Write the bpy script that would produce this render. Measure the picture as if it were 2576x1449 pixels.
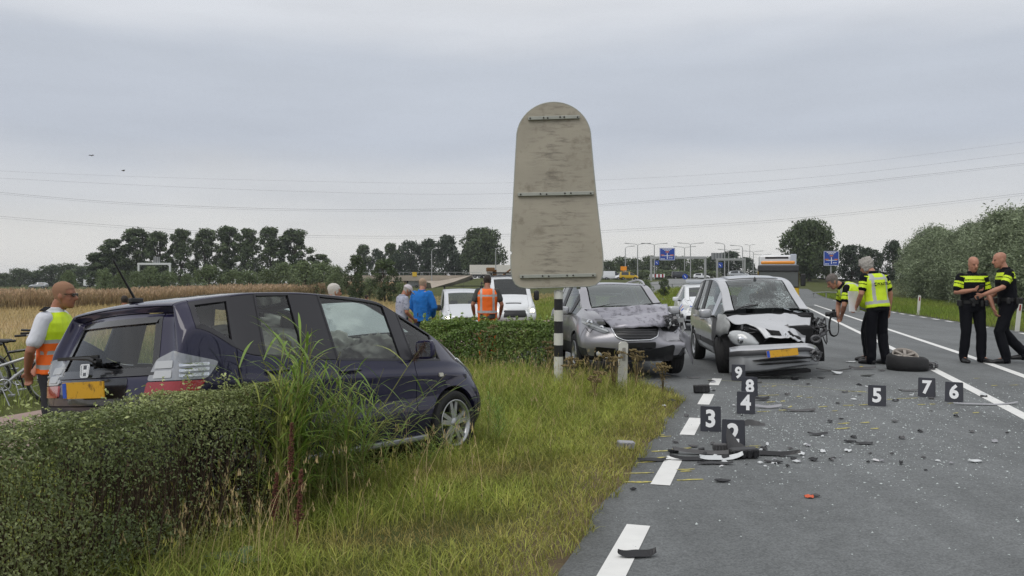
import bpy, bmesh, math, random
import numpy as np
from mathutils import Vector, Matrix, Euler, noise
from mathutils.bvhtree import BVHTree

random.seed(7)
rng = np.random.default_rng(7)
for o in list(bpy.data.objects):
 bpy.data.objects.remove(o)
SC = bpy.context.scene
COL = SC.collection
R = math.radians
PI = math.pi

# ------------------------------------------------------------------ camera
CAM_H = 1.5
cd = bpy.data.cameras.new('camera')
cam = bpy.data.objects.new('camera', cd)
COL.objects.link(cam)
cd.sensor_width = 36.0
cd.lens = 36.0 * 2150.0 / 2576.0
cd.clip_start = 0.1
cd.clip_end = 6000.0
cam.location = (0, 0, CAM_H)
cam.rotation_euler = (R(90.0 - 0.333), 0, 0)
SC.camera = cam

# ------------------------------------------------------------------ world and sun
w = bpy.data.worlds.new('World')
SC.world = w
w.use_nodes = True
nt = w.node_tree
nt.nodes.clear()
N = nt.nodes.new
L = nt.links.new
SUN_EL, SUN_AZ = R(52), R(215)      # azimuth clockwise from +Y: high, behind the camera's right shoulder
out = N('ShaderNodeOutputWorld')
mixs = N('ShaderNodeMixShader')
bg1 = N('ShaderNodeBackground')
bg2 = N('ShaderNodeBackground')
sky = N('ShaderNodeTexSky')
sky.sky_type = 'NISHITA'
sky.sun_disc = False
sky.sun_elevation = SUN_EL
sky.sun_rotation = SUN_AZ
bg1.inputs['Strength'].default_value = 0.1
L(sky.outputs[0], bg1.inputs['Color'])
tc = N('ShaderNodeTexCoord')
sep = N('ShaderNodeSeparateXYZ')
L(tc.outputs['Generated'], sep.inputs[0])
mp = N('ShaderNodeMapping')
mp.inputs['Scale'].default_value = (1.6, 1.6, 7.0)
mp.inputs['Location'].default_value = (0.4, 2.2, 0.3)
L(tc.outputs['Generated'], mp.inputs[0])
nz = N('ShaderNodeTexNoise')
nz.inputs['Scale'].default_value = 1.3
nz.inputs['Detail'].default_value = 5.0
nz.inputs['Roughness'].default_value = 0.5
L(mp.outputs[0], nz.inputs['Vector'])
ma = N('ShaderNodeMath'); ma.operation = 'MULTIPLY_ADD'
ma.inputs[1].default_value = 0.11
ma.inputs[2].default_value = -0.055
L(nz.outputs['Fac'], ma.inputs[0])
ad = N('ShaderNodeMath'); ad.operation = 'ADD'
L(sep.outputs['Z'], ad.inputs[0]); L(ma.outputs[0], ad.inputs[1])
cr = N('ShaderNodeValToRGB')
cr.color_ramp.interpolation = 'EASE'
els = cr.color_ramp.elements
els[0].position = 0.0; els[0].color = (0.80, 0.785, 0.755, 1)
els[1].position = 1.0; els[1].color = (0.86, 0.87, 0.89, 1)
for p, c in ((0.05, (0.77, 0.762, 0.745)), (0.10, (0.64, 0.655, 0.685)), (0.17, (0.535, 0.573, 0.645)), (0.24, (0.56, 0.60, 0.67)),
    (0.30, (0.72, 0.745, 0.79)), (0.36, (0.80, 0.815, 0.84)), (0.6, (0.84, 0.85, 0.87))):
 e = els.new(p); e.color = (*c, 1)
L(ad.outputs[0], cr.inputs[0])
# soft brighter and darker clouds
nz2 = N('ShaderNodeTexNoise')
mp2 = N('ShaderNodeMapping')
mp2.inputs['Scale'].default_value = (2.2, 2.2, 12.0)
L(tc.outputs['Generated'], mp2.inputs[0])
L(mp2.outputs[0], nz2.inputs['Vector'])
nz2.inputs['Scale'].default_value = 2.0
nz2.inputs['Detail'].default_value = 6.0
mr = N('ShaderNodeMapRange')
mr.inputs[1].default_value = 0.3; mr.inputs[2].default_value = 0.7
mr.inputs[3].default_value = 0.955; mr.inputs[4].default_value = 1.045
L(nz2.outputs['Fac'], mr.inputs[0])
vm = N('ShaderNodeVectorMath'); vm.operation = 'SCALE'
L(cr.outputs[0], vm.inputs[0]); L(mr.outputs[0], vm.inputs['Scale'])
L(vm.outputs[0], bg2.inputs['Color'])
bg2.inputs['Strength'].default_value = 1.0
mixs.inputs[0].default_value = 0.94
L(bg1.outputs[0], mixs.inputs[1]); L(bg2.outputs[0], mixs.inputs[2])
L(mixs.outputs[0], out.inputs[0])

sd = bpy.data.lights.new('sun', 'SUN')
sun = bpy.data.objects.new('sun', sd)
COL.objects.link(sun)
sd.energy = 1.15
sd.angle = R(35)
sd.color = (1.0, 0.965, 0.91)
sdir = Vector((math.sin(SUN_AZ) * math.cos(SUN_EL), math.cos(SUN_AZ) * math.cos(SUN_EL), math.sin(SUN_EL)))
sun.rotation_euler = sdir.to_track_quat('Z', 'Y').to_euler()

SC.view_settings.view_transform = 'Standard'
SC.view_settings.look = 'None'
SC.view_settings.exposure = 0.0
SC.view_settings.gamma = 1.0
SC.view_settings.use_curve_mapping = False
SC.render.engine = 'CYCLES'
SC.cycles.max_bounces = 7
SC.cycles.diffuse_bounces = 3
SC.cycles.glossy_bounces = 3
SC.cycles.transmission_bounces = 4
SC.cycles.transparent_max_bounces = 12
SC.cycles.caustics_reflective = False
SC.cycles.caustics_refractive = False
SC.cycles.use_denoising = True
try:
 SC.cycles.denoiser = 'OPENIMAGEDENOISE'
 SC.cycles.denoising_prefilter = 'NONE'
except Exception:
 pass

# ------------------------------------------------------------------ materials
MATS = {}
def mat(name, col, rough=0.6, metal=0.0, var=0.0, scale=8.0, bump=0.0, bscale=40.0, spec=0.5, coat=0.0, emit=0.0, dirt=None, dirt_scale=3.0,
  dirt_at=0.55, transl=0.0, attr=None, flake=False):
 if name in MATS:
  return MATS[name]
 m = bpy.data.materials.new(name)
 MATS[name] = m
 m.use_nodes = True
 t = m.node_tree
 b = t.nodes['Principled BSDF']
 b.inputs['Roughness'].default_value = rough
 b.inputs['Metallic'].default_value = metal
 b.inputs['Specular IOR Level'].default_value = spec
 b.inputs['Coat Weight'].default_value = coat
 b.inputs['Coat Roughness'].default_value = 0.04
 b.inputs['Base Color'].default_value = (*col, 1)
 co = t.nodes.new('ShaderNodeTexCoord')
 src = None
 if attr:
  a = t.nodes.new('ShaderNodeAttribute'); a.attribute_name = attr
  src = a.outputs['Color']
 if var > 0:
  n = t.nodes.new('ShaderNodeTexNoise')
  n.inputs['Scale'].default_value = scale
  n.inputs['Detail'].default_value = 6
  t.links.new(co.outputs['Object'], n.inputs['Vector'])
  mr = t.nodes.new('ShaderNodeMapRange')
  mr.inputs[1].default_value = 0.25; mr.inputs[2].default_value = 0.75
  mr.inputs[3].default_value = 1 - var; mr.inputs[4].default_value = 1 + var
  t.links.new(n.outputs['Fac'], mr.inputs[0])
  v = t.nodes.new('ShaderNodeVectorMath'); v.operation = 'SCALE'
  if src is None:
   v.inputs[0].default_value = col
  else:
   t.links.new(src, v.inputs[0])
  t.links.new(mr.outputs[0], v.inputs['Scale'])
  src = v.outputs[0]
 if dirt is not None:
  n = t.nodes.new('ShaderNodeTexNoise')
  n.inputs['Scale'].default_value = dirt_scale
  n.inputs['Detail'].default_value = 9
  n.inputs['Roughness'].default_value = 0.65
  t.links.new(co.outputs['Object'], n.inputs['Vector'])
  mr = t.nodes.new('ShaderNodeMapRange')
  mr.inputs[1].default_value = dirt_at; mr.inputs[2].default_value = dirt_at + 0.15
  t.links.new(n.outputs['Fac'], mr.inputs[0])
  mx = t.nodes.new('ShaderNodeMix'); mx.data_type = 'RGBA'
  if src is None:
   mx.inputs['A'].default_value = (*col, 1)
  else:
   t.links.new(src, mx.inputs['A'])
  mx.inputs['B'].default_value = (*dirt, 1)
  t.links.new(mr.outputs[0], mx.inputs['Factor'])
  src = mx.outputs['Result']
  mr2 = t.nodes.new('ShaderNodeMapRange')
  mr2.inputs[3].default_value = rough; mr2.inputs[4].default_value = 0.8
  t.links.new(mr.outputs[0], mr2.inputs[0])
  t.links.new(mr2.outputs[0], b.inputs['Roughness'])
 if src is not None:
  t.links.new(src, b.inputs['Base Color'])
 if bump > 0:
  n = t.nodes.new('ShaderNodeTexNoise')
  n.inputs['Scale'].default_value = bscale
  n.inputs['Detail'].default_value = 5
  t.links.new(co.outputs['Object'], n.inputs['Vector'])
  bp = t.nodes.new('ShaderNodeBump')
  bp.inputs['Strength'].default_value = bump
  bp.inputs['Distance'].default_value = 0.02
  t.links.new(n.outputs['Fac'], bp.inputs['Height'])
  t.links.new(bp.outputs[0], b.inputs['Normal'])
 if transl > 0:
  tr = t.nodes.new('ShaderNodeBsdfTranslucent')
  if src is not None:
   t.links.new(src, tr.inputs['Color'])
  else:
   tr.inputs['Color'].default_value = (*col, 1)
  ms = t.nodes.new('ShaderNodeMixShader')
  ms.inputs[0].default_value = transl
  o = t.nodes['Material Output']
  t.links.new(b.outputs[0], ms.inputs[1]); t.links.new(tr.outputs[0], ms.inputs[2])
  t.links.new(ms.outputs[0], o.inputs['Surface'])
 if emit > 0:
  b.inputs['Emission Color'].default_value = (*col, 1)
  b.inputs['Emission Strength'].default_value = emit
 return m

def glass_mat(name, tint=(0.55, 0.62, 0.6), refl=0.9, cracks=0.0, cscale=9.0, haze=0.0, mask=None, glow=0.0):
 """thin car glass: fresnel reflection over a tinted see-through layer, with optional white cracks"""
 if name in MATS:
  return MATS[name]
 m = bpy.data.materials.new(name); MATS[name] = m
 m.use_nodes = True
 t = m.node_tree
 t.nodes.remove(t.nodes['Principled BSDF'])
 o = t.nodes['Material Output']
 tr = t.nodes.new('ShaderNodeBsdfTransparent'); tr.inputs['Color'].default_value = (*tint, 1)
 gl = t.nodes.new('ShaderNodeBsdfGlossy'); gl.inputs['Roughness'].default_value = 0.02
 gl.inputs['Color'].default_value = (refl, refl, refl, 1)
 fr = t.nodes.new('ShaderNodeFresnel'); fr.inputs['IOR'].default_value = 1.62
 ms = t.nodes.new('ShaderNodeMixShader')
 t.links.new(fr.outputs[0], ms.inputs[0]); t.links.new(tr.outputs[0], ms.inputs[1]); t.links.new(gl.outputs[0], ms.inputs[2])
 last = ms.outputs[0]
 if haze > 0:
  df = t.nodes.new('ShaderNodeBsdfDiffuse'); df.inputs['Color'].default_value = (0.5, 0.56, 0.56, 1)
  m2 = t.nodes.new('ShaderNodeMixShader'); m2.inputs[0].default_value = haze
  t.links.new(last, m2.inputs[1]); t.links.new(df.outputs[0], m2.inputs[2])
  last = m2.outputs[0]
 if glow > 0:     # crazed laminated glass lets diffuse daylight through
  tl = t.nodes.new('ShaderNodeBsdfTranslucent'); tl.inputs['Color'].default_value = (0.75, 0.86, 0.85, 1)
  m5 = t.nodes.new('ShaderNodeMixShader'); m5.inputs[0].default_value = glow
  t.links.new(last, m5.inputs[1]); t.links.new(tl.outputs[0], m5.inputs[2])
  last = m5.outputs[0]
 if cracks > 0:
  co = t.nodes.new('ShaderNodeTexCoord')
  nd = t.nodes.new('ShaderNodeTexNoise'); nd.inputs['Scale'].default_value = 3.0
  t.links.new(co.outputs['Object'], nd.inputs['Vector'])
  va = t.nodes.new('ShaderNodeVectorMath'); va.operation = 'MULTIPLY_ADD'
  va.inputs[1].default_value = (0.25, 0.25, 0.25)
  t.links.new(nd.outputs['Color'], va.inputs[0]); t.links.new(co.outputs['Object'], va.inputs[2])
  facs = []
  for s, wd in ((cscale, 0.035), (cscale * 2.7, 0.05)):
   vo = t.nodes.new('ShaderNodeTexVoronoi'); vo.feature = 'DISTANCE_TO_EDGE'; vo.inputs['Scale'].default_value = s
   t.links.new(va.outputs[0], vo.inputs['Vector'])
   mr = t.nodes.new('ShaderNodeMapRange'); mr.inputs[1].default_value = 0; mr.inputs[2].default_value = wd
   mr.inputs[3].default_value = 1; mr.inputs[4].default_value = 0
   t.links.new(vo.outputs['Distance'], mr.inputs[0]); facs.append(mr.outputs[0])
  mx = t.nodes.new('ShaderNodeMath'); mx.operation = 'MAXIMUM'
  t.links.new(facs[0], mx.inputs[0]); t.links.new(facs[1], mx.inputs[1])
  nm = t.nodes.new('ShaderNodeTexNoise'); nm.inputs['Scale'].default_value = 2.6; nm.inputs['Detail'].default_value = 3
  t.links.new(co.outputs['Object'], nm.inputs['Vector'])
  mk = t.nodes.new('ShaderNodeMapRange'); mk.inputs[1].default_value = 0.42; mk.inputs[2].default_value = 0.62
  mk.inputs[3].default_value = 0.08; mk.inputs[4].default_value = cracks
  t.links.new(nm.outputs['Fac'], mk.inputs[0])
  mu = t.nodes.new('ShaderNodeMath'); mu.operation = 'MULTIPLY'
  if mask is not None:      # the side that was hit is shattered, the other only cracked
   sx = t.nodes.new('ShaderNodeSeparateXYZ'); t.links.new(co.outputs['Object'], sx.inputs[0])
   mm = t.nodes.new('ShaderNodeMapRange'); mm.inputs[1].default_value = mask[1]; mm.inputs[2].default_value = mask[2]; mm.inputs[3].default_value = 0.12; mm.inputs[4].default_value = 1.0
   t.links.new(sx.outputs[mask[0]], mm.inputs[0])
   m4 = t.nodes.new('ShaderNodeMath'); m4.operation = 'MULTIPLY'
   t.links.new(mx.outputs[0], m4.inputs[0]); t.links.new(mm.outputs[0], m4.inputs[1]); mx = m4
  t.links.new(mx.outputs[0], mu.inputs[0]); t.links.new(mk.outputs[0], mu.inputs[1])
  df = t.nodes.new('ShaderNodeBsdfDiffuse'); df.inputs['Color'].default_value = (0.72, 0.82, 0.82, 1)
  m3 = t.nodes.new('ShaderNodeMixShader')
  t.links.new(mu.outputs[0], m3.inputs[0]); t.links.new(last, m3.inputs[1]); t.links.new(df.outputs[0], m3.inputs[2])
  last = m3.outputs[0]
 t.links.new(last, o.inputs['Surface'])
 return m

# ------------------------------------------------------------------ mesh helpers
def link(o, parent=None):
 COL.objects.link(o)
 if parent is not None:
  o.parent = parent
 return o

def tag(o, label=None, cat=None, group=None, kind=None):
 if label: o['label'] = label
 if cat: o['category'] = cat
 if group: o['group'] = group
 if kind: o['kind'] = kind
 return o

def thing(name, label, cat, loc=(0, 0, 0), rz=0.0, group=None, rot=None, scale=1.0):
 o = bpy.data.objects.new(name, None)
 o.empty_display_size = 0.2
 COL.objects.link(o)
 o.location = loc
 o.rotation_euler = rot if rot is not None else (0, 0, rz)
 o.scale = (scale, scale, scale)
 return tag(o, label, cat, group)

def copy_tree(o, parent=None):
 c = o.copy()
 COL.objects.link(c)
 c.parent = parent
 for ch in o.children:
  copy_tree(ch, c)
 return c

def npmesh(name, V, F, mats=None, mi=None, smooth=False, col=None, colname='tint'):
 """numpy arrays to mesh; F is (n,3) or (n,4)"""
 V = np.asarray(V, dtype=np.float32); F = np.asarray(F, dtype=np.int32)
 me = bpy.data.meshes.new(name)
 n, k = F.shape
 me.vertices.add(len(V)); me.vertices.foreach_set('co', V.ravel())
 me.loops.add(n * k); me.loops.foreach_set('vertex_index', F.ravel())
 me.polygons.add(n)
 me.polygons.foreach_set('loop_start', np.arange(0, n * k, k, dtype=np.int32))
 try:
  me.polygons.foreach_set('loop_total', np.full(n, k, dtype=np.int32))
 except Exception:
  pass
 if mi is not None:
  me.polygons.foreach_set('material_index', np.asarray(mi, dtype=np.int32))
 if smooth:
  me.polygons.foreach_set('use_smooth', np.ones(n, dtype=bool))
 me.update(calc_edges=True)
 if col is not None:
  a = me.attributes.new(colname, 'FLOAT_COLOR', 'POINT')
  c4 = np.ones((len(V), 4), dtype=np.float32); c4[:, :3] = col
  a.data.foreach_set('color', c4.ravel())
 for m in (mats or []):
  me.materials.append(m)
 return me

class MB:
 """collects shapes into one mesh; every shape may carry its own material slot"""
 def __init__(s):
  s.v = []; s.f = []; s.m = []; s.sm = []
 def add(s, vs, fs, m=0, smooth=False):
  b = len(s.v)
  s.v.extend([tuple(v) for v in vs])
  for f in fs:
   s.f.append([b + i for i in f]); s.m.append(m); s.sm.append(smooth)
  return s
 def box(s, c, size, m=0, rot=None, taper=1.0, bev=0.0):
  x, y, z = (d / 2 for d in size)
  if bev > 0:
   bm = bmesh.new()
   bmesh.ops.create_cube(bm, size=1.0)
   for v in bm.verts:
    v.co = Vector((v.co.x * size[0], v.co.y * size[1], v.co.z * size[2]))
   bmesh.ops.bevel(bm, geom=list(bm.edges), offset=bev, segments=2, affect='EDGES', profile=0.5)
   vs = [v.co.copy() for v in bm.verts]
   for i, v in enumerate(bm.verts): v.index = i
   fs = [[v.index for v in f.verts] for f in bm.faces]
   bm.free()
  else:
   vs = [Vector(p) for p in ((-x, -y, -z), (x, -y, -z), (x, y, -z), (-x, y, -z), (-x * taper, -y * taper, z), (x * taper, -y * taper, z), (x * taper, y * taper, z), (-x * taper, y * taper, z))]
   fs = [(3, 2, 1, 0), (4, 5, 6, 7), (0, 1, 5, 4), (1, 2, 6, 5), (2, 3, 7, 6), (3, 0, 4, 7)]
  M = (Euler(rot).to_matrix() if rot is not None and not isinstance(rot, Matrix) else rot)
  out = [(M @ v if M is not None else v) + Vector(c) for v in vs]
  return s.add(out, fs, m)
 def tube(s, pts, r, n=8, m=0, caps=True, smooth=True, flat=1.0):
  pts = [Vector(p) for p in pts]
  rr = r if isinstance(r, (list, tuple)) else [r] * len(pts)
  rings = []
  up = None
  for i, p in enumerate(pts):
   d = (pts[min(i + 1, len(pts) - 1)] - pts[max(i - 1, 0)])
   if d.length < 1e-9: d = Vector((0, 0, 1))
   d.normalize()
   if up is None:
    up = Vector((0, 0, 1)) if abs(d.z) < 0.9 else Vector((1, 0, 0))
   a = d.cross(up)
   if a.length < 1e-6: a = d.orthogonal()
   a.normalize()
   b = a.cross(d); up = b
   rings.append([p + (a * math.cos(2 * PI * k / n) + b * math.sin(2 * PI * k / n) * flat) * rr[i] for k in range(n)])
  vs = [v for r_ in rings for v in r_]
  fs = []
  for i in range(len(pts) - 1):
   for k in range(n):
    fs.append((i * n + k, i * n + (k + 1) % n, (i + 1) * n + (k + 1) % n, (i + 1) * n + k))
  s.add(vs, fs, m, smooth)
  if caps:
   e = (len(pts) - 1) * n
   s.add(rings[0], [tuple(range(n))[::-1]], m); s.add(rings[-1], [tuple(range(n))], m)
  return s
 def lathe(s, prof, n=24, m=0, axis='z', c=(0, 0, 0), smooth=True, closed=False, M=None):
  """prof: list of (r, h)"""
  vs = []
  for r, h in prof:
   for k in range(n):
    a = 2 * PI * k / n
    p = Vector((r * math.cos(a), r * math.sin(a), h))
    if axis == 'y': p = Vector((p.x, p.z, p.y))
    if axis == 'x': p = Vector((p.z, p.x, p.y))
    if M is not None: p = M @ p
    vs.append(p + Vector(c))
  fs = []
  q = len(prof)
  for i in range(q if closed else q - 1):
   j = (i + 1) % q
   for k in range(n):
    fs.append((i * n + k, i * n + (k + 1) % n, j * n + (k + 1) % n, j * n + k))
  return s.add(vs, fs, m, smooth)
 def prism(s, poly, depth, M=None, m=0, mside=None):
  """poly in local xy, extruded along local z by depth, placed by matrix M"""
  n = len(poly)
  M = M or Matrix.Identity(4)
  a = [M @ Vector((p[0], p[1], 0)) for p in poly]
  b = [M @ Vector((p[0], p[1], depth)) for p in poly]
  s.add(a + b, [tuple(range(n))[::-1], tuple(range(n, 2 * n))], m)
  s.add(a + b, [(i, (i + 1) % n, n + (i + 1) % n, n + i) for i in range(n)], m if mside is None else mside)
  return s
 def quad(s, a, b, c, d, m=0):
  return s.add([a, b, c, d], [(0, 1, 2, 3)], m)
 def mesh(s, name, mats, smooth=None):
  me = bpy.data.meshes.new(name)
  me.from_pydata(s.v, [], s.f)
  for m in (mats if isinstance(mats, (list, tuple)) else [mats]):
   me.materials.append(m)
  me.polygons.foreach_set('material_index', s.m)
  me.polygons.foreach_set('use_smooth', s.sm if smooth is None else [smooth] * len(s.f))
  me.update()
  return me
 def build(s, name, mats, parent=None, smooth=None):
  o = bpy.data.objects.new(name, s.mesh(name, mats, smooth))
  return link(o, parent)

def meshobj(name, me, parent=None):
 return link(bpy.data.objects.new(name, me), parent)

def struct(name, me, parent=None):
 o = meshobj(name, me, parent)
 o['kind'] = 'structure'
 return o

def frame(o, u, v):
 """matrix whose local x, y, z are u, v, u x v and whose origin is o"""
 u = Vector(u).normalized(); v = Vector(v); v = (v - u * v.dot(u)).normalized(); n = u.cross(v)
 return Matrix(((u.x, v.x, n.x, o[0]), (u.y, v.y, n.y, o[1]), (u.z, v.z, n.z, o[2]), (0, 0, 0, 1)))

_FONT = None
def text_mesh(txt, size, depth=0.0, bold=0.0, res=3):
 """letters as a mesh in the xy plane, centred, from Blender's own built-in font"""
 cu = bpy.data.curves.new('letters', 'FONT')
 cu.body = txt; cu.size = size; cu.extrude = depth; cu.offset = bold; cu.resolution_u = res
 cu.align_x = 'CENTER'; cu.align_y = 'CENTER'
 o = bpy.data.objects.new('letters', cu)
 COL.objects.link(o)
 dg = bpy.context.evaluated_depsgraph_get()
 me = bpy.data.meshes.new_from_object(o.evaluated_get(dg))
 bpy.data.objects.remove(o); bpy.data.curves.remove(cu)
 return me

def add_text(name, txt, size, M, m, parent, depth=0.001, bold=0.0, wide=1.0):
 me = text_mesh(txt, size, depth, bold)
 me.materials.clear(); me.materials.append(m)
 if wide != 1.0:
  me.transform(Matrix.Diagonal((wide, 1, 1, 1)))
 me.transform(M)
 me.name = name
 return meshobj(name, me, parent)

def evaluated(me, mods):
 """apply a list of (type, settings) modifiers to a mesh and return the resulting mesh"""
 o = bpy.data.objects.new('work', me)
 COL.objects.link(o)
 for ty, st in mods:
  md = o.modifiers.new(ty.lower(), ty)
  for k, v in st.items():
   setattr(md, k, v)
 dg = bpy.context.evaluated_depsgraph_get()
 r = bpy.data.meshes.new_from_object(o.evaluated_get(dg), preserve_all_data_layers=True, depsgraph=dg)
 bpy.data.objects.remove(o)
 return r

# ------------------------------------------------------------------ the place: road axis and ground height
RA = R(16.7)
SA, CA = math.sin(RA), math.cos(RA)
def uv(u, v, z=0.0):
 """a point by its place across (u) and along (v) the main road"""
 return (u * CA + v * SA, -u * SA + v * CA, z)
def to_uv(x, y):
 return (x * CA - y * SA, x * SA + y * CA)
def sstep(a, b, x):
 t = np.clip((x - a) / (b - a), 0, 1)
 return t * t * (3 - 2 * t)
def pave_edge_left(v):
 return np.interp(v, [0, 11.3, 12.2, 13.2, 13.9, 36.5, 38.5, 45, 140], [-1.06, -1.06, -1.35, -2.6, -5.2, -5.2, -3.6, -2.3, -2.3])
def pave_edge_right(v):
 return np.interp(v, [0, 29, 47, 75, 140], [7.62, 7.52, 6.4, 5.7, 5.6])
def ground_z(x, y, cut=True):
 """height of the bare soil; under the asphalt it is cut a little lower"""
 x = np.asarray(x, float); y = np.asarray(y, float)
 u = x * CA - y * SA; v = x * SA + y * CA
 el = pave_edge_left(v); er = pave_edge_right(v)
 z = -0.17 * sstep(0.1, 2.9, el - u) - 0.12 * sstep(3.4, 6.0, el - u) - 0.15 * sstep(11, 24, el - u)
 z = z - 0.10 * sstep(0.2, 2.0, u - er) - 0.55 * sstep(3.5, 11.0, u - er)
 z = z - 0.25 * sstep(21, 30, y) * sstep(-5.5, -8.5, u)          # the low side track behind the hedge
 az = x / np.maximum(y, 1.0)
 up_c = np.interp(v, [58, 85, 120, 200, 420], [0, 1.15, 1.9, 3.0, 3.3]) * sstep(0.055, 0.085, az) * sstep(0.345, 0.295, az)
 up_r = 0.75 * sstep(90, 150, v) * sstep(0.28, 0.33, az) + 2.4 * sstep(165, 235, v) * sstep(0.28, 0.33, az) * sstep(0.6, 0.5, az)
 up_l = 0.9 * sstep(78, 150, y) * sstep(-0.04, -0.12, az)
 up_m = np.interp(y, [70, 110, 200, 236, 420], [0, 0.7, 2.3, 3.6, 3.6]) * sstep(-0.075, -0.045, az) * sstep(0.13, 0.075, az)
 z = z + np.maximum(np.maximum(up_c, up_l), np.maximum(up_m, up_r))
 if cut:
  z = z - 0.06 * ((u > el + 0.05) & (u < er - 0.05))
 return z
def gz(x, y):
 return float(ground_z(x, y))
# ------------------------------------------------------------------ ground, road, markings
def axis_lines(spec):
 out = []
 for a, b, st in spec:
  out += list(np.arange(a, b, st))
 out.append(spec[-1][1])
 return np.array(out)
gu = axis_lines([(-1600, -400, 150), (-400, -120, 25), (-120, -30, 4), (-30, -8, 1.0), (-8, 0, 0.25), (0, 12, 0.75), (12, 30, 1.5), (30, 120, 6), (120, 400, 28), (400, 1600, 150)])
gv = axis_lines([(-400, -50, 70), (-50, 0, 10), (0, 20, 0.3), (20, 60, 1.5), (60, 160, 4), (160, 400, 15), (400, 2600, 160)])
U, Vv = np.meshgrid(gu, gv, indexing='ij')
X = U * CA + Vv * SA; Y = -U * SA + Vv * CA
Z = ground_z(X, Y)
nu, nv = U.shape
idx = np.arange(nu * nv).reshape(nu, nv)
F = np.stack([idx[:-1, :-1], idx[1:, :-1], idx[1:, 1:], idx[:-1, 1:]], -1).reshape(-1, 4)
V3 = np.stack([X, Y, Z], -1).reshape(-1, 3)
# what grows or lies where: green verge, straw coloured field on the left
uf, vf, xf, yf = U.ravel(), Vv.ravel(), X.ravel(), Y.ravel()
green = np.array((0.075, 0.085, 0.028)); straw = np.array((0.36, 0.27, 0.15)); soil = np.array((0.15, 0.115, 0.075))
fld = sstep(-14, -22, uf) * sstep(-75, -60, uf) * sstep(95, 60, vf)
c = green * (1 - fld[:, None]) + straw * fld[:, None]
er_ = sstep(0.7, 0.1, pave_edge_left(vf) - uf) * (uf < pave_edge_left(vf) + .3) * (vf < 15)
c = c * (1 - er_[:, None]) + soil * er_[:, None]
ground_m = mat('ground_soil', (0.1, 0.1, 0.05), rough=0.95, var=0.28, scale=0.9, bump=0.5, bscale=14, attr='tint', spec=0.1)
struct('ground', npmesh('ground', V3, F, [ground_m], smooth=True, col=c))

# asphalt
def asphalt_mat():
 m = bpy.data.materials.new('asphalt'); m.use_nodes = True
 t = m.node_tree; b = t.nodes['Principled BSDF']
 co = t.nodes.new('ShaderNodeTexCoord')
 def noise_(s, d, r=0.6):
  n = t.nodes.new('ShaderNodeTexNoise'); n.inputs['Scale'].default_value = s; n.inputs['Detail'].default_value = d; n.inputs['Roughness'].default_value = r
  t.links.new(co.outputs['Object'], n.inputs['Vector']); return n.outputs['Fac']
 def rng_(src, a, b_, c_, d):
  n = t.nodes.new('ShaderNodeMapRange'); n.inputs[1].default_value = a; n.inputs[2].default_value = b_; n.inputs[3].default_value = c_; n.inputs[4].default_value = d
  t.links.new(src, n.inputs[0]); return n.outputs[0]
 def mul(a, b_):
  n = t.nodes.new('ShaderNodeMath'); n.operation = 'MULTIPLY'; t.links.new(a, n.inputs[0]); t.links.new(b_, n.inputs[1]); return n.outputs[0]
 vo = t.nodes.new('ShaderNodeTexVoronoi'); vo.inputs['Scale'].default_value = 95
 t.links.new(co.outputs['Object'], vo.inputs['Vector'])
 s1 = t.nodes.new('ShaderNodeSeparateColor'); t.links.new(vo.outputs['Color'], s1.inputs[0])
 stones = rng_(s1.outputs[0], 0, 1, 0.76, 1.27)
 f = mul(mul(rng_(noise_(0.45, 4), .3, .7, .86, 1.14), rng_(noise_(6, 5), .3, .7, .9, 1.1)), stones)
 # faint wheel tracks and repair streaks along the lane
 mp_ = t.nodes.new('ShaderNodeMapping'); mp_.inputs['Rotation'].default_value = (0, 0, RA); mp_.inputs['Scale'].default_value = (1.1, 0.035, 1)
 t.links.new(co.outputs['Object'], mp_.inputs[0])
 ns = t.nodes.new('ShaderNodeTexNoise'); ns.inputs['Scale'].default_value = 1.4; ns.inputs['Detail'].default_value = 5
 t.links.new(mp_.outputs[0], ns.inputs['Vector'])
 f = mul(f, rng_(ns.outputs['Fac'], .3, .7, .84, 1.14))
 sc = t.nodes.new('ShaderNodeVectorMath'); sc.operation = 'SCALE'; sc.inputs[0].default_value = (0.142, 0.150, 0.152)
 t.links.new(f, sc.inputs['Scale']); t.links.new(sc.outputs[0], b.inputs['Base Color'])
 b.inputs['Roughness'].default_value = 0.82
 b.inputs['Specular IOR Level'].default_value = 0.35
 bp = t.nodes.new('ShaderNodeBump'); bp.inputs['Strength'].default_value = 0.5; bp.inputs['Distance'].default_value = 0.004
 t.links.new(s1.outputs[1], bp.inputs['Height']); t.links.new(bp.outputs[0], b.inputs['Normal'])
 return m
asph = asphalt_mat()
rv = axis_lines([(-60, 0, 6), (0, 60, 0.5), (60, 135, 3)])
rows = []
wob = lambda v: 0.035 * math.sin(v * 3.1) + 0.03 * math.sin(v * 7.7 + 1) + 0.02 * math.sin(v * 17.3)
for v in rv:
 l = float(pave_edge_left(v)) + (wob(v) if 0 < v < 14 else 0)
 r_ = float(pave_edge_right(v))
 us = [l, max(l + .4, -1.0), 0.3, 2.0, 3.6, 5.2, r_]
 us = sorted(us)
 rows.append([uv(u, v) for u in us])
V3 = np.array(rows).reshape(-1, 3)
V3[:, 2] = ground_z(V3[:, 0], V3[:, 1], cut=False)
vv_ = np.repeat(rv, 7)
V3[vv_ < 58, 2] = 0.0
idx = np.arange(len(V3)).reshape(len(rv), 7)
F = np.stack([idx[:-1, :-1], idx[:-1, 1:], idx[1:, 1:], idx[1:, :-1]], -1).reshape(-1, 4)
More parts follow.
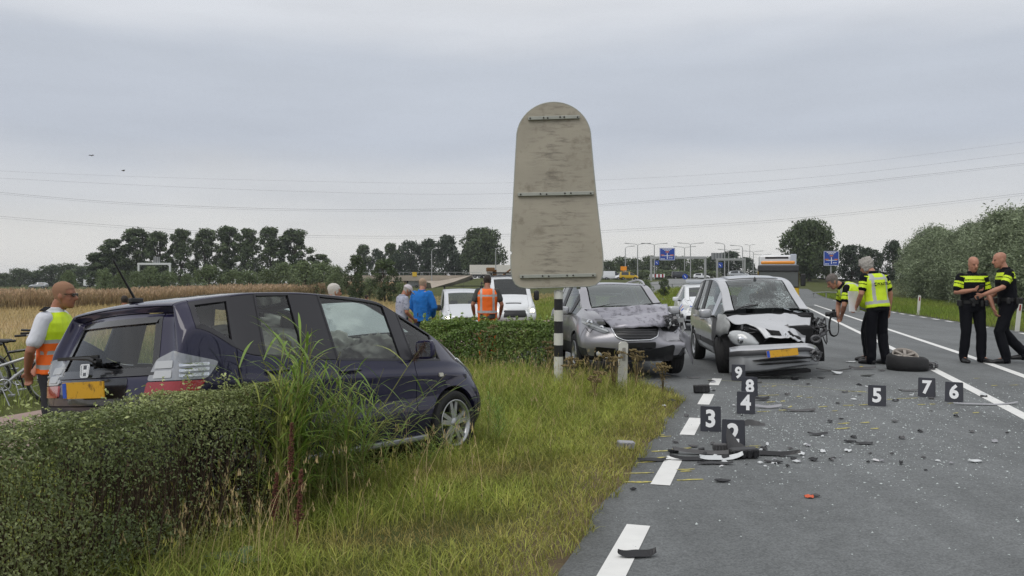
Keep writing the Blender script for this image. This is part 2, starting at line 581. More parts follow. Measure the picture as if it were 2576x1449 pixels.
# a rim of asphalt going down into the soil on both sides
rim = V3[idx[:, [0, 6]].ravel()].copy(); rim[:, 2] -= 0.12
b0 = len(V3); V3 = np.vstack([V3, rim])
ri = b0 + np.arange(len(rim)).reshape(-1, 2)
F = np.vstack([F, np.stack([idx[:-1, 0], idx[1:, 0], ri[1:, 0], ri[:-1, 0]], -1), np.stack([idx[1:, 6], idx[:-1, 6], ri[:-1, 1], ri[1:, 1]], -1)])
road = struct('road', npmesh('road', V3, F, [asph], smooth=False))

def paint_mat():
 m = mat('road_paint', (0.74, 0.74, 0.72), rough=0.7, var=0.07, scale=5, dirt=(0.42, 0.42, 0.41), dirt_scale=24, dirt_at=0.63)
 return m
paint = paint_mat()
def strip(name, pts, width, parent, m=paint, z=0.004):
 """a painted strip of given width following points (u, v)"""
 vs = []; fs = []
 for i, (u, v) in enumerate(pts):
  for sgn in (-1, 1):
   x, y, _ = uv(u + sgn * width / 2, v)
   zz = (gz_road(x, y, v)) + z
   vs.append((x, y, zz))
 for i in range(len(pts) - 1):
  fs.append((2 * i, 2 * i + 1, 2 * i + 3, 2 * i + 2))
 return MB().add(vs, fs).build(name, [m], parent)
def gz_road(x, y, v):
 return 0.0 if v < 58 else float(ground_z(x, y, cut=False))
DASH = [(2.0, 3.1), (4.18, 5.28), (6.38, 7.47), (8.56, 9.66), (10.76, 11.8), (12.85, 13.75)]
for a, b in DASH:
 strip('lane_dash', [(-0.767, a), (-0.767, (a + b) / 2), (-0.767, b)], 0.145, road)
lb = [(float(np.interp(v, [0, 20, 55, 75, 110], [2.78, 2.74, 2.3, 2.1, 2.0])), float(v)) for v in axis_lines([(-10, 110, 3)])]
la = [(float(np.interp(v, [0, 20, 66, 75, 110], [3.98, 3.93, 2.95, 2.75, 2.6])), float(v)) for v in axis_lines([(-10, 110, 3)])]
strip('centre_line', lb, 0.15, road)
strip('centre_line', la, 0.15, road)
for k in range(34):
 a = 9 + 2.1 * k
 strip('edge_dash', [(float(pave_edge_right(a)) - 0.28, a), (float(pave_edge_right(a + 1)) - 0.28, a + 1.05)], 0.14, road)

# yellow marks sprayed round the finds: (x, y, x, y) in the photograph's 2576-wide grid, laid on the road surface
def on_road(px, py, z=0.0):
 Y_ = (CAM_H - z) * 2150.0 / (py - 712.0)
 return Vector(((px - 1288.0) / 2150.0 * Y_, Y_, z))
chalk = mat('yellow_chalk', (0.46, 0.41, 0.12), rough=0.9, var=0.3, scale=30, dirt=(.17, .17, .15), dirt_scale=26, dirt_at=.50)
chalk2 = mat('pale_chalk', (0.36, 0.36, 0.20), rough=0.9, var=0.3, scale=30)
marks = [(1570, 1191, 1645, 1189), (1566, 1213, 1640, 1212), (1702, 1182, 1748, 1180), (1712, 1186, 1740, 1185), (1703, 1208, 1770, 1206), (1610, 1160, 1690, 1156), (1600, 1164, 1650, 1161),
   (1655, 1152, 1680, 1150), (1690, 1130, 1740, 1127), (1640, 1136, 1690, 1133), (1876, 1123, 1914, 1121), (1880, 1127, 1908, 1125), (1655, 1095, 1672, 1094), (1660, 1099, 1688, 1097),
   (1905, 1036, 1940, 1034), (1960, 1032, 2000, 1031), (1985, 1025, 1992, 1021), (2110, 1066, 2138, 1064), (2165, 1064, 2188, 1062), (2103, 1079, 2140, 1076), (2192, 1079, 2212, 1077),
   (2060, 1024, 2082, 1022), (2122, 1020, 2150, 1019), (2160, 1019, 2204, 1017), (2232, 1005, 2246, 1004), (2258, 1003, 2310, 1001), (2310, 1018, 2328, 1017), (2340, 1017, 2352, 1016),
   (2384, 1015, 2410, 1013), (2398, 1040, 2412, 1038), (2450, 1039, 2462, 1037), (2450, 952, 2466, 951), (2495, 970, 2508, 969), (2540, 969, 2565, 968), (2095, 1034, 2108, 1033), (1930, 1012, 1950, 1010),
   (1868, 962, 1905, 965), (1915, 972, 1935, 971), (1942, 972, 1952, 970), (2125, 984, 2180, 985), (1965, 1010, 1975, 1008), (2030, 1000, 2044, 999), (2005, 998, 2020, 996), (1905, 996, 1960, 993)]
for k, (a, b, c_, d) in enumerate(marks):
 p, q = on_road(a, b, 0.004), on_road(c_, d, 0.004)
 dr = (q - p); ln = dr.length; dr.normalize(); nn = Vector((-dr.y, dr.x, 0))
 wd = 0.013 + 0.012 * random.random()
 n = 5; vs = []; fs = []
 for i in range(n + 1):
  f_ = i / n
  ww = wd * (0.6 + 0.4 * math.sin(PI * f_)) * random.uniform(0.8, 1.2)
  ctr = p + dr * ln * f_ + nn * random.uniform(-.006, .006)
  vs += [ctr - nn * ww, ctr + nn * ww]
 for i in range(n): fs.append((2 * i, 2 * i + 1, 2 * i + 3, 2 * i + 2))
 MB().add(vs, fs).build('chalk_mark', [chalk], road)
ml = [on_road(1780, 955, 0.004), on_road(1900, 962, 0.004), on_road(2050, 974, 0.004), on_road(2130, 983, 0.004), on_road(2205, 990, 0.004)]
MB().add([p + Vector((0, s_, 0)) for p in ml for s_ in (-.012, .012)], [(2 * i, 2 * i + 2, 2 * i + 3, 2 * i + 1) for i in range(4)]).build('chalk_line', [chalk2], road)

# crumbs of broken glass
def glass_crumbs():
 n = 5200
 # clusters round the debris piles
 ctr = np.array([[0.55, 8.4, 1.0, 1.0, .20], [1.3, 11.2, 1.5, 1.5, .34], [2.0, 13.0, 1.6, 0.9, .18], [0.2, 9.6, .7, 1.5, .14], [1.6, 9.0, 1.7, 2.2, .14]])
 pick = rng.choice(len(ctr), n, p=ctr[:, 4] / ctr[:, 4].sum())
 g = rng.normal(size=(n, 2))
 u_ = ctr[pick, 0] + g[:, 0] * ctr[pick, 2]; v_ = ctr[pick, 1] + g[:, 1] * ctr[pick, 3]
 m_ = 420
 u_[:m_] = rng.uniform(-.7, 4.5, m_); v_[:m_] = rng.uniform(5.2, 14, m_)
 ok = (u_ > -1.0) & (u_ < 5.5) & (v_ > 4.6)
 u_, v_ = u_[ok], v_[ok]; n = len(u_)
 s_ = rng.lognormal(-5.12, 0.42, n)
 s_ = np.clip(s_, .003, .018)
 x = u_ * CA + v_ * SA; y = -u_ * SA + v_ * CA
 a = rng.uniform(0, 2 * PI, n)
 V_ = [];
 tet = np.array([[1, 0, 0], [-.6, .8, 0], [-.5, -.9, 0], [0, 0, .8]])
 ca, sa = np.cos(a), np.sin(a)
 P = np.zeros((n, 4, 3))
 for k in range(4):
  P[:, k, 0] = x + s_ * (tet[k, 0] * ca - tet[k, 1] * sa)
  P[:, k, 1] = y + s_ * (tet[k, 0] * sa + tet[k, 1] * ca) * rng.uniform(.6, 1.4, n)
  P[:, k, 2] = 0.002 + s_ * tet[k, 2] * rng.uniform(.4, 1.2, n)
 b = np.arange(n)[:, None] * 4
 Fc = np.concatenate([b + [0, 1, 3], b + [1, 2, 3], b + [2, 0, 3]], 0)
 gm = mat('glass_crumb', (0.50, 0.55, 0.54), rough=0.12, spec=0.9)
 o = meshobj('glass_crumbs', npmesh('glass_crumbs', P.reshape(-1, 3), Fc, [gm]))
 tag(o, 'pale crumbs of shattered window glass scattered over the road', 'broken glass', kind='stuff')
glass_crumbs()

# side ways: cycle path on the left, small cross road behind
pathm = mat('path_tiles', (0.30, 0.22, 0.19), rough=0.9, var=0.15, scale=3, bump=0.3, bscale=30)
def ribbon(name, pts, width, m, lift=0.03, step=1.0):
 """a paved ribbon draped on the ground; pts are (x, y)"""
 P = [Vector((a, b, 0)) for a, b in pts]
 dens = []
 for i in range(len(P) - 1):
  n = max(1, int((P[i + 1] - P[i]).length / step))
  dens += [P[i].lerp(P[i + 1], k / n) for k in range(n)]
 dens.append(P[-1])
 vs = []; fs = []
 for i, p in enumerate(dens):
  d = (dens[min(i + 1, len(dens) - 1)] - dens[max(i - 1, 0)]).normalized(); nn = Vector((-d.y, d.x, 0))
  for s_ in (-.5, -.17, .17, .5):
   q = p + nn * s_ * width
   vs.append((q.x, q.y, max(gz(q.x, q.y), gz(p.x, p.y) if lift > .05 else -9) + lift))
 for i in range(len(dens) - 1):
  for k in range(3):
   fs.append((4 * i + k, 4 * i + k + 1, 4 * i + k + 5, 4 * i + k + 4))
 me = MB().add(vs, fs).mesh(name, [m], smooth=True)
 return struct(name, me)
ribbon('cycle_path', [uv(-8.2, -20)[:2], uv(-8.2, 8)[:2], uv(-8.3, 16)[:2], uv(-9.6, 26)[:2], uv(-11, 36)[:2], uv(-14, 60)[:2]], 2.9, pathm)
grey_path = mat('old_asphalt', (0.19, 0.195, 0.19), rough=0.85, var=0.15, scale=1.2)
ribbon('side_road', [(-6, 70), (4, 71), (14, 72.5), (19, 74)], 3.6, grey_path, 0.05)
ribbon('roundabout_road', [(14, 118), (24, 128), (34, 150), (52, 170)], 12, grey_path, 0.06, 2.0)
ribbon('exit_road', [(11, 82), (18, 104), (25, 130), (34, 165), (40, 205), (10, 225)], 7.5, grey_path, 0.09, 2.0)
ribbon('far_road', [(-70, 240), (-20, 240), (10, 238), (40, 212), (75, 205), (130, 245)], 9, grey_path, 0.08, 3.0)
# ------------------------------------------------------------------ car building kit
black_plastic = mat('black_plastic', (0.012, 0.012, 0.013), rough=0.45)
grey_plastic = mat('grey_plastic', (0.07, 0.07, 0.075), rough=0.55, var=0.15)
rubber = mat('tyre_rubber', (0.016, 0.016, 0.017), rough=0.8, bump=0.25, bscale=60, var=0.2)
alloy = mat('alloy_rim', (0.42, 0.43, 0.44), rough=0.32, metal=0.75)
chrome = mat('chrome', (0.75, 0.76, 0.78), rough=0.12, metal=1.0)
dark_inside = mat('dark_cavity', (0.006, 0.006, 0.007), rough=0.9)
seat_cloth = mat('seat_cloth', (0.03, 0.031, 0.034), rough=0.9)
lamp_glass = mat('lamp_lens', (0.44, 0.46, 0.47), rough=0.1, spec=0.8, coat=1.0, var=0.10, scale=9)
lamp_red = mat('red_lens', (0.30, 0.008, 0.01), rough=0.12, coat=1.0)
lamp_on = mat('lit_lamp', (1.0, 0.93, 0.78), emit=3.2)
plate_yellow = mat('number_plate_yellow', (0.62, 0.33, 0.012), rough=0.45, dirt=(0.16, 0.08, 0.01), dirt_scale=13, dirt_at=0.53)
plate_blue = mat('number_plate_blue', (0.02, 0.08, 0.45), rough=0.4)
glass_clear = glass_mat('car_glass', (0.62, 0.68, 0.66))
glass_tint = glass_mat('car_glass_tinted', (0.30, 0.33, 0.33))
metal_junk = mat('torn_metal', (0.10, 0.10, 0.105), rough=0.5, metal=0.4, var=0.5, scale=14)

FR = [-1.0, -0.84, -0.42, 0.0, 0.42, 0.84, 1.0]

class Car:
 """a car body as a box lattice, smoothed, then cut into its panels.
 Local axes: +x is the way it drives, +y its left, z up from the road."""
 def __init__(s, st, rear_x, front_x, part, level=2, ovr=None, crown=0.055, curve_f=0.16, curve_r=0.08, win=(0.035, 0.05), rows=(0.0, 0.34, 0.72)):
  nx, ny, nk = len(st) - 1, len(FR) - 1, 8
  KM = (0, 1, 2, 3, 4, 4, 4, 5)       # lattice band -> band seen by part(): 4 is the window band
  vid = {}; V = []
  for i, S in enumerate(st):
   x, zl, zb, zt, wl, wm, wb, wt, dxt = S
   cw = crown if zt - zb > 0.2 else min(0.03, (zt - zb) * 0.45)
   ze = zt - cw
   hh = max(ze - zb, 0.001)
   z4 = zb + min(win[0], 0.25 * hh); z5 = ze - min(win[1], 0.25 * hh)
   zr = [zl + (zb - 0.02 - zl) * rows[0], zl + (zb - 0.02 - zl) * rows[1], zl + (zb - 0.02 - zl) * rows[2], zb - 0.02, z4, z5, ze]
   wr = [wl, wm, wm, wb, None, None, wt]
   for k in (4, 5):
    wr[k] = wb + (wt - wb) * (zr[k] - zb) / hh
   P7 = []
   for k in range(7):
    t = max(0.0, (zr[k] - zb) / hh) if k > 3 else 0
    px = x + dxt * t
    if i == 0: px = rear_x[k]
    if i == nx: px = front_x[k]
    pz = zr[k]; pw = wr[k]
    if ovr and (i, k) in ovr:
     px += ovr[(i, k)][0]; pz += ovr[(i, k)][1]
    P7.append(Vector((px, pw, pz)))
   q = min(.055 / max((P7[5] - P7[4]).length, .01), .3)
   R9 = P7[:5] + [P7[4].lerp(P7[5], q), P7[4].lerp(P7[5], 1 - q)] + P7[5:]
   for k in range(nk + 1):
    for j in range(ny + 1):
     if not (i in (0, nx) or j in (0, ny) or k in (0, nk)):
      continue
     f = FR[j]
     px, pw, pz = R9[k]
     if k == nk: pz = ze + cw * (1 - f * f)
     py = f * pw
     e = abs(f) ** 2.2
     # seen from above, nose and tail are rounded
     if i == nx: px -= curve_f * e
     elif i == nx - 1: px -= curve_f * 0.55 * e
     if i == 0: px += curve_r * e
     vid[(i, j, k)] = len(V); V.append((px, py, pz))
  F = []; names = []; pid = []
  def face(a, b, c, d, nm):
   F.append((vid[a], vid[b], vid[c], vid[d]))
   if nm not in names: names.append(nm)
   pid.append(names.index(nm))
  for i in range(nx):
   for k in range(nk):
    face((i, 0, k), (i + 1, 0, k), (i + 1, 0, k + 1), (i, 0, k + 1), part('R', i, 0, KM[k]))
    face((i, ny, k), (i, ny, k + 1), (i + 1, ny, k + 1), (i + 1, ny, k), part('L', i, 0, KM[k]))
   for j in range(ny):
    face((i, j, nk), (i + 1, j, nk), (i + 1, j + 1, nk), (i, j + 1, nk), part('T', i, j, nk))
    face((i, j, 0), (i, j + 1, 0), (i + 1, j + 1, 0), (i + 1, j, 0), part('B', i, j, 0))
  for j in range(ny):
   for k in range(nk):
    face((0, j, k), (0, j, k + 1), (0, j + 1, k + 1), (0, j + 1, k), part('K', 0, j, KM[k]))
    face((nx, j, k), (nx, j + 1, k), (nx, j + 1, k + 1), (nx, j, k + 1), part('F', nx, j, KM[k]))
  s.names = names
  me = npmesh('cage', V, F, mi=pid, smooth=True)
  for n in names:
   me.materials.append(black_plastic)
  ev = evaluated(me, [('SUBSURF', dict(levels=level, render_levels=level))])
  n = len(ev.vertices)
  co = np.empty(n * 3, np.float32); ev.vertices.foreach_get('co', co); s.co = co.reshape(-1, 3).astype(float)
  q = len(ev.polygons)
  fv = np.empty(q * 4, np.int32); ev.loops.foreach_get('vertex_index', fv); s.f = fv.reshape(-1, 4)
  mi = np.empty(q, np.int32); ev.polygons.foreach_get('material_index', mi); s.mi = mi
  bpy.data.meshes.remove(ev)
 def arches(s, axles, r, ymin=0.5):
  keep = np.ones(len(s.f), bool)
  for ax, az in axles:
   d = np.hypot(s.co[:, 0] - ax, s.co[:, 2] - az)
   ins = (d < r) & (np.abs(s.co[:, 1]) > ymin)
   fi = ins[s.f]
   side = (np.abs(s.co[s.f][:, :, 1]) > ymin).all(1)
   keep &= ~(fi.all(1) & side)
   part_ = fi.any(1) & ~fi.all(1) & side
   vv = np.unique(s.f[part_][fi[part_]])
   dx = s.co[vv, 0] - ax; dz = s.co[vv, 2] - az; dd = np.maximum(np.hypot(dx, dz), 1e-6)
   s.co[vv, 0] = ax + dx / dd * r; s.co[vv, 2] = az + dz / dd * r
  s.f = s.f[keep]; s.mi = s.mi[keep]
 def bvh(s):
  return BVHTree.FromPolygons([tuple(v) for v in s.co], [tuple(f) for f in s.f])
 def panel(s, nm):
  """vertices and faces of one panel"""
  if nm not in s.names: return None
  f = s.f[s.mi == s.names.index(nm)]
  if len(f) == 0: return None
  u_, inv = np.unique(f, return_inverse=True)
  return s.co[u_].copy(), inv.reshape(f.shape)
 def cut(s, nm, m, parent, gap=0.004, depth=0.02, inset=0.0, obj=None, extra=None):
  pf = s.panel(nm)
  if pf is None: return None
  out_ = []
  for V_, F_ in pieces(*pf):       # left and right panels are parts of their own
   out_.append(shell(obj or nm, V_, F_, m, parent, gap, depth, inset, extra))
  return out_

def pieces(V, F):
 """split a face set into its connected pieces"""
 par = list(range(len(V)))
 def find(a):
  while par[a] != a:
   par[a] = par[par[a]]; a = par[a]
  return a
 for f in F:
  r0 = find(int(f[0]))
  for v in f[1:]:
   par[find(int(v))] = r0
 rt = np.array([find(int(f[0])) for f in F])
 for r_ in np.unique(rt):
  ff = F[rt == r_]
  u_, inv = np.unique(ff, return_inverse=True)
  yield V[u_].copy(), inv.reshape(ff.shape)

def vnormals(V, F):
 a, b, c, d = (V[F[:, k]] for k in range(4))
 n = np.cross(c - a, d - b)
 N_ = np.zeros_like(V)
 for k in range(4): np.add.at(N_, F[:, k], n)
 return N_ / np.maximum(np.linalg.norm(N_, axis=1, keepdims=True), 1e-9), n

def shell(name, V, F, m, parent, gap=0.004, depth=0.02, inset=0.0, extra=None):
 """a panel with its edges drawn in by a gap and folded back, so that the joints are real"""
 Nv, fn = vnormals(V, F)
 V = V - Nv * inset
 ed = {}
 for fi, f in enumerate(F):
  for k in range(4):
   a, b = int(f[k]), int(f[(k + 1) % 4])
   if a == b: continue
   key = (min(a, b), max(a, b))
   ed.setdefault(key, []).append((a, b, fi))
 bd = [e[0] for e in ed.values() if len(e) == 1]
 mv = np.zeros_like(V)
 for a, b, fi in bd:
  t = V[b] - V[a]; n = fn[fi]
  d = np.cross(n, t); l = np.linalg.norm(d)
  if l > 1e-12:
   d /= l; mv[a] += d; mv[b] += d
 l = np.linalg.norm(mv, axis=1, keepdims=True)
 V = V + np.where(l > 1e-6, mv / np.maximum(l, 1e-6), 0) * gap
 nb = len(V)
 bv = sorted({a for a, b, _ in bd} | {b for a, b, _ in bd})
 ix = {v: k for k, v in enumerate(bv)}
 top = V[bv]; bot = V[bv] - Nv[bv] * depth
 fl = [(nb + ix[b], nb + ix[a], nb + len(bv) + ix[a], nb + len(bv) + ix[b]) for a, b, _ in bd]
 VV = np.vstack([V, top, bot]) if len(bv) else V
 FF = np.vstack([F, np.array(fl, int)]) if len(fl) else F
 me = npmesh(name, VV, FF, m if isinstance(m, list) else [m], smooth=True)
 return meshobj(name, me, parent)

def rpoly(pts, r=0.02, n=3):
 """rounded polygon"""
 out = []
 q = len(pts)
 for i in range(q):
  p0, p1, p2 = Vector(pts[i - 1]), Vector(pts[i]), Vector(pts[(i + 1) % q])
  d0, d1 = (p0 - p1), (p2 - p1)
  rr = min(r, d0.length * .45, d1.length * .45)
  a, b = p1 + d0.normalized() * rr, p1 + d1.normalized() * rr
  for k in range(n + 1):
   t = k / n
   out.append((a * (1 - t) ** 2 + p1 * 2 * t * (1 - t) + b * t * t)[:])
 return out

def patch(bv, poly, d, name, m, parent, off=0.006, thick=0.02, res=0.05, fallback=True):
 """lay a polygon (3d points) on a body along direction d, slightly proud, with folded edges"""
 d = Vector(d).normalized()
 bm = bmesh.new()
 vs = [bm.verts.new(p) for p in poly]
 f = bm.faces.new(vs)
 bmesh.ops.triangulate(bm, faces=[f])
 for _ in range(5):
  le = [e for e in bm.edges if e.calc_length() > res]
  if not le: break
  bmesh.ops.subdivide_edges(bm, edges=le, cuts=1)
  bmesh.ops.triangulate(bm, faces=list(bm.faces))
 miss = []; hits = []
 for v in bm.verts:
  h = bv.ray_cast(v.co - d * 1.2, d)
  if h[0] is not None and (h[0] - v.co).length < 0.7:
   v.co = h[0] - d * off; hits.append(v)
  else: miss.append(v)
 if miss and hits:
  for v in miss:
   n = min(hits, key=lambda q: (q.co - v.co - d * (q.co - v.co).dot(d)).length)
   v.co = v.co + d * (n.co - v.co).dot(d)
 be = [e for e in bm.edges if len(e.link_faces) == 1]
 bmesh.ops.recalc_face_normals(bm, faces=list(bm.faces))
 if sum((f.normal.dot(d) for f in bm.faces)) > 0:
  bmesh.ops.reverse_faces(bm, faces=list(bm.faces))
 top_faces = set(bm.faces)
 r_ = bmesh.ops.extrude_edge_only(bm, edges=be)
 for v in [g for g in r_['geom'] if isinstance(g, bmesh.types.BMVert)]:
  v.co += d * thick
 for f in bm.faces: f.smooth = f in top_faces
 for e in be: e.smooth = False
 me = bpy.data.meshes.new(name); bm.to_mesh(me); bm.free()
 me.materials.append(m)
 return meshobj(name, me, parent)

def wheel(parent, x, y, z, r=0.30, wd=0.19, rim=0.205, spokes=5, out=-1, rot=0.0, twin=True, steer=0.0, name='wheel', rim_m=None):
 """tyre as the part, rim as its sub-part; out is the sign of y that faces outwards"""
 b = MB()
 h = wd / 2
 prof = [(rim, -h * .8), (r * .93, -h), (r * .985, -h * .8), (r, -h * .45), (r, h * .45), (r * .985, h * .8), (r * .93, h), (rim, h * .8), (rim * .96, 0)]
 b.lathe(prof, 36, 0, 'y', closed=True)
 for k in range(-1, 2):   # tread grooves as shallow ridges
  b.lathe([(r * 1.0, k * .045 - .012), (r * 1.012, k * .045 - .01), (r * 1.012, k * .045 + .01), (r * 1.0, k * .045 + .012)], 36, 0, 'y')
 o = b.build(name, rubber, parent)
 o.location = (x, y, z); o.rotation_euler = (0, 0, steer)
 q = MB()
 q.lathe([(rim * 1.0, out * h * .85), (rim * 1.02, out * h * .95), (rim * .96, out * h * .95), (rim * .90, out * h * .35), (rim * .88, -out * h * .5)], 36, 0, 'y')
 for k in range(spokes):
  a0 = rot + 2 * PI * k / spokes
  for s_ in ((-1, 1) if twin else (0,)):
   a1 = a0 + s_ * 0.20
   d0 = Vector((math.cos(a0 + s_ * .25), 0, math.sin(a0 + s_ * .25))); d1 = Vector((math.cos(a1), 0, math.sin(a1)))
   w0 = .022 if twin else .034
   pa = d0 * rim * .16 + Vector((0, out * h * .70, 0)); pb = d1 * rim * .93 + Vector((0, out * h * .72, 0))
   t = (pb - pa).normalized(); nn = t.cross(Vector((0, 1, 0)))
   vs = [pa - nn * w0, pa + nn * w0, pb + nn * w0 * .9, pb - nn * w0 * .9]
   bk = [v - Vector((0, out * .025, 0)) for v in vs]
   q.add(vs + bk, [(0, 1, 2, 3), (7, 6, 5, 4), (0, 4, 5, 1), (1, 5, 6, 2), (2, 6, 7, 3), (3, 7, 4, 0)], 0)
 q.lathe([(0.0, out * h * .78), (rim * .2, out * h * .76), (rim * .24, out * h * .6)], 16, 0, 'y')
 ro = q.build('rim', rim_m or alloy, o)
 b2 = MB(); b2.lathe([(0.0, -out * h * .1), (rim * .9, -out * h * .1)], 24, 0, 'y')
 b2.build('brake_disc', dark_inside, o)
 return o

def arch_liner(parent, axles, r, yo=0.80, yi=0.5):
 for ax, az in axles:
  for sg in (-1, 1):
   b = MB()
   n = 18; vs = []
   for k in range(n + 1):
    a = R(-12 + 204 * k / n)
    vs += [(ax + (r + .01) * math.cos(a), sg * yo, az + (r + .01) * math.sin(a)), (ax + (r + .01) * math.cos(a), sg * yi, az + (r + .01) * math.sin(a))]
   b.add(vs, [(2 * k, 2 * k + 1, 2 * k + 3, 2 * k + 2) for k in range(n)] + [tuple(2 * k + 1 for k in range(n + 1))], 0)
   b.build('wheel_arch_liner', dark_inside, parent)

def plate(parent, M, w_=0.52, h_=0.11, blue=True, name='number_plate'):
 b = MB(); b.prism([(-w_ / 2, -h_ / 2), (w_ / 2, -h_ / 2), (w_ / 2, h_ / 2), (-w_ / 2, h_ / 2)], 0.008, M)
 o = b.build(name, plate_yellow, parent)
 if blue:
  c = MB(); c.prism([(-w_ / 2 + .004, -h_ / 2 + .004), (-w_ / 2 + .05, -h_ / 2 + .004), (-w_ / 2 + .05, h_ / 2 - .004), (-w_ / 2 + .004, h_ / 2 - .004)], 0.0035, M @ Matrix.Translation((0, 0, 0.008)))
  c.build('country_band', plate_blue, o)
 return o

def cabin(parent, x_dash, x_front, x_rear, wd, zf, zs, zh, dash_z):
 """seats, dashboard and steering wheel"""
 b = MB()
 b.box(((x_dash + x_rear - .5) / 2, 0, zf + .02), (x_dash - x_rear + .5, wd * 1.9, .04))
 b.box((x_dash + .12, 0, dash_z - .16), (.5, wd * 1.84, .3), bev=.06)
 o = b.build('cabin_floor', dark_inside, parent)
 q = []
 for x in (x_front, x_rear):
  for y in (-wd * .46, wd * .46):
   s_ = MB()
   s_.box((x, y, zs), (.5, wd * .78, .2), bev=.06)
   s_.box((x - .30, y, (zs + zh) / 2 + .02), (.16, wd * .74, zh - zs), rot=(0, R(-14), 0), bev=.06)
   s_.box((x - .40, y, zh + .13), (.1, .26, .18), rot=(0, R(-10), 0), bev=.04)
   s_.build('seat', seat_cloth, parent)
 st_ = MB()
 tor = []
 Mx = Matrix.Translation((x_dash - .22, wd * .46, dash_z - .03)) @ Matrix.Rotation(R(65), 4, 'Y')
 st_.tube([Mx @ Vector((.18 * math.cos(a), .18 * math.sin(a), 0)) for a in [2 * PI * k / 20 for k in range(21)]], .014, 6)
 st_.build('steering_wheel', black_plastic, parent)

def mirror(parent, x, y, z, m, sgn, size=(.12, .2, .14)):
 b = MB()
 vs = []; fs = []; nu_, nv_ = 16, 10
 for i in range(nv_ + 1):
  ph = -PI / 2 + PI * i / nv_
  for k in range(nu_):
   th = 2 * PI * k / nu_
   sp = lambda v, e: math.copysign(abs(v) ** e, v)
   cx = sp(math.cos(ph), .5) * sp(math.cos(th), .5); cy = sp(math.cos(ph), .5) * sp(math.sin(th), .5); cz = sp(math.sin(ph), .5)
   if cx < -.55: cx = -.55
   vs.append((x + cx * size[0] * .55, y + sgn * .10 + cy * size[1] * .5 * (1 - .12 * cx), z + cz * size[2] * .5))
 for i in range(nv_):
  for k in range(nu_):
   fs.append((i * nu_ + k, i * nu_ + (k + 1) % nu_, (i + 1) * nu_ + (k + 1) % nu_, (i + 1) * nu_ + k))
 b.add(vs, fs, 0, True)
 b.box((x + .02, y + sgn * .01, z - .05), (.06, .12, .04), m=1, bev=.012)
 o = b.build('wing_mirror', [m, black_plastic], parent)
 g = MB(); g.box((x - size[0] * .31 - .003, y + sgn * .10, z), (.006, size[1] * .8, size[2] * .75))
 g.build('mirror_glass', chrome, o)
 return o

def handle(parent, bv, x, z, sgn, m, ln=0.2):
 h = bv.ray_cast(Vector((x, sgn * 1.6, z)), Vector((0, -sgn, 0)))
 y = h[0].y if h[0] is not None else sgn * .8
 b = MB()
 b.tube([(x - ln / 2, y, z), (x - ln / 2 + .02, y + sgn * .035, z), (x + ln / 2 - .02, y + sgn * .035, z + .005), (x + ln / 2, y, z + .005)], .015, 6)
 return b.build('door_handle', m, parent)

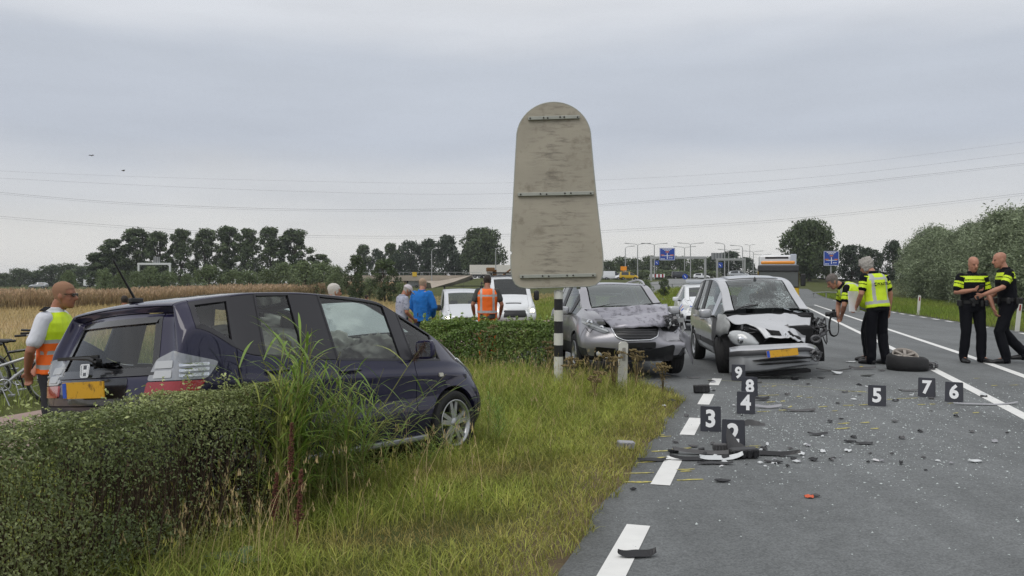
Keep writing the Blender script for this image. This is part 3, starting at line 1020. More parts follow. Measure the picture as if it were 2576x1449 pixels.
# ------------------------------------------------------------------ the dark hatchback in the hedge
def hatchback():
 root = thing('hatchback_car', 'dark purple-black hatchback standing in the hedge, seen from its rear corner, airbags hanging inside', 'car')
 paint_ = mat('dark_violet_paint', (0.014, 0.012, 0.042), rough=0.45, spec=0.12, coat=1.0, var=0.12, scale=2.0)
 blk = mat('gloss_black', (0.010, 0.010, 0.012), rough=0.22, coat=0.5)
 frame_m = mat('pillar_black', (0.022, 0.021, 0.026), rough=0.35)
 #      x     zlow  zbelt  ztop   wlow  wmid  wbelt  wtop  dxt
 st = [(-1.81, 0.30, 0.925, 1.365, .70, .80, .785, .610, 0.0),
   (-1.68, 0.24, 1.010, 1.418, .76, .840, .815, .640, .08),
   (-1.56, 0.20, 1.035, 1.460, .80, .848, .826, .655, .02),
   (-1.16, 0.20, 1.025, 1.512, .80, .848, .830, .665, .09),
   (-1.02, 0.20, 1.010, 1.526, .80, .848, .830, .668, .05),
   (-0.50, 0.20, 0.965, 1.538, .80, .848, .830, .670, -.03),
   (-0.32, 0.20, 0.950, 1.537, .80, .848, .830, .670, -.06),
   (0.42, 0.20, 0.915, 1.500, .80, .848, .830, .655, -.02),
   (0.57, 0.20, 0.910, 1.450, .80, .848, .828, .658, -.05),
   (0.64, 0.20, 0.905, 1.422, .80, .848, .828, .660, -.05),
   (1.16, 0.20, 0.890, 1.160, .80, .848, .805, .690, .0),
   (1.40, 0.20, 0.860, 1.030, .80, .845, .780, .660, .0),
   (1.66, 0.22, 0.775, 0.900, .77, .83, .735, .610, .0),
   (1.86, 0.24, 0.640, 0.745, .70, .78, .670, .520, .0),
   (1.93, 0.28, 0.560, 0.640, .62, .70, .600, .440, .0)]
 rear_x = [-1.74, -1.81, -1.81, -1.78, -1.765, -1.625, -1.58]
 front_x = [1.88, 1.95, 1.95, 1.93, 1.91, 1.88, 1.84]
 #  the rear quarter pane ends in a point at its upper rear
 ovr = {(2, 4): (-.02, .31), (2, 5): (0.0, -.02), (2, 3): (-.02, .19), (14, 3): (0, -.01)}
 def part(s, i, j, k):
  if s in 'LR':
   if k in (4,) :
    if i == 2: return 'quarter_window'
    if i == 3: return 'pillar'
    if i == 4: return 'rear_side_window'
    if i == 5: return 'pillar'
    if i in (6, 7): return 'front_side_window'
    if i == 8: return 'pillar'
    if i == 9: return 'corner_window'
   if k == 3 and i in (3, 4, 5, 6, 7, 8, 9): return 'rear_door' if i in (3, 4, 5) else ('front_door' if i < 9 else 'fender')
   if k == 5 and 2 <= i <= 9: return 'roof_side'
   if i in (4,) or (i == 5 and k < 4) : return 'rear_door'
   if i in (3,) and k < 4: return 'rear_door'
   if i in (6, 7, 8) and k < 4: return 'front_door'
   if i >= 9 and k < 4:
    return 'front_bumper' if (i >= 12 and k < 3) else 'fender'
   if i == 0 and k < 2: return 'rear_bumper'
   if i >= 9: return 'fender'
   return 'quarter_panel'
  if s == 'T':
   if 7 <= i <= 9 and 1 <= j <= 4: return 'windscreen'
   if i >= 10: return 'bonnet' if 1 <= j <= 4 else 'fender'
   if i in (7, 8, 9): return 'roof_side'
   if i == 0: return 'spoiler'
   return 'roof'
  if s == 'K':
   if k == 4 and 1 <= j <= 4: return 'rear_window'
   if k >= 2: return 'tailgate' if 1 <= j <= 4 else 'quarter_panel'
   return 'rear_bumper'
  if s == 'F':
   return 'front_bumper' if k < 4 else 'bonnet'
  return 'underbody'
 car = Car(st, rear_x, front_x, part, level=3, ovr=ovr, curve_r=0.10, win=(0.004, 0.006), crown=0.03)
 co = car.co
 # crease along the flank under the belt, slight hollow below it
 side = np.abs(co[:, 1]) > 0.6
 crease = np.exp(-((co[:, 2] - (0.80 + 0.03 * (-co[:, 0]))) / 0.035) ** 2) * side * (np.abs(co[:, 0]) < 1.5)
 co[:, 1] += np.sign(co[:, 1]) * 0.012 * crease
 hollow = np.exp(-((co[:, 2] - 0.58) / 0.10) ** 2) * side * sstep(1.4, 1.0, np.abs(co[:, 0]))
 co[:, 1] -= np.sign(co[:, 1]) * 0.018 * hollow
 ax = [(1.25, .30), (-1.25, .30)]
 bv = car.bvh()
 car.arches(ax, 0.345, 0.55)
 for nm in ('roof', 'roof_side', 'quarter_panel', 'fender', 'front_door', 'rear_door', 'bonnet', 'tailgate', 'spoiler', 'rear_bumper', 'front_bumper'):
  ob = car.cut(nm, paint_, root, gap=0.0015 if nm in ('roof_side',) else 0.004, depth=.03)
 car.cut('pillar', frame_m, root, gap=.002)
 car.cut('underbody', dark_inside, root, 0, .0)
 gs = glass_mat('hatch_side_glass', (0.86, 0.92, 0.90))
 shat = glass_mat('hatch_windscreen', (0.80, 0.88, 0.88), cracks=0.8, cscale=10, glow=.42)
 for nm in ('quarter_window', 'rear_side_window', 'front_side_window', 'corner_window'):
  car.cut(nm, gs, root, .010, .012, .010)
 car.cut('rear_window', glass_mat('hatch_rear_glass', (0.62, 0.66, 0.66)), root, .012, .012, .006)
 car.cut('windscreen', shat, root, .010, .012, .006)
 # black seals round the panes
 for nm in ('rear_side_window', 'front_side_window', 'corner_window', 'quarter_window', 'rear_window', 'windscreen'):
  for V, F in pieces(*car.panel(nm)):
   Nv, fn = vnormals(V, F)
   ed = {}
   for fi, f in enumerate(F):
    for k in range(4):
     a, b = int(f[k]), int(f[(k + 1) % 4]); ed.setdefault((min(a, b), max(a, b)), []).append((a, b, fi))
   bd = [e[0] for e in ed.values() if len(e) == 1]
   mv = np.zeros_like(V)
   for a, b, fi in bd:
    d = np.cross(fn[fi], V[b] - V[a]); d /= max(np.linalg.norm(d), 1e-9); mv[a] += d; mv[b] += d
   mv /= np.maximum(np.linalg.norm(mv, axis=1, keepdims=True), 1e-9)
   wdt = {'rear_window': .05, 'windscreen': .04, 'quarter_window': .035}.get(nm, .014)
   mb = MB()
   for a, b, fi in bd:
    o_ = Nv[a] * .003, Nv[b] * .003
    mb.add([V[a] + o_[0] - mv[a] * .006, V[b] + o_[1] - mv[b] * .006, V[b] + o_[1] + mv[b] * wdt, V[a] + o_[0] + mv[a] * wdt], [(0, 1, 2, 3)])
    mb.add([V[a] + o_[0] + mv[a] * wdt, V[b] + o_[1] + mv[b] * wdt, V[b] - Nv[b] * .02 + mv[b] * wdt, V[a] - Nv[a] * .02 + mv[a] * wdt], [(0, 1, 2, 3)])
   mb.build('window_seal', frame_m if nm != 'rear_window' else blk, root)
 # wheels
 for x, y, stc in ((1.25, -.755, .0), (1.25, .755, .0), (-1.25, -.755, 0), (-1.25, .755, 0)):
  wheel(root, x, y, .30, .302, .19, .215, 5, 1 if y > 0 else -1, rot=.3, steer=stc)
 arch_liner(root, ax, .345, .79, .5)
 cabin(root, 1.15, .35, -.55, .72, .30, .50, .98, .98)
 # lamps
 dR = Vector((1, .55, 0))
 for sg, dd in ((-1, Vector((1, .75, 0))), (1, Vector((1, -.75, 0)))):
  def P(x, y, z): return (x, y * -sg, z)
  up = rpoly([P(-1.80, -.60, .885), P(-1.78, -.66, 1.03), P(-1.66, -.74, 1.085), P(-1.39, -.86, .995), P(-1.46, -.84, .88)], .03)
  lo = rpoly([P(-1.81, -.585, .79), P(-1.80, -.60, .878), P(-1.465, -.84, .873), P(-1.52, -.82, .79)], .02)
  o = patch(bv, up, dd, 'tail_lamp', mat('tail_lens', (.27, .28, .30), rough=.12, spec=.8, coat=1.0, metal=.3, var=.12, scale=20), root, .012, .04, .05)
  for z in (.90, .935, .97):   # chrome ribs inside the lens
   rib = [P(-1.60, -.77, z), P(-1.60, -.77, z + .022), P(-1.455, -.85, z + .022), P(-1.455, -.85, z)]
   patch(bv, rpoly(rib, .008), dd, 'lamp_rib', chrome, o, .018, .01, .08)
  for a in (.90, .965):
   q = [P(-1.76, -.635, a), P(-1.76, -.645, a + .05), P(-1.63, -.72, a + .05), P(-1.63, -.72, a)]
   patch(bv, rpoly(q, .01), dd, 'lamp_cell', mat('lamp_cell', (.48, .49, .50), rough=.2, metal=.4), o, .018, .01, .08)
  patch(bv, lo, dd, 'brake_lamp', lamp_red, root, .012, .04, .05)
  hd = Vector((-1, .5 * sg * -1 * -1 if False else (-.6 * sg), -.35))
  hl = rpoly([(1.42, sg * .72, .90), (1.60, sg * .58, .865), (1.88, sg * .46, .66), (1.86, sg * .58, .60), (1.68, sg * .73, .71)], .03)
  patch(bv, hl, Vector((-.6, -sg * .7, -.45)), 'headlamp', lamp_glass, root, .012, .03, .05)
 # rear: plate, badge, wiper, recess
 Mp = frame((-1.862, 0, .845), (0, -1, 0), (-.04, 0, 1))
 plate(root, Mp, .52, .115)
 rec = rpoly([(-1.84, -.36, .74), (-1.83, -.36, .915), (-1.83, .36, .915), (-1.84, .36, .74)], .03)
 patch(bv, rec, (1, 0, 0), 'plate_recess', blk, root, .004, .02, .1)
 patch(bv, rpoly([(-1.80, -.62, .925), (-1.80, -.62, .945), (-1.80, .62, .945), (-1.80, .62, .925)], .012), (1, 0, 0), 'tailgate_trim', blk, root, .012, .02, .12)
 Mb = frame((-1.842, 0, .975), (0, -1, 0), (.12, 0, 1))
 def bevel_poly(b, pts, d=.010):
  b.prism(pts, d, Mb)
 bdg = MB()
 ring_o = rpoly([(-.052, -.045, 0), (.052, -.045, 0), (.062, .05, 0), (-.062, .05, 0)], .018, 4)
 ring_i = rpoly([(-.043, -.036, 0), (.043, -.036, 0), (.052, .041, 0), (-.052, .041, 0)], .014, 4)
 n = len(ring_o)
 A = [Mb @ Vector((p[0], p[1], .012)) for p in ring_o]; B = [Mb @ Vector((p[0], p[1], .012)) for p in ring_i]; C = [Mb @ Vector((p[0], p[1], -.02)) for p in ring_o]
 bdg.add(A + B + C, [(k, (k + 1) % n, n + (k + 1) % n, n + k) for k in range(n)] + [(2 * n + k, 2 * n + (k + 1) % n, (k + 1) % n, k) for k in range(n)])
 for sg in (-1, 1):
  bevel_poly(bdg, [(sg * .020, -.034), (sg * .036, -.034), (sg * .045, .040), (sg * .022, .040)][::sg])
 bevel_poly(bdg, [(-.026, -.010), (.026, -.010), (.028, .012), (-.028, .012)])
 bdg.build('badge', chrome, root)
 wp = MB()
 wp.tube([(-1.815, -.10, 1.03), (-1.83, -.02, 1.06), (-1.80, .34, 1.075)], [.016, .014, .007], 6)
 wp.box((-1.803, .17, 1.073), (.014, .5, .024), rot=(0, 0, R(2)))
 wp.lathe([(0, .02), (.03, .018), (.032, -.02)], 12, 0, 'x', c=(-1.815, -.10, 1.03))
 wp.build('rear_wiper', black_plastic, root)
 an = MB()
 za = bv.ray_cast(Vector((-1.45, 0, 3)), Vector((0, 0, -1)))[0].z
 an.box((-1.45, 0, za + .015), (.10, .05, .04), taper=.55, bev=.01)
 an.tube([(-1.46, 0, za + .03), (-1.62, 0, za + .31)], [.010, .006], 6)
 an.build('roof_aerial', black_plastic, root)
 mirror(root, .76, -.83, 1.00, mat('dark_violet_paint', None), -1, (.10, .19, .17))
 mirror(root, .76, .83, 1.00, mat('dark_violet_paint', None), 1, (.10, .19, .17))
 for sg in (-1, 1):
  handle(root, bv, -.10, .86, sg, paint_); handle(root, bv, -.86, .90, sg, paint_)
  patch(bv, rpoly([(1.03, sg * .8, .745), (1.03, sg * .8, .78), (1.09, sg * .8, .78), (1.09, sg * .8, .745)], .012), (0, -sg, 0), 'side_repeater', mat('white_lens', (.6, .58, .5), rough=.2), root, .012, .02, .06)
  sk = MB(); sk.box((0, sg * .80, .215), (1.75, .05, .05), bev=.015)
  sk.build('sill_trim', mat('silver_trim', (.25, .26, .28), rough=.3, metal=.6), root)
 # airbags: a curtain along the window and a heap on the door side
 bag = mat('airbag_cloth', (0.56, 0.53, 0.46), rough=0.9, var=.15, scale=10)
 def cushion(name, c, size, amp, seed):
  bm = bmesh.new(); bmesh.ops.create_icosphere(bm, subdivisions=4, radius=1)
  for v in bm.verts:
   p = v.co.copy()
   k = 1 + amp * noise.fractal(p * 2.6 + Vector((seed, 0, 0)), 1, 2, 4) - .6 * amp * abs(math.sin(9 * p.x + 4 * p.z + seed))
   v.co = Vector((c[0] + p.x * size[0] * k, c[1] + p.y * size[1] * k, c[2] + p.z * size[2] * k))
  for f in bm.faces: f.smooth = True
  me = bpy.data.meshes.new(name); bm.to_mesh(me); bm.free(); me.materials.append(bag)
  return meshobj(name, me, root)
 cushion('airbag', (.62, -.45, 1.0), (.36, .17, .17), .30, 1.0)
 cushion('airbag', (.85, .32, 1.03), (.26, .26, .19), .30, 5.0)
 cushion('airbag', (-.62, -.48, 1.03), (.20, .12, .20), .28, 9.0)
 cushion('airbag', (.1, .60, 1.15), (.85, .05, .17), .25, 3.0)
 return root

_orig_mat = mat
def mat(name, col, **k):
 return MATS[name] if name in MATS else _orig_mat(name, col, **k)
car_a = hatchback()
car_a.location = (-1.904, 7.448, -0.150)
_q = Matrix.Rotation(0.977, 3, 'Z') @ Matrix.Rotation(0.032, 3, 'Y') @ Matrix.Rotation(-0.091, 3, 'X')
car_a.rotation_euler = _q.to_euler()
# ------------------------------------------------------------------ grass, hedge, reeds
def vnoise(x, y, s, seed=0.0):
 """cheap smooth 2d noise in 0..1 for numpy arrays"""
 t = 0; a = 0
 for k, (fx, fy, ph) in enumerate(((1.0, .37, 0), (-.61, 1.13, 1.7), (1.71, -1.23, 4.1), (2.3, 1.9, 2.2), (-3.1, 2.7, 5.3))):
  wgt = 1 / (1 + k * .5)
  t = t + wgt * np.sin(s * (fx * x + fy * y) + ph + seed * (k + 1.3) + 1.3 * np.sin(s * .7 * (fy * x - fx * y) + seed))
  a += wgt
 return .5 + .5 * t / a * 1.3

def blades(x, y, z, h, wd, bend, col, levels=(0, .4, .75, 1.0), az=None, lean=None):
 """many blades of grass in one mesh: arrays of root, height, width, bend and colour"""
 n = len(x)
 a = rng.uniform(0, 2 * PI, n) if az is None else az
 ln = rng.uniform(0, 2 * PI, n) if lean is None else lean
 k = len(levels)
 V = np.zeros((n, 2 * k, 3)); C = np.zeros((n, 2 * k, 3))
 ca, sa = np.cos(a), np.sin(a)
 for i, t in enumerate(levels):
  off = h * bend * t * t
  cx = x + np.cos(ln) * off; cy = y + np.sin(ln) * off
  cz = z + h * t * np.sqrt(np.maximum(1 - (bend * t * .75) ** 2, .12))
  hw = wd * .5 * max(1 - t, 0.06) ** .6 * (1.0 if i else .8)
  V[:, 2 * i, 0] = cx - ca * hw; V[:, 2 * i, 1] = cy - sa * hw; V[:, 2 * i, 2] = cz
  V[:, 2 * i + 1, 0] = cx + ca * hw; V[:, 2 * i + 1, 1] = cy + sa * hw; V[:, 2 * i + 1, 2] = cz
  C[:, 2 * i] = C[:, 2 * i + 1] = col
 b = np.arange(n)[:, None] * (2 * k)
 F = np.concatenate([b + [2 * i, 2 * i + 1, 2 * i + 3, 2 * i + 2] for i in range(k - 1)], 0)
 return V.reshape(-1, 3), F, C.reshape(-1, 3)

leaf_m = mat('grass_blade', (.1, .12, .03), rough=0.6, attr='tint', transl=0.28, spec=0.25)
G_GREEN = np.array((.165, .275, .040)); G_LIME = np.array((.320, .410, .062)); G_YEL = np.array((.470, .440, .115))
G_STRAW = np.array((.60, .46, .25)); G_BROWN = np.array((.31, .185, .095))

def mixc(*cw):
 t = sum(wg[:, None] * c for c, wg in cw); s_ = sum(wg for c, wg in cw)
 return t / s_[:, None]

def car_clear(x, y, pad=0.0):
 """true where no car body stands"""
 c, s_ = math.cos(.977), math.sin(.977)
 dx, dy = x + 1.904, y - 7.448
 lx = dx * c + dy * s_; ly = -dx * s_ + dy * c
 return ~((np.abs(ly) < .80 + pad) & (lx > -1.8) & (lx < 1.85))

def near_verge():
 n = 190000
 v = rng.uniform(1.6, 14.6, n)
 u = -1.0 - rng.uniform(0, 1, n) ** 1.15 * 7.2
 x = u * CA + v * SA; y = -u * SA + v * CA
 el = pave_edge_left(v) + .06 * np.sin(v * 5.3) + .05 * np.sin(v * 13.7 + 1)
 dist = el - u
 d = np.hypot(x, y)
 az = x / np.maximum(y, .3)
 ok = (dist > -.05) & (y > 2.4) & (np.abs(az) < .72) & (u > -6.6)
 ok &= rng.uniform(0, 1, n) < np.clip(7.5 / d, .35, 1.0)
 ok &= car_clear(x, y)
 # thin at the ragged brown edge of the asphalt
 ok &= rng.uniform(0, 1, n) < np.clip(.5 + dist / .4, 0, 1)
 x, y, u, v, dist = x[ok], y[ok], u[ok], v[ok], dist[ok]
 n = len(x)
 n1 = vnoise(x, y, 1.1, .3); n2 = vnoise(x, y, 2.7, 2.0); n3 = vnoise(x, y, .6, 5.0); r1 = rng.uniform(0, 1, n)
 edge = sstep(.75, .10, dist) * (.55 + .6 * n2)
 tall = sstep(.9, 2.6, dist)
 h = .065 + .06 * tall + .09 * n1 * tall + .045 * n2 - .04 * edge
 h = h + .13 * sstep(9.5, 12.0, v) * sstep(.15, .7, dist)
 h *= rng.uniform(.55, 1.35, n)
 dry = np.exp(-(((x + .72) / .62) ** 2 + ((y - 5.15) / .26) ** 2)) + .7 * np.exp(-(((x + .1) / .5) ** 2 + ((y - 6.9) / .35) ** 2)) + .6 * np.exp(-(((x + .95) / .3) ** 2 + ((y - 4.3) / .2) ** 2))
 h *= 1 - .6 * np.minimum(dry, 1)
 straw = sstep(1.7, 2.5, dist) * sstep(7.6, 5.8, v) * n2
 col = mixc((G_GREEN, .25 + 2.0 * (n1 ** 2 + .5 * sstep(8.5, 7.0, v) * sstep(6.0, 7.0, v) * sstep(1.3, 2.2, dist)) * sstep(.3, 1.6, dist)), (G_LIME, .55 + .5 * n2), (G_YEL, .30 + .8 * n3 * (1 - .4 * tall)), (G_STRAW, .10 + .9 * straw + .25 * dry + .15 * edge), (G_BROWN, 1.2 * edge + 3.2 * dry + .04))
 pick = rng.uniform(0, 1, n)
 one = np.where((pick < .09)[:, None], G_STRAW, np.where((pick < .44)[:, None], G_LIME, np.where((pick < .72)[:, None], G_GREEN, G_YEL)))
 kk = np.clip(.34 - .3 * dry, .05, 1)[:, None]; col = col * (1 - kk) + one * kk
 col *= (.72 + .5 * vnoise(x, y, 4.3, 9.0))[:, None] * rng.uniform(.55, 1.35, n)[:, None]
 z = ground_z(x, y) - .01
 V, F, C = blades(x, y, z, h * 1.25, rng.uniform(.0035, .0075, n) * (1 + .05 * np.hypot(x, y)), rng.uniform(.25, 1.15, n), col)
 tag(meshobj('verge_grass', npmesh('verge_grass', V, F, [leaf_m], col=C)), 'yellow-green rough grass of the verge beside the road', 'grass', kind='stuff')
near_verge()

def stalks():
 """tall dry flowering stalks and fine seed heads before the hedge and across the verge"""
 n = 4200
 v = rng.uniform(3.6, 13.2, n); u = -1.5 - rng.uniform(0, 1, n) * 3.2
 x = u * CA + v * SA; y = -u * SA + v * CA
 dist = pave_edge_left(v) - u
 wgt = (.05 + .95 * 1.3 * np.exp(-((x + 1.72) / .42) ** 2 - ((y - 4.9) / .7) ** 2) + .35 * np.exp(-((x + .6) / .5) ** 2 - ((y - 6.4) / .6) ** 2) + .28 * sstep(9.5, 11.5, v)) * (dist > .4)
 ok = (rng.uniform(0, 1, n) < wgt) & car_clear(x, y)
 x, y, v = x[ok], y[ok], v[ok]; n = len(x)
 h = rng.uniform(.28, .58, n)
 col = np.where((rng.uniform(0, 1, n) < .75)[:, None], G_STRAW * 1.05, G_YEL) * rng.uniform(.7, 1.25, n)[:, None]
 V, F, C = blades(x, y, ground_z(x, y), h, np.full(n, .0042), rng.uniform(.05, .5, n), col, levels=(0, .35, .7, .85, 1.0))
 # seed heads: short wide blades hanging at the tips
 tips = V.reshape(n, -1, 3)[:, -1]
 k = 4
 hx = np.repeat(tips[:, 0], k) + rng.normal(0, .008, n * k); hy = np.repeat(tips[:, 1], k) + rng.normal(0, .008, n * k)
 hz = np.repeat(tips[:, 2], k) - rng.uniform(.0, .07, n * k)
 V2, F2, C2 = blades(hx, hy, hz, rng.uniform(.02, .045, n * k), np.full(n * k, .007), rng.uniform(0, .6, n * k), np.repeat(col * .9, k, 0), levels=(0, .4, .75, .9, 1.0))
 V = np.vstack([V, V2]); F = np.vstack([F, F2 + len(C)]); C = np.vstack([C, C2])
 tag(meshobj('dry_stalks', npmesh('dry_stalks', V, F, [leaf_m], col=C)), 'straw-coloured grass stalks with seed heads standing before the hedge', 'dry grass', kind='stuff')
stalks()

def far_grass(name, label, n, us, vs, h, wd, cols, dens=None, seed=1.0, bend=(.1, .7)):
 v = vs[0] + (vs[1] - vs[0]) * rng.uniform(0, 1, n) ** 1.35
 u = rng.uniform(us[0], us[1], n)
 x = u * CA + v * SA; y = -u * SA + v * CA
 el = pave_edge_left(v); er = pave_edge_right(v)
 ok = ((u < el - .02) | (u > er + .06)) & (y > 2) & (np.abs(x / y) < .75) & (np.abs(u + 8.5 + .025 * np.maximum(v - 14, 0) ** 1.15) > 1.55) & car_clear(x, y, .1)
 if dens is not None: ok &= rng.uniform(0, 1, n) < dens(u, v)
 x, y, u, v = x[ok], y[ok], u[ok], v[ok]; n = len(x)
 n1 = vnoise(x, y, .5, seed); n2 = vnoise(x, y, .17, seed + 3)
 cs = [np.array(c) for c in cols]
 col = mixc((cs[0], .2 + n1), (cs[1], .2 + 1 - n1), (cs[2], .1 + 1.3 * n2 ** 2)) * rng.uniform(.65, 1.3, n)[:, None]
 hh = rng.uniform(*h, n) * (.7 + .6 * n1)
 d = np.hypot(x, y)
 V, F, C = blades(x, y, ground_z(x, y) - .02, hh, wd * (1 + d / 40) * rng.uniform(.7, 1.3, n), rng.uniform(*bend, n), col, levels=(0, .5, 1.0))
 return tag(meshobj(name, npmesh(name, V, F, [leaf_m], col=C)), label, 'grass', kind='stuff')
far_grass('path_grass', 'green grass along the cycle path behind the hatchback', 60000, (-24, -4.5), (7.5, 60), (.10, .30), .010, (G_GREEN * .9, G_LIME * .85, G_STRAW * .8), seed=2)
far_grass('bank_grass', 'lush green grass bank behind the silver cars', 46000, (-22, 0), (36, 95), (.25, .55), .022, (G_GREEN * .95, G_LIME * .8, G_YEL * .7), seed=4)
far_grass('right_verge_grass', 'green grass verge between the road and the willow row', 60000, (5.5, 22), (14, 110), (.12, .34), .016, (G_GREEN * .85, G_LIME * .72, G_YEL * .75), seed=6)
far_grass('straw_field', 'dry straw-coloured grass of the open field on the left', 60000, (-58, -15), (10, 105), (.20, .45), .016, (G_STRAW * .95, G_STRAW * .8, G_YEL * .75), seed=8, dens=lambda u, v: sstep(-14, -19, u))
def reed_bed():
 n = 46000
 u = -58 - rng.uniform(0, 1, n) ** 1.5 * 10; v = rng.uniform(18, 132, n)
 x = u * CA + v * SA; y = -u * SA + v * CA
 n1 = vnoise(x, y, .33, 1.0); n2 = vnoise(x, y, .12, 7.0)
 top = rng.uniform(0, 1, n)
 h = (1.25 + .35 * n1) * rng.uniform(.6, 1.12, n)
 col = mixc((np.array((.46, .36, .21)), .4 + top), (np.array((.36, .25, .14)), .3 + n2), (np.array((.15, .15, .06)), .55 * (n1 < .4) * 1.0 + .05)) * rng.uniform(.6, 1.35, n)[:, None]
 V, F, C = blades(x, y, ground_z(x, y) - .02, h, rng.uniform(.05, .11, n), rng.uniform(.05, .4, n), col, levels=(0, .5, 1.0))
 k = rng.choice(n, 16000, replace=False)
 tx, ty, tz = x[k], y[k], ground_z(x[k], y[k]) + h[k] * .92
 V2, F2, C2 = blades(tx, ty, tz, rng.uniform(.18, .34, len(k)), rng.uniform(.10, .2, len(k)), rng.uniform(.2, .8, len(k)), np.array((.50, .36, .23)) * rng.uniform(.7, 1.2, len(k))[:, None], levels=(0, .5, 1.0))
 V = np.vstack([V, V2]); F = np.vstack([F, F2 + len(C)]); C = np.vstack([C, C2])
 tag(meshobj('reed_bed', npmesh('reed_bed', V, F, [leaf_m], col=C)), 'long band of brown reeds and dead weeds at the far side of the field', 'reeds', kind='stuff')
reed_bed()

def leaf_cloud(P, Nrm, size, asp, col, fold=.25):
 """diamond leaves at points P facing roughly along Nrm"""
 n = len(P)
 r_ = rng.normal(size=(n, 3))
 t = r_ - Nrm * (r_ * Nrm).sum(1, keepdims=True); t /= np.maximum(np.linalg.norm(t, axis=1, keepdims=True), 1e-6)
 b = np.cross(Nrm, t)
 s_ = size[:, None]
 V = np.zeros((n, 4, 3))
 V[:, 0] = P - t * s_; V[:, 2] = P + t * s_ - Nrm * s_ * .15
 V[:, 1] = P + b * s_ * asp + Nrm * s_ * fold; V[:, 3] = P - b * s_ * asp + Nrm * s_ * fold
 F = np.arange(n * 4).reshape(n, 4)
 return V.reshape(-1, 3), F, np.repeat(col, 4, 0)

hedge_leaf = mat('hedge_leaf', (.05, .07, .02), rough=.40, attr='tint', transl=.25, spec=.5)
twig_m = mat('twig_bark', (.085, .058, .038), rough=.9, var=.3, scale=20)

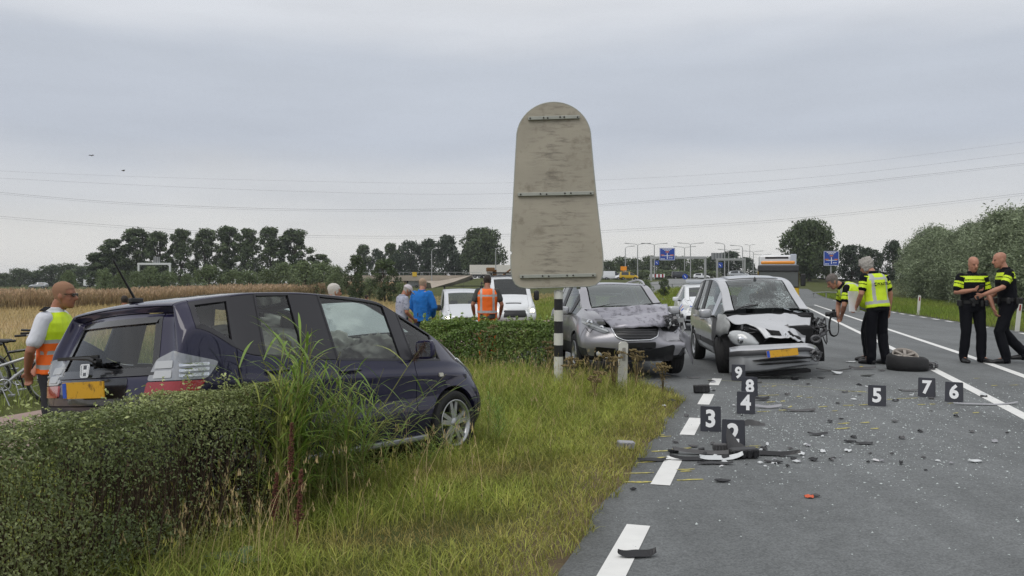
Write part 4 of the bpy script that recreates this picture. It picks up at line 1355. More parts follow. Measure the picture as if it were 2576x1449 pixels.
def hedge(name, label, pts, width, height, n_leaf, size, cols, bare=0.0, tw=500, shoots=40, seed=0.0):
 root = thing(name, label, 'hedge', (pts[0][0], pts[0][1], 0))
 P = np.array(pts, float); seg = np.linalg.norm(np.diff(P, axis=0), axis=1); cum = np.r_[0, np.cumsum(seg)]; Lh = cum[-1]
 def at_s(s_):
  x = np.interp(s_, cum, P[:, 0]); y = np.interp(s_, cum, P[:, 1])
  k = np.clip(np.searchsorted(cum, s_) - 1, 0, len(seg) - 1)
  d = (P[k + 1] - P[k]) / seg[k][:, None]
  return x, y, d
 n = n_leaf
 s_ = rng.uniform(0, Lh, n)
 prof = rng.uniform(0, 2 * height + width, n)     # up the near face, over the top, down the far face
 depth = rng.exponential(.042, n)
 hl = height * (.95 + .10 * vnoise(s_, s_ * 0, 2.2, seed))
 hw = width / 2 * (.93 + .12 * vnoise(s_, prof, 3.1, seed + 2))
 lat = np.where(prof < height, hw, np.where(prof > height + width, -hw, hw - (prof - height) / width * 2 * hw))
 zz = np.where(prof < height, prof / height * hl, np.where(prof > height + width, (2 * height + width - prof) / height * hl, hl))
 nl = np.where(prof < height, 1.0, np.where(prof > height + width, -1.0, 0.0)); nz_ = np.where((prof >= height) & (prof <= height + width), 1.0, 0.0)
 # rounded shoulders, uneven surface
 rnd = .12; ex = np.maximum(0, np.abs(lat) - (hw - rnd)) * np.maximum(0, zz - (hl - rnd)) / rnd
 zz = zz - ex * .6; lat = lat - np.sign(lat) * ex * .6
 bump_ = .05 * (vnoise(s_ * 3, zz * 3 + lat * 3, 2.3, seed + 5) - .5)
 lat = lat + nl * (bump_ - depth); zz = zz + nz_ * (bump_ - depth)
 ok = zz > .02
 if bare > 0:    # the lower near face has lost leaves
  bz = sstep(.80, .55, zz / height) * sstep(.02, .2, zz / height) * (vnoise(s_, zz, 3.6, seed + 1) > .46) * (nl > 0)
  ok &= rng.uniform(0, 1, n) > bz * bare
 end = (s_ < .02) | (s_ > Lh - .02)
 s_, lat, zz, nl, nz_ = s_[ok], lat[ok], zz[ok], nl[ok], nz_[ok]; n = len(s_)
 x, y, d = at_s(s_)
 rx, ry = d[:, 1], -d[:, 0]
 X_ = x + rx * lat; Y_ = y + ry * lat
 Zg = ground_z(X_, Y_) + zz
 N_ = np.stack([rx * nl, ry * nl, nz_ + .35], 1) + rng.normal(0, .55, (n, 3)); N_ /= np.linalg.norm(N_, axis=1, keepdims=True)
 n1 = vnoise(s_ * 2, zz * 2, 1.6, seed + 9)[:, None]
 col = (np.array(cols[0]) * n1 + np.array(cols[1]) * (1 - n1)) * rng.uniform(.55, 1.4, n)[:, None]
 dead = rng.uniform(0, 1, n) < .03; col[dead] = np.array((.13, .085, .03))
 V, F, C = leaf_cloud(np.stack([X_, Y_, Zg], 1), N_, rng.uniform(.6, 1.25, n) * size, .48, col)
 fo = meshobj('foliage', npmesh('foliage', V - np.array([pts[0][0], pts[0][1], 0]), F, [hedge_leaf], col=C), root); fo['kind'] = 'stuff'
 # twigs
 mb = MB()
 for _ in range(tw):
  ss = random.uniform(0, Lh); x, y, d = at_s(np.array([ss])); x, y, d = x[0], y[0], d[0]
  lt = random.uniform(-1, 1) * width * .40
  p = Vector((x + d[1] * lt - pts[0][0], y - d[0] * lt - pts[0][1], gz(x, y)))
  q = [p]
  hh = height * random.uniform(.5, .95); dx, dy = random.uniform(-.15, .15), random.uniform(-.15, .15)
  for k in range(1, 4):
   q.append(p + Vector((dx * k / 3 + random.uniform(-.03, .03), dy * k / 3 + random.uniform(-.03, .03), hh * k / 3)))
  mb.tube(q, [.006, .005, .004, .002], 3, caps=False)
 tg = mb.build('twigs', twig_m, root); tg['kind'] = 'stuff'
 # young shoots standing above the clipped top
 VV = []; FF = []; CC = []; b = 0
 for _ in range(shoots):
  ss = random.uniform(0, Lh); x, y, d = at_s(np.array([ss])); x, y, d = x[0], y[0], d[0]
  lt = random.uniform(-.9, .9) * width * .45
  base = np.array([x + d[1] * lt, y - d[0] * lt, gz(x, y) + height * .96]); hh = random.uniform(.05, .19)
  m_ = int(6 + hh * 60)
  t_ = rng.uniform(0, 1, m_)
  pp = base + np.stack([rng.normal(0, .012, m_), rng.normal(0, .012, m_), t_ * hh], 1)
  nn = rng.normal(0, .5, (m_, 3)) + np.array([0, 0, .6]); nn /= np.linalg.norm(nn, axis=1, keepdims=True)
  V, F, C = leaf_cloud(pp, nn, rng.uniform(.8, 1.3, m_) * size * 1.1, .45, np.tile(np.array(cols[1]) * 1.35, (m_, 1)) * rng.uniform(.8, 1.2, m_)[:, None])
  VV.append(V); FF.append(F + b); CC.append(C); b += len(V)
 if shoots:
  so = meshobj('shoots', npmesh('shoots', np.vstack(VV) - np.array([pts[0][0], pts[0][1], 0]), np.vstack(FF), [hedge_leaf], col=np.vstack(CC)), root); so['kind'] = 'stuff'
 return root
hedge('privet_hedge', 'clipped green privet hedge in the foreground, flattened under the dark hatchback', [(-2.95, 2.2), (-2.43, 4.2), (-1.76, 6.02)], .62, .95, 100000, .0112, ((.130, .175, .060), (.330, .370, .150)), bare=.80, tw=620, shoots=70, seed=1.0)
hedge('leafy_hedge', 'low bright green hedge between the hatchback nose and the banded post', [(-1.55, 14.9), (-.6, 15.1), (.75, 15.0)], 1.25, .86, 26000, .026, ((.110, .200, .040), (.210, .290, .075)), bare=.25, tw=120, shoots=50, seed=4.0)

# reeds pressed between the hedge and the car
reed_leaf = mat('reed_leaf', (.20, .31, .055), rough=.5, var=.25, scale=3, transl=.3)
reed_leaf2 = mat('reed_leaf_pale', (.33, .37, .08), rough=.5, var=.25, scale=3, transl=.3)
reed_stem = mat('reed_stem', (.19, .19, .06), rough=.6)
def long_leaf(mb, p, az, el, ln, wd, droop, m):
 """an arching pointed leaf"""
 d = Vector((math.cos(az), math.sin(az), 0)); sd_ = Vector((-d.y, d.x, 0))
 n = 6; L_, R_ = [], []
 for k in range(n + 1):
  t = k / n
  c = p + d * (ln * math.cos(el) * t + droop * ln * .3 * t * t) + Vector((0, 0, ln * (math.sin(el) * t - droop * t * t)))
  hw = wd * .5 * (math.sin(PI * min(.5, .12 + t * .5)) if t < .4 else (1 - ((t - .4) / .6) ** 1.6)) + .0004
  L_.append(c + sd_ * hw + Vector((0, 0, hw * .5))); R_.append(c - sd_ * hw + Vector((0, 0, hw * .5)))
 mb.add(L_ + R_, [(k, k + 1, n + 2 + k, n + 1 + k) for k in range(n)], m, True)
def reed(seed, h, lean, nl, plume=False):
 random.seed(seed)
 st_ = MB(); lv = MB()
 pts = [Vector((lean * (k / 6) ** 1.6 * h, 0, h * k / 6 * (1 - .12 * lean * (k / 6)))) for k in range(7)]
 st_.tube(pts, [.0045 - .0005 * k for k in range(7)], 5)
 for k in range(nl):
  t = .22 + .76 * k / nl
  p = pts[int(t * 6)].lerp(pts[min(6, int(t * 6) + 1)], t * 6 - int(t * 6))
  az = (0 if k % 2 else PI) + random.uniform(-.9, .9)
  long_leaf(lv, p, az, R(random.uniform(35, 78)), random.uniform(.22, .46) * (1.1 - .25 * t), random.uniform(.010, .019), random.uniform(.15, .7), 0)
 return st_, lv, pts
protos = []
for q in range(6):
 s_, l_, _ = reed(100 + q, random.uniform(.85, 1.22), [.1, .25, .05, .45, .7, .15][q], 11)
 protos.append((s_.mesh('stem', reed_stem), l_.mesh('leaves', reed_leaf if q % 3 else reed_leaf2)))
random.seed(11)
def put_reed(px, Yd, scl, rz, q, label, group, hz=None, tilt=0.0):
 x = (px - 1288) / 2150 * Yd
 t = thing('reed_plant', label, 'reed', (x, Yd, gz(x, Yd) - .02), group=group, rot=(tilt * math.cos(rz), tilt * math.sin(rz), rz), scale=scl)
 meshobj('stem', protos[q][0], t)
 o = meshobj('leaves', protos[q][1], t)
 return t
for k in range(100):
 px = random.gauss(728, 42) if k < 60 else random.uniform(790, 915)
 Yd = 5.72 + (px - 735) * .0032 + random.uniform(-.12, .38)
 put_reed(px, Yd, random.uniform(.82, 1.18) if k < 60 else random.uniform(.6, .95), random.uniform(-1.2, 1.2) if random.random() < .7 else random.uniform(0, 6.28), random.choice((0, 1, 2, 5)), 'upright green reed in the dense clump against the hatchback rear door', 'reeds clumped against the rear door')
for k in range(44):
 px = random.uniform(800, 1130)
 Yd = 6.5 + (px - 860) * .0034 + random.uniform(-.25, .05)
 put_reed(px, Yd, random.uniform(.42, .85) * (1 - .25 * (px > 1000)), random.uniform(-.6, .9), random.choice((1, 3, 4, 3, 4)), 'pale green reed leaning over in front of the hatchback front door', 'reeds bent over before the front door', tilt=random.uniform(0, .25))
for k in range(12):
 px = random.uniform(1225, 1265)
 Yd = 8.3 + random.uniform(-.3, .3)
 put_reed(px, Yd, random.uniform(.35, .55), random.uniform(0, 6.28), random.choice((0, 2, 5)), 'short green reed by the hatchback front bumper', 'reeds by the front bumper')
# one tall reed with a brown plume in front of the door mirror
x0, y0 = (880 - 1288) / 2150 * 6.35, 6.35
tp = thing('plumed_reed', 'single tall reed with a brown feathery plume in front of the door mirror', 'reed', (x0, y0, gz(x0, y0)))
sm, lvm = MB(), MB()
end = Vector(((1064 - 1288) / 2150 * 6.5 - x0, .15, 1.5 - (868 - 712) / 2150 * 6.5 - gz(x0, y0)))
pts = [Vector((end.x * (k / 6) ** 1.35, end.y * k / 6, end.z * (k / 6) ** .85)) for k in range(7)]
sm.tube(pts, [.0055, .005, .0045, .004, .0035, .003, .002], 5); sm.build('stem', reed_stem, tp)
for k in range(5):
 long_leaf(lvm, pts[1 + k // 1 if k < 5 else 5], random.uniform(-.7, .5) if k % 2 else PI + random.uniform(-.6, .6), R(random.uniform(20, 60)), random.uniform(.3, .45), .022, .4, 0)
lvm.build('leaves', reed_leaf2, tp)
pl = MB()
for k in range(120):
 t = random.random(); c = pts[-1] - (pts[-1] - pts[-2]).normalized() * (.16 * t - .03)
 a = random.uniform(0, 2 * PI); rr = .045 * math.sin(PI * min(1, t + .12)) * random.random()
 c = c + Vector((rr * math.cos(a), rr * math.sin(a), rr * .4 * random.uniform(-1, 1)))
 pl.tube([c, c + Vector((random.uniform(-.01, .025), random.uniform(-.02, .02), random.uniform(-.045, .01)))], [.0035, .001], 3, caps=False)
pl.build('plume', mat('reed_plume', (.075, .045, .035), rough=.9), tp)['kind'] = 'stuff'

# rust-brown dock stalks
dock_m = mat('dock_seed', (.085, .028, .015), rough=.9, var=.4, scale=40)
def dock(px, Yd, h, label):
 x = (px - 1288) / 2150 * Yd
 t = thing('dock_plant', label, 'plant', (x, Yd, gz(x, Yd)))
 a = MB(); a.tube([(0, 0, 0), (.01, 0, h * .5), (.03, 0, h)], [.006, .005, .002], 5)
 a.build('stalk', dock_m, t)
 s_ = MB()
 for k in range(300):
  f = random.random() ** .7; c = Vector((.01 + .02 * f, 0, h * (.35 + .65 * f))); rr = .028 * (1.15 - f) * random.random() + .004
  an = random.uniform(0, 6.28); c += Vector((rr * math.cos(an), rr * math.sin(an), 0))
  q = .006
  s_.add([c + Vector((-q, 0, 0)), c + Vector((0, q, .004)), c + Vector((q, 0, 0)), c + Vector((0, -q, -.004))], [(0, 1, 2, 3)])
 s_.build('seeds', dock_m, t)['kind'] = 'stuff'
 return t
dock(722, 5.35, .74, 'tall rust-brown dock stalk before the hedge end')
dock(745, 5.0, .50, 'shorter rust-brown dock stalk leaning beside the tall one')
dock(684, 5.2, .46, 'thin reddish dock stalk left of the tall one')
# broad grey-green leaves in the straw
bl = thing('burdock_plant', 'low plant with broad grey-green leaves among the straw', 'plant', ((590 - 1288) / 2150 * 4.75, 4.75, gz(-1.6, 4.9)))
for k in range(9):
 b = MB(); long_leaf(b, Vector((0, 0, .02)), k * .75 + random.uniform(-.3, .3), R(random.uniform(25, 65)), random.uniform(.18, .30), random.uniform(.08, .12), .5, 0)
 b.build('leaf', mat('broad_leaf', (.12, .17, .09), rough=.6, var=.2, transl=.2), bl)
# withered weeds with flat seed heads near the posts and the cap man
weed_m = mat('withered_weed', (.16, .12, .05), rough=.9, var=.35, scale=15)
weed_y = mat('tansy_head', (.30, .20, .03), rough=.9, var=.3, scale=30)
def weed(px, Yd, h, label, heads=7, top=None, m=weed_m, group=None):
 x = (px - 1288) / 2150 * Yd
 t = thing('weed_plant', label, 'weed', (x, Yd, gz(x, Yd)), group=group)
 a = MB(); hd = MB()
 for k in range(heads):
  an = random.uniform(0, 6.28); rr = h * random.uniform(.08, .26); hh = h * random.uniform(.72, 1.0)
  e = Vector((rr * math.cos(an), rr * math.sin(an), hh))
  a.tube([(0, 0, 0), (e.x * .25, e.y * .25, hh * .5), e], [.005, .004, .002], 4)
  for j in range(14):
   c = e + Vector((random.gauss(0, .035), random.gauss(0, .035), random.gauss(0, .008)))
   hd.box(c, (.022, .022, .012), rot=(random.random(), random.random(), 0))
  for j in range(3):
   c = Vector((e.x * .5, e.y * .5, hh * random.uniform(.25, .7)))
   long_leaf(a, c, random.uniform(0, 6.28), .5, .12, .02, .5, 0)
 a.build('stems', weed_m, t); hd.build('seed_heads', m, t)['kind'] = 'stuff'
 return t
weed(1000, 10.4, 1.16, 'dry yellow tansy in flower in front of the man in the cap', 9, m=weed_y)
weed(1545, 11.5, .62, 'withered brown weed left of the white reflector post')
weed(1600, 11.6, .62, 'withered brown weed right of the white reflector post')
weed(1668, 11.6, .42, 'low brown weed in the grass in front of the crumpled bumper')
weed(1440, 12.2, .50, 'brown weed beside the foot of the banded post')
weed(1495, 10.9, .42, 'low brown weed in the grass between the posts')
weed(1380, 13.4, .62, 'tan weed left of the banded post', m=weed_m)
weed(1215, 14.2, .95, 'tall thin weed before the orange vest', 4)
# ------------------------------------------------------------------ the two wrecked silver cars
def px2w(px, py, Y_):
 return Vector(((px - 1288.0) / 2150.0 * Y_, Y_, CAM_H - (py - 712.0) / 2150.0 * Y_))

def spline(pts, n):
 """n points along a smooth curve through pts"""
 pts = [Vector(p) for p in pts]
 if len(pts) == 2: return [pts[0].lerp(pts[1], k / (n - 1)) for k in range(n)]
 out = []
 m = len(pts) - 1
 for k in range(n):
  t = k / (n - 1) * m; i = min(int(t), m - 1); f = t - i
  p0 = pts[max(i - 1, 0)]; p1 = pts[i]; p2 = pts[i + 1]; p3 = pts[min(i + 2, m)]
  out.append(.5 * ((2 * p1) + (p2 - p0) * f + (2 * p0 - 5 * p1 + 4 * p2 - p3) * f * f + (3 * p1 - p0 - 3 * p2 + p3) * f ** 3))
 return out

def sheet(name, rows, m, parent, thick=.006, fn=None, mi=None, smooth=True, nv=2):
 """a bent plate through rows of points (all rows equally long); real thickness"""
 nr, nc = len(rows), len(rows[0])
 V = np.array([[tuple(p) for p in r] for r in rows])
 if fn is not None:
  for i in range(nr):
   for j in range(nc):
    V[i, j] = V[i, j] + np.array(fn(i / (nr - 1), j / (nc - 1), V[i, j]))
 idx = np.arange(nr * nc).reshape(nr, nc)
 F = np.stack([idx[:-1, :-1], idx[:-1, 1:], idx[1:, 1:], idx[1:, :-1]], -1).reshape(-1, 4)
 Vf = V.reshape(-1, 3)
 Nn, _ = vnormals(Vf, F)
 n0 = len(Vf)
 VV = np.vstack([Vf, Vf - Nn * thick])
 FF = [F, F[:, ::-1] + n0]
 M_ = [np.zeros(len(F), int) if mi is None else np.array([mi(i / max(nr - 2, 1), j / max(nc - 2, 1)) for i in range(nr - 1) for j in range(nc - 1)])]
 M_.append(M_[0])
 bd = list(idx[0, :]) + list(idx[1:, -1]) + list(idx[-1, ::-1][1:]) + list(idx[::-1, 0][1:-1])
 bd = [int(b) for b in bd]
 FF.append(np.array([(bd[(k + 1) % len(bd)], bd[k], bd[k] + n0, bd[(k + 1) % len(bd)] + n0) for k in range(len(bd))])); M_.append(np.zeros(len(bd), int))
 me = npmesh(name, VV, np.vstack(FF), m if isinstance(m, list) else [m], mi=np.concatenate(M_), smooth=smooth)
 return meshobj(name, me, parent)

def junk(name, c, size, n, m, parent, seed=0, tubes=4):
 """torn brackets, hoses and broken mountings"""
 r_ = random.Random(seed); b = MB()
 for k in range(n):
  p = [c[i] + r_.uniform(-1, 1) * size[i] for i in range(3)]
  s_ = [r_.uniform(.02, .11), r_.uniform(.02, .09), r_.uniform(.006, .03)]
  b.box(p, s_, rot=(r_.uniform(-1.5, 1.5), r_.uniform(-1.5, 1.5), r_.uniform(-1.5, 1.5)), taper=r_.uniform(.2, 1))
 for k in range(tubes):
  q = [[c[i] + r_.uniform(-1, 1) * size[i] for i in range(3)] for _ in range(3)]
  b.tube(spline(q, 8), r_.uniform(.008, .018), 6)
 return b.build(name, m, parent)

silver_a = mat('silver_grey_paint', (0.36, 0.355, 0.385), rough=.34, metal=.45, coat=.7, var=.06, scale=3, spec=.5)
silver_dirty = mat('silver_grey_bonnet', (0.36, 0.352, 0.40), rough=.36, metal=.4, coat=.5, dirt=(.16, .155, .18), dirt_scale=9, dirt_at=.50)
silver_b = mat('pale_silver_paint', (0.50, 0.51, 0.53), rough=.30, metal=.4, coat=.8, var=.05, scale=3)
cladding = mat('dark_cladding', (0.045, 0.046, 0.05), rough=.5, var=.2)

def grey_suv():
 root = thing('crossover_car', 'grey silver crossover with a crumpled bonnet and a smashed headlamp behind the big sign', 'car')
 st = [(-2.00, 0.36, 0.98, 1.36, .70, .80, .76, .58, 0.0), (-1.78, 0.30, 1.02, 1.44, .78, .855, .815, .60, .10), (-1.38, .28, 1.02, 1.49, .80, .865, .83, .62, .02), (-1.26, .28, 1.01, 1.50, .80, .865, .83, .625, .02),
   (-.36, .28, .985, 1.525, .80, .865, .835, .63, -.02), (-.24, .28, .98, 1.525, .80, .865, .835, .63, -.03), (.30, .28, .97, 1.495, .80, .865, .835, .61, -.02), (.60, .28, .965, 1.345, .80, .865, .83, .63, -.04),
   (.70, .28, .96, 1.29, .80, .865, .83, .64, -.04), (1.08, .28, .95, 1.075, .80, .865, .81, .69, 0), (1.50, .28, .90, 1.02, .80, .865, .78, .66, 0), (1.92, .28, .80, .92, .78, .85, .735, .60, 0), (2.06, .30, .70, .80, .70, .78, .68, .54, 0)]
 rear_x = [-1.93, -2.0, -2.0, -1.97, -1.95, -1.80, -1.75]
 front_x = [1.98, 2.07, 2.09, 2.06, 2.04, 2.0, 1.94]
 def part(s, i, j, k):
  if s in 'LR':
   if k == 4:
    if i == 1: return 'quarter_window'
    if i == 3: return 'rear_side_window'
    if i in (5, 6): return 'front_side_window'
    if i == 8: return 'corner_window'
    if i in (4, 7): return 'pillar'
   if k == 5 and 1 <= i <= 8: return 'roof_side'
   if k == 0: return 'sill_cladding'
   if i in (3, 4) and k < 4: return 'rear_door'
   if i in (5, 6, 7) and k < 4: return 'front_door'
   if i >= 11 and k < 3: return 'front_bumper'
   if i >= 8: return 'fender'
   return 'quarter_panel'
  if s == 'T':
   if 6 <= i <= 8 and 1 <= j <= 4: return 'windscreen'
   if i >= 9: return 'bonnet' if 1 <= j <= 4 else 'fender'
   if i in (6, 7, 8): return 'roof_side'
   return 'roof'
  if s == 'K':
   if k == 4 and 1 <= j <= 4: return 'rear_window'
   return 'tailgate'
  if s == 'F': return 'front_bumper' if k < 5 else 'bonnet'
  return 'underbody'
 car = Car(st, rear_x, front_x, part, level=3, curve_f=.26, win=(.006, .008), crown=.035)
 co = car.co
 # the whole left front corner has been pushed in
 hit = np.clip((co[:, 1] + .05) / .8, 0, 1) * sstep(1.0, 2.0, co[:, 0])
 co[:, 0] -= .16 * hit ** 1.5 * sstep(.45, .75, co[:, 2])
 nn = np.array([noise.noise(Vector(p) * 4.0) for p in co])
 co[:, 2] += .05 * nn * hit * sstep(.4, .7, co[:, 2]); co[:, 0] += .06 * nn * hit
 ax = [(1.27, .33), (-1.27, .33)]
 bv = car.bvh()
 car.arches(ax, .375, .55)
 for nm in ('roof', 'roof_side', 'quarter_panel', 'fender', 'front_door', 'rear_door', 'tailgate', 'front_bumper'):
  car.cut(nm, silver_a, root, gap=.0015 if nm == 'roof_side' else .005)
 car.cut('sill_cladding', cladding, root, .002); car.cut('underbody', dark_inside, root, 0, 0); car.cut('pillar', black_plastic, root, .002)
 gl = glass_mat('suv_glass', (.50, .58, .57), haze=.10)
 for nm in ('quarter_window', 'rear_side_window', 'front_side_window', 'corner_window', 'rear_window'):
  car.cut(nm, gl, root, .016, .012, .008)
 car.cut('windscreen', glass_mat('suv_windscreen', (.42, .52, .51), haze=.22), root, .022, .012, .006)
 for x, y in ((1.27, -.76), (1.27, .76), (-1.27, -.76), (-1.27, .76)):
  wheel(root, x, y, .33, .33, .21, .21, 5, 1 if y > 0 else -1, twin=False)
 arch_liner(root, ax, .375, .80, .5)
 cabin(root, 1.0, .15, -.75, .74, .36, .58, 1.05, 1.0)
 for q in (-1, 1):
  r1 = MB(); pts = []
  for xx, up in ((.22, 0), (.05, .05), (-.3, .065), (-.7, .065), (-1.1, .06), (-1.3, .045), (-1.42, 0)):
   h = bv.ray_cast(Vector((xx, q * .56, 3)), Vector((0, 0, -1)))[0]
   pts.append((xx, q * .56, h.z + up))
  r1.tube(spline(pts, 20), .018, 6)
  r1.build('roof_rail', mat('satin_metal', (.5, .5, .52), rough=.3, metal=.7), root)
 mirror(root, .70, -.84, 1.02, silver_b, -1); mirror(root, .70, .84, 1.02, silver_b, 1)
 for sg in (-1, 1):
  handle(root, bv, -.05, .86, sg, silver_a); handle(root, bv, -1.1, .88, sg, silver_a)
 # bonnet, buckled: ridge across the middle, left rear corner standing up
 rows = []
 for i in range(22):
  t = i / 21
  row = []
  for j in range(31):
   q = -1 + 2 * j / 30
   x = 1.10 + (.92 - .20 * max(0, q) ** 1.5 - .10 * abs(q) ** 2.5) * t
   y = q * (.72 - .25 * t) + .10 * t
   z = 1.045 - .235 * t ** 1.7 - .05 * q * q * (1 - .3 * t)
   z += .10 * max(0, q + .2) * (1 - .7 * t) + .05 * math.exp(-((t - .30 - .12 * q) / .10) ** 2) - .035 * math.exp(-((t - .5 + .1 * q) / .10) ** 2) + .035 * math.exp(-((t - .72) / .1) ** 2) * max(0, q + .3)
   z += .016 * noise.noise(Vector((q * 4, t * 5, 1))) + .02 * noise.noise(Vector((q * 9, t * 9, 4))) * max(0, q)
   if t > .9: z -= .05 * ((t - .9) / .1) ** 2
   row.append((x, y, z))
  rows.append(row)
 bo = sheet('bonnet', rows, silver_dirty, root, .012)
 bo['label'] = 'buckled bonnet streaked with grey dirt'
 # front: grille, lamps, lower intake
 d = (-1, 0, 0)
 blk = mat('grille_black', (.010, .010, .012), rough=.35)
 gpoly = rpoly([(2.1, -.385, .775), (2.1, .385, .795), (2.1, .33, .63), (2.1, .20, .575), (2.1, -.20, .565), (2.1, -.33, .62)], .04)
 g = patch(bv, gpoly, d, 'grille', blk, root, .014, .03, .08)
 # chrome surround: outline tube on the patch
 def outline(poly, r, m, name, parent, off=.02):
  pts = []
  for p in poly + [poly[0], poly[1]]:
   h = bv.ray_cast(Vector((3.2, p[1], p[2])), Vector((-1, 0, 0)))
   pts.append((h[0].x + off if h[0] is not None else 2.08, p[1], p[2]))
  b = MB(); b.tube(pts, r, 6, caps=False); return b.build(name, m, parent)
 outline(gpoly, .011, chrome, 'grille_frame', g)
 for k in range(4):
  z = .61 + .04 * k
  b = MB(); pts = []
  for q in range(9):
   y = (-.30 - .01 * k + q * (.6 + .02 * k) / 8)
   h = bv.ray_cast(Vector((3.2, y, z)), Vector((-1, 0, 0))); pts.append((h[0].x + .018, y, z))
  b.tube(pts, .006, 4); b.build('grille_bar', grey_plastic, g)
 hl = rpoly([(2.0, -.43, .70), (2.0, -.50, .77), (1.8, -.66, .86), (1.55, -.80, .92), (1.62, -.80, .83), (1.85, -.66, .74), (2.0, -.52, .68)], .02)
 lens_dark = mat('smoked_lens', (.16, .17, .18), rough=.08, spec=.8, coat=1.0, var=.3, scale=14)
 h_ = patch(bv, hl, Vector((-1, .55, -.15)), 'headlamp', lens_dark, root, .014, .03, .04)
 for yy, zz, xx, rr in ((-.69, .835, 1.75, .048), (-.57, .775, 1.92, .035)):
  cpt = bv.ray_cast(Vector((xx, yy, zz)) - Vector((-1, .55, -.15)).normalized(), Vector((-1, .55, -.15)).normalized())[0]
  if cpt is not None:
   q = MB(); q.lathe([(rr * .55, .030), (rr, .026), (rr * 1.1, .018)], 14, 0, 'x', M=Matrix.Rotation(R(-28), 3, 'Z')); qo = q.build('lamp_ring', chrome, h_); qo.location = cpt[:]
 patch(bv, rpoly([(2.0, -.46, .70), (2.0, -.48, .735), (1.6, -.80, .875), (1.6, -.80, .84)], .012), Vector((-1, .55, -.15)), 'lamp_strip', lamp_glass, h_, .020, .01, .05)
 patch(bv, rpoly([(2.1, -.62, .24), (2.1, -.64, .47), (2.1, -.30, .44), (2.1, .30, .44), (2.1, .62, .50), (2.1, .62, .24)], .05), d, 'lower_intake', blk, root, .012, .03, .08)
 patch(bv, rpoly([(2.1, -.28, .44), (2.1, -.28, .53), (2.1, .28, .54), (2.1, .28, .45)], .015), d, 'plate_holder', black_plastic, root, .03, .03, .1)
 for y in (-.56,):
  c = bv.ray_cast(Vector((3, y, .36)), Vector((-1, 0, 0)))[0]
  b = MB(); b.lathe([(0, .03), (.04, .028), (.048, .01), (.05, -.02)], 14, 0, 'x', c=(c.x, y, .36)); b.build('fog_lamp', lamp_glass, root)
 for z in (.30,):
  b = MB(); pts = [(bv.ray_cast(Vector((3, y, z)), Vector((-1, 0, 0)))[0].x + .02, y, z) for y in (-.5, -.4, -.3, -.2)]
  b.tube(pts, .012, 5); b.build('bumper_trim', mat('satin_metal', None), root)
 # the smashed corner
 hole = rpoly([(1.9, .46, .84), (1.7, .62, .96), (1.5, .78, .98), (1.55, .82, .80), (1.75, .72, .70), (1.95, .50, .72)], .03)
 hb = patch(bv, hole, Vector((-1, -.5, -.1)), 'lamp_hole', dark_inside, root, .016, .02, .06)
 junk('broken_lamp', (1.78, .64, .84), (.10, .14, .10), 16, metal_junk, root, 3)
 junk('lamp_shards', (1.82, .66, .82), (.10, .14, .09), 9, mat('shard_grey', (.35, .36, .37), rough=.3), root, 5, 0)
 # torn bumper end hanging out sideways
 rows = []
 for i in range(8):
  t = i / 7; row = []
  for j in range(8):
   q = j / 7
   row.append((1.86 - .25 * q + .05 * noise.noise(Vector((q * 3, t * 3, 2))), .70 + .24 * q + .05 * t * q, .74 - .12 * q - (.16 + .30 * q ** 1.5) * t))
  rows.append(row)
 sheet('torn_bumper_end', rows, silver_a, root, .008)
 tr = MB(); tr.tube(spline([(1.98, .30, .47), (1.90, .52, .56), (1.80, .74, .52), (1.72, .84, .34)], 12), .014, 6); tr.build('torn_trim', mat('satin_metal', None), root)
 wp = MB()
 for y in (-.45, .15):
  wp.tube([(1.10, y, 1.075), (.98, y + .25, 1.12), (.92, y + .52, 1.145)], .010, 5)
 wp.build('windscreen_wipers', black_plastic, root)['kind'] = 'stuff'
 # pale airbag showing behind the windscreen
 sh = MB(); sh.box((.86, -.30, 1.06), (.22, .42, .05), rot=(0, R(-8), 0), bev=.02); sh.build('airbag', mat('airbag_cloth', None), root)
 return root
car_b = grey_suv()
car_b.location = (1.738, 15.035, 0.0)
car_b.rotation_euler = (Matrix.Rotation(-1.484, 3, 'Z') @ Matrix.Rotation(-.029, 3, 'Y') @ Matrix.Rotation(.0, 3, 'X')).to_euler()

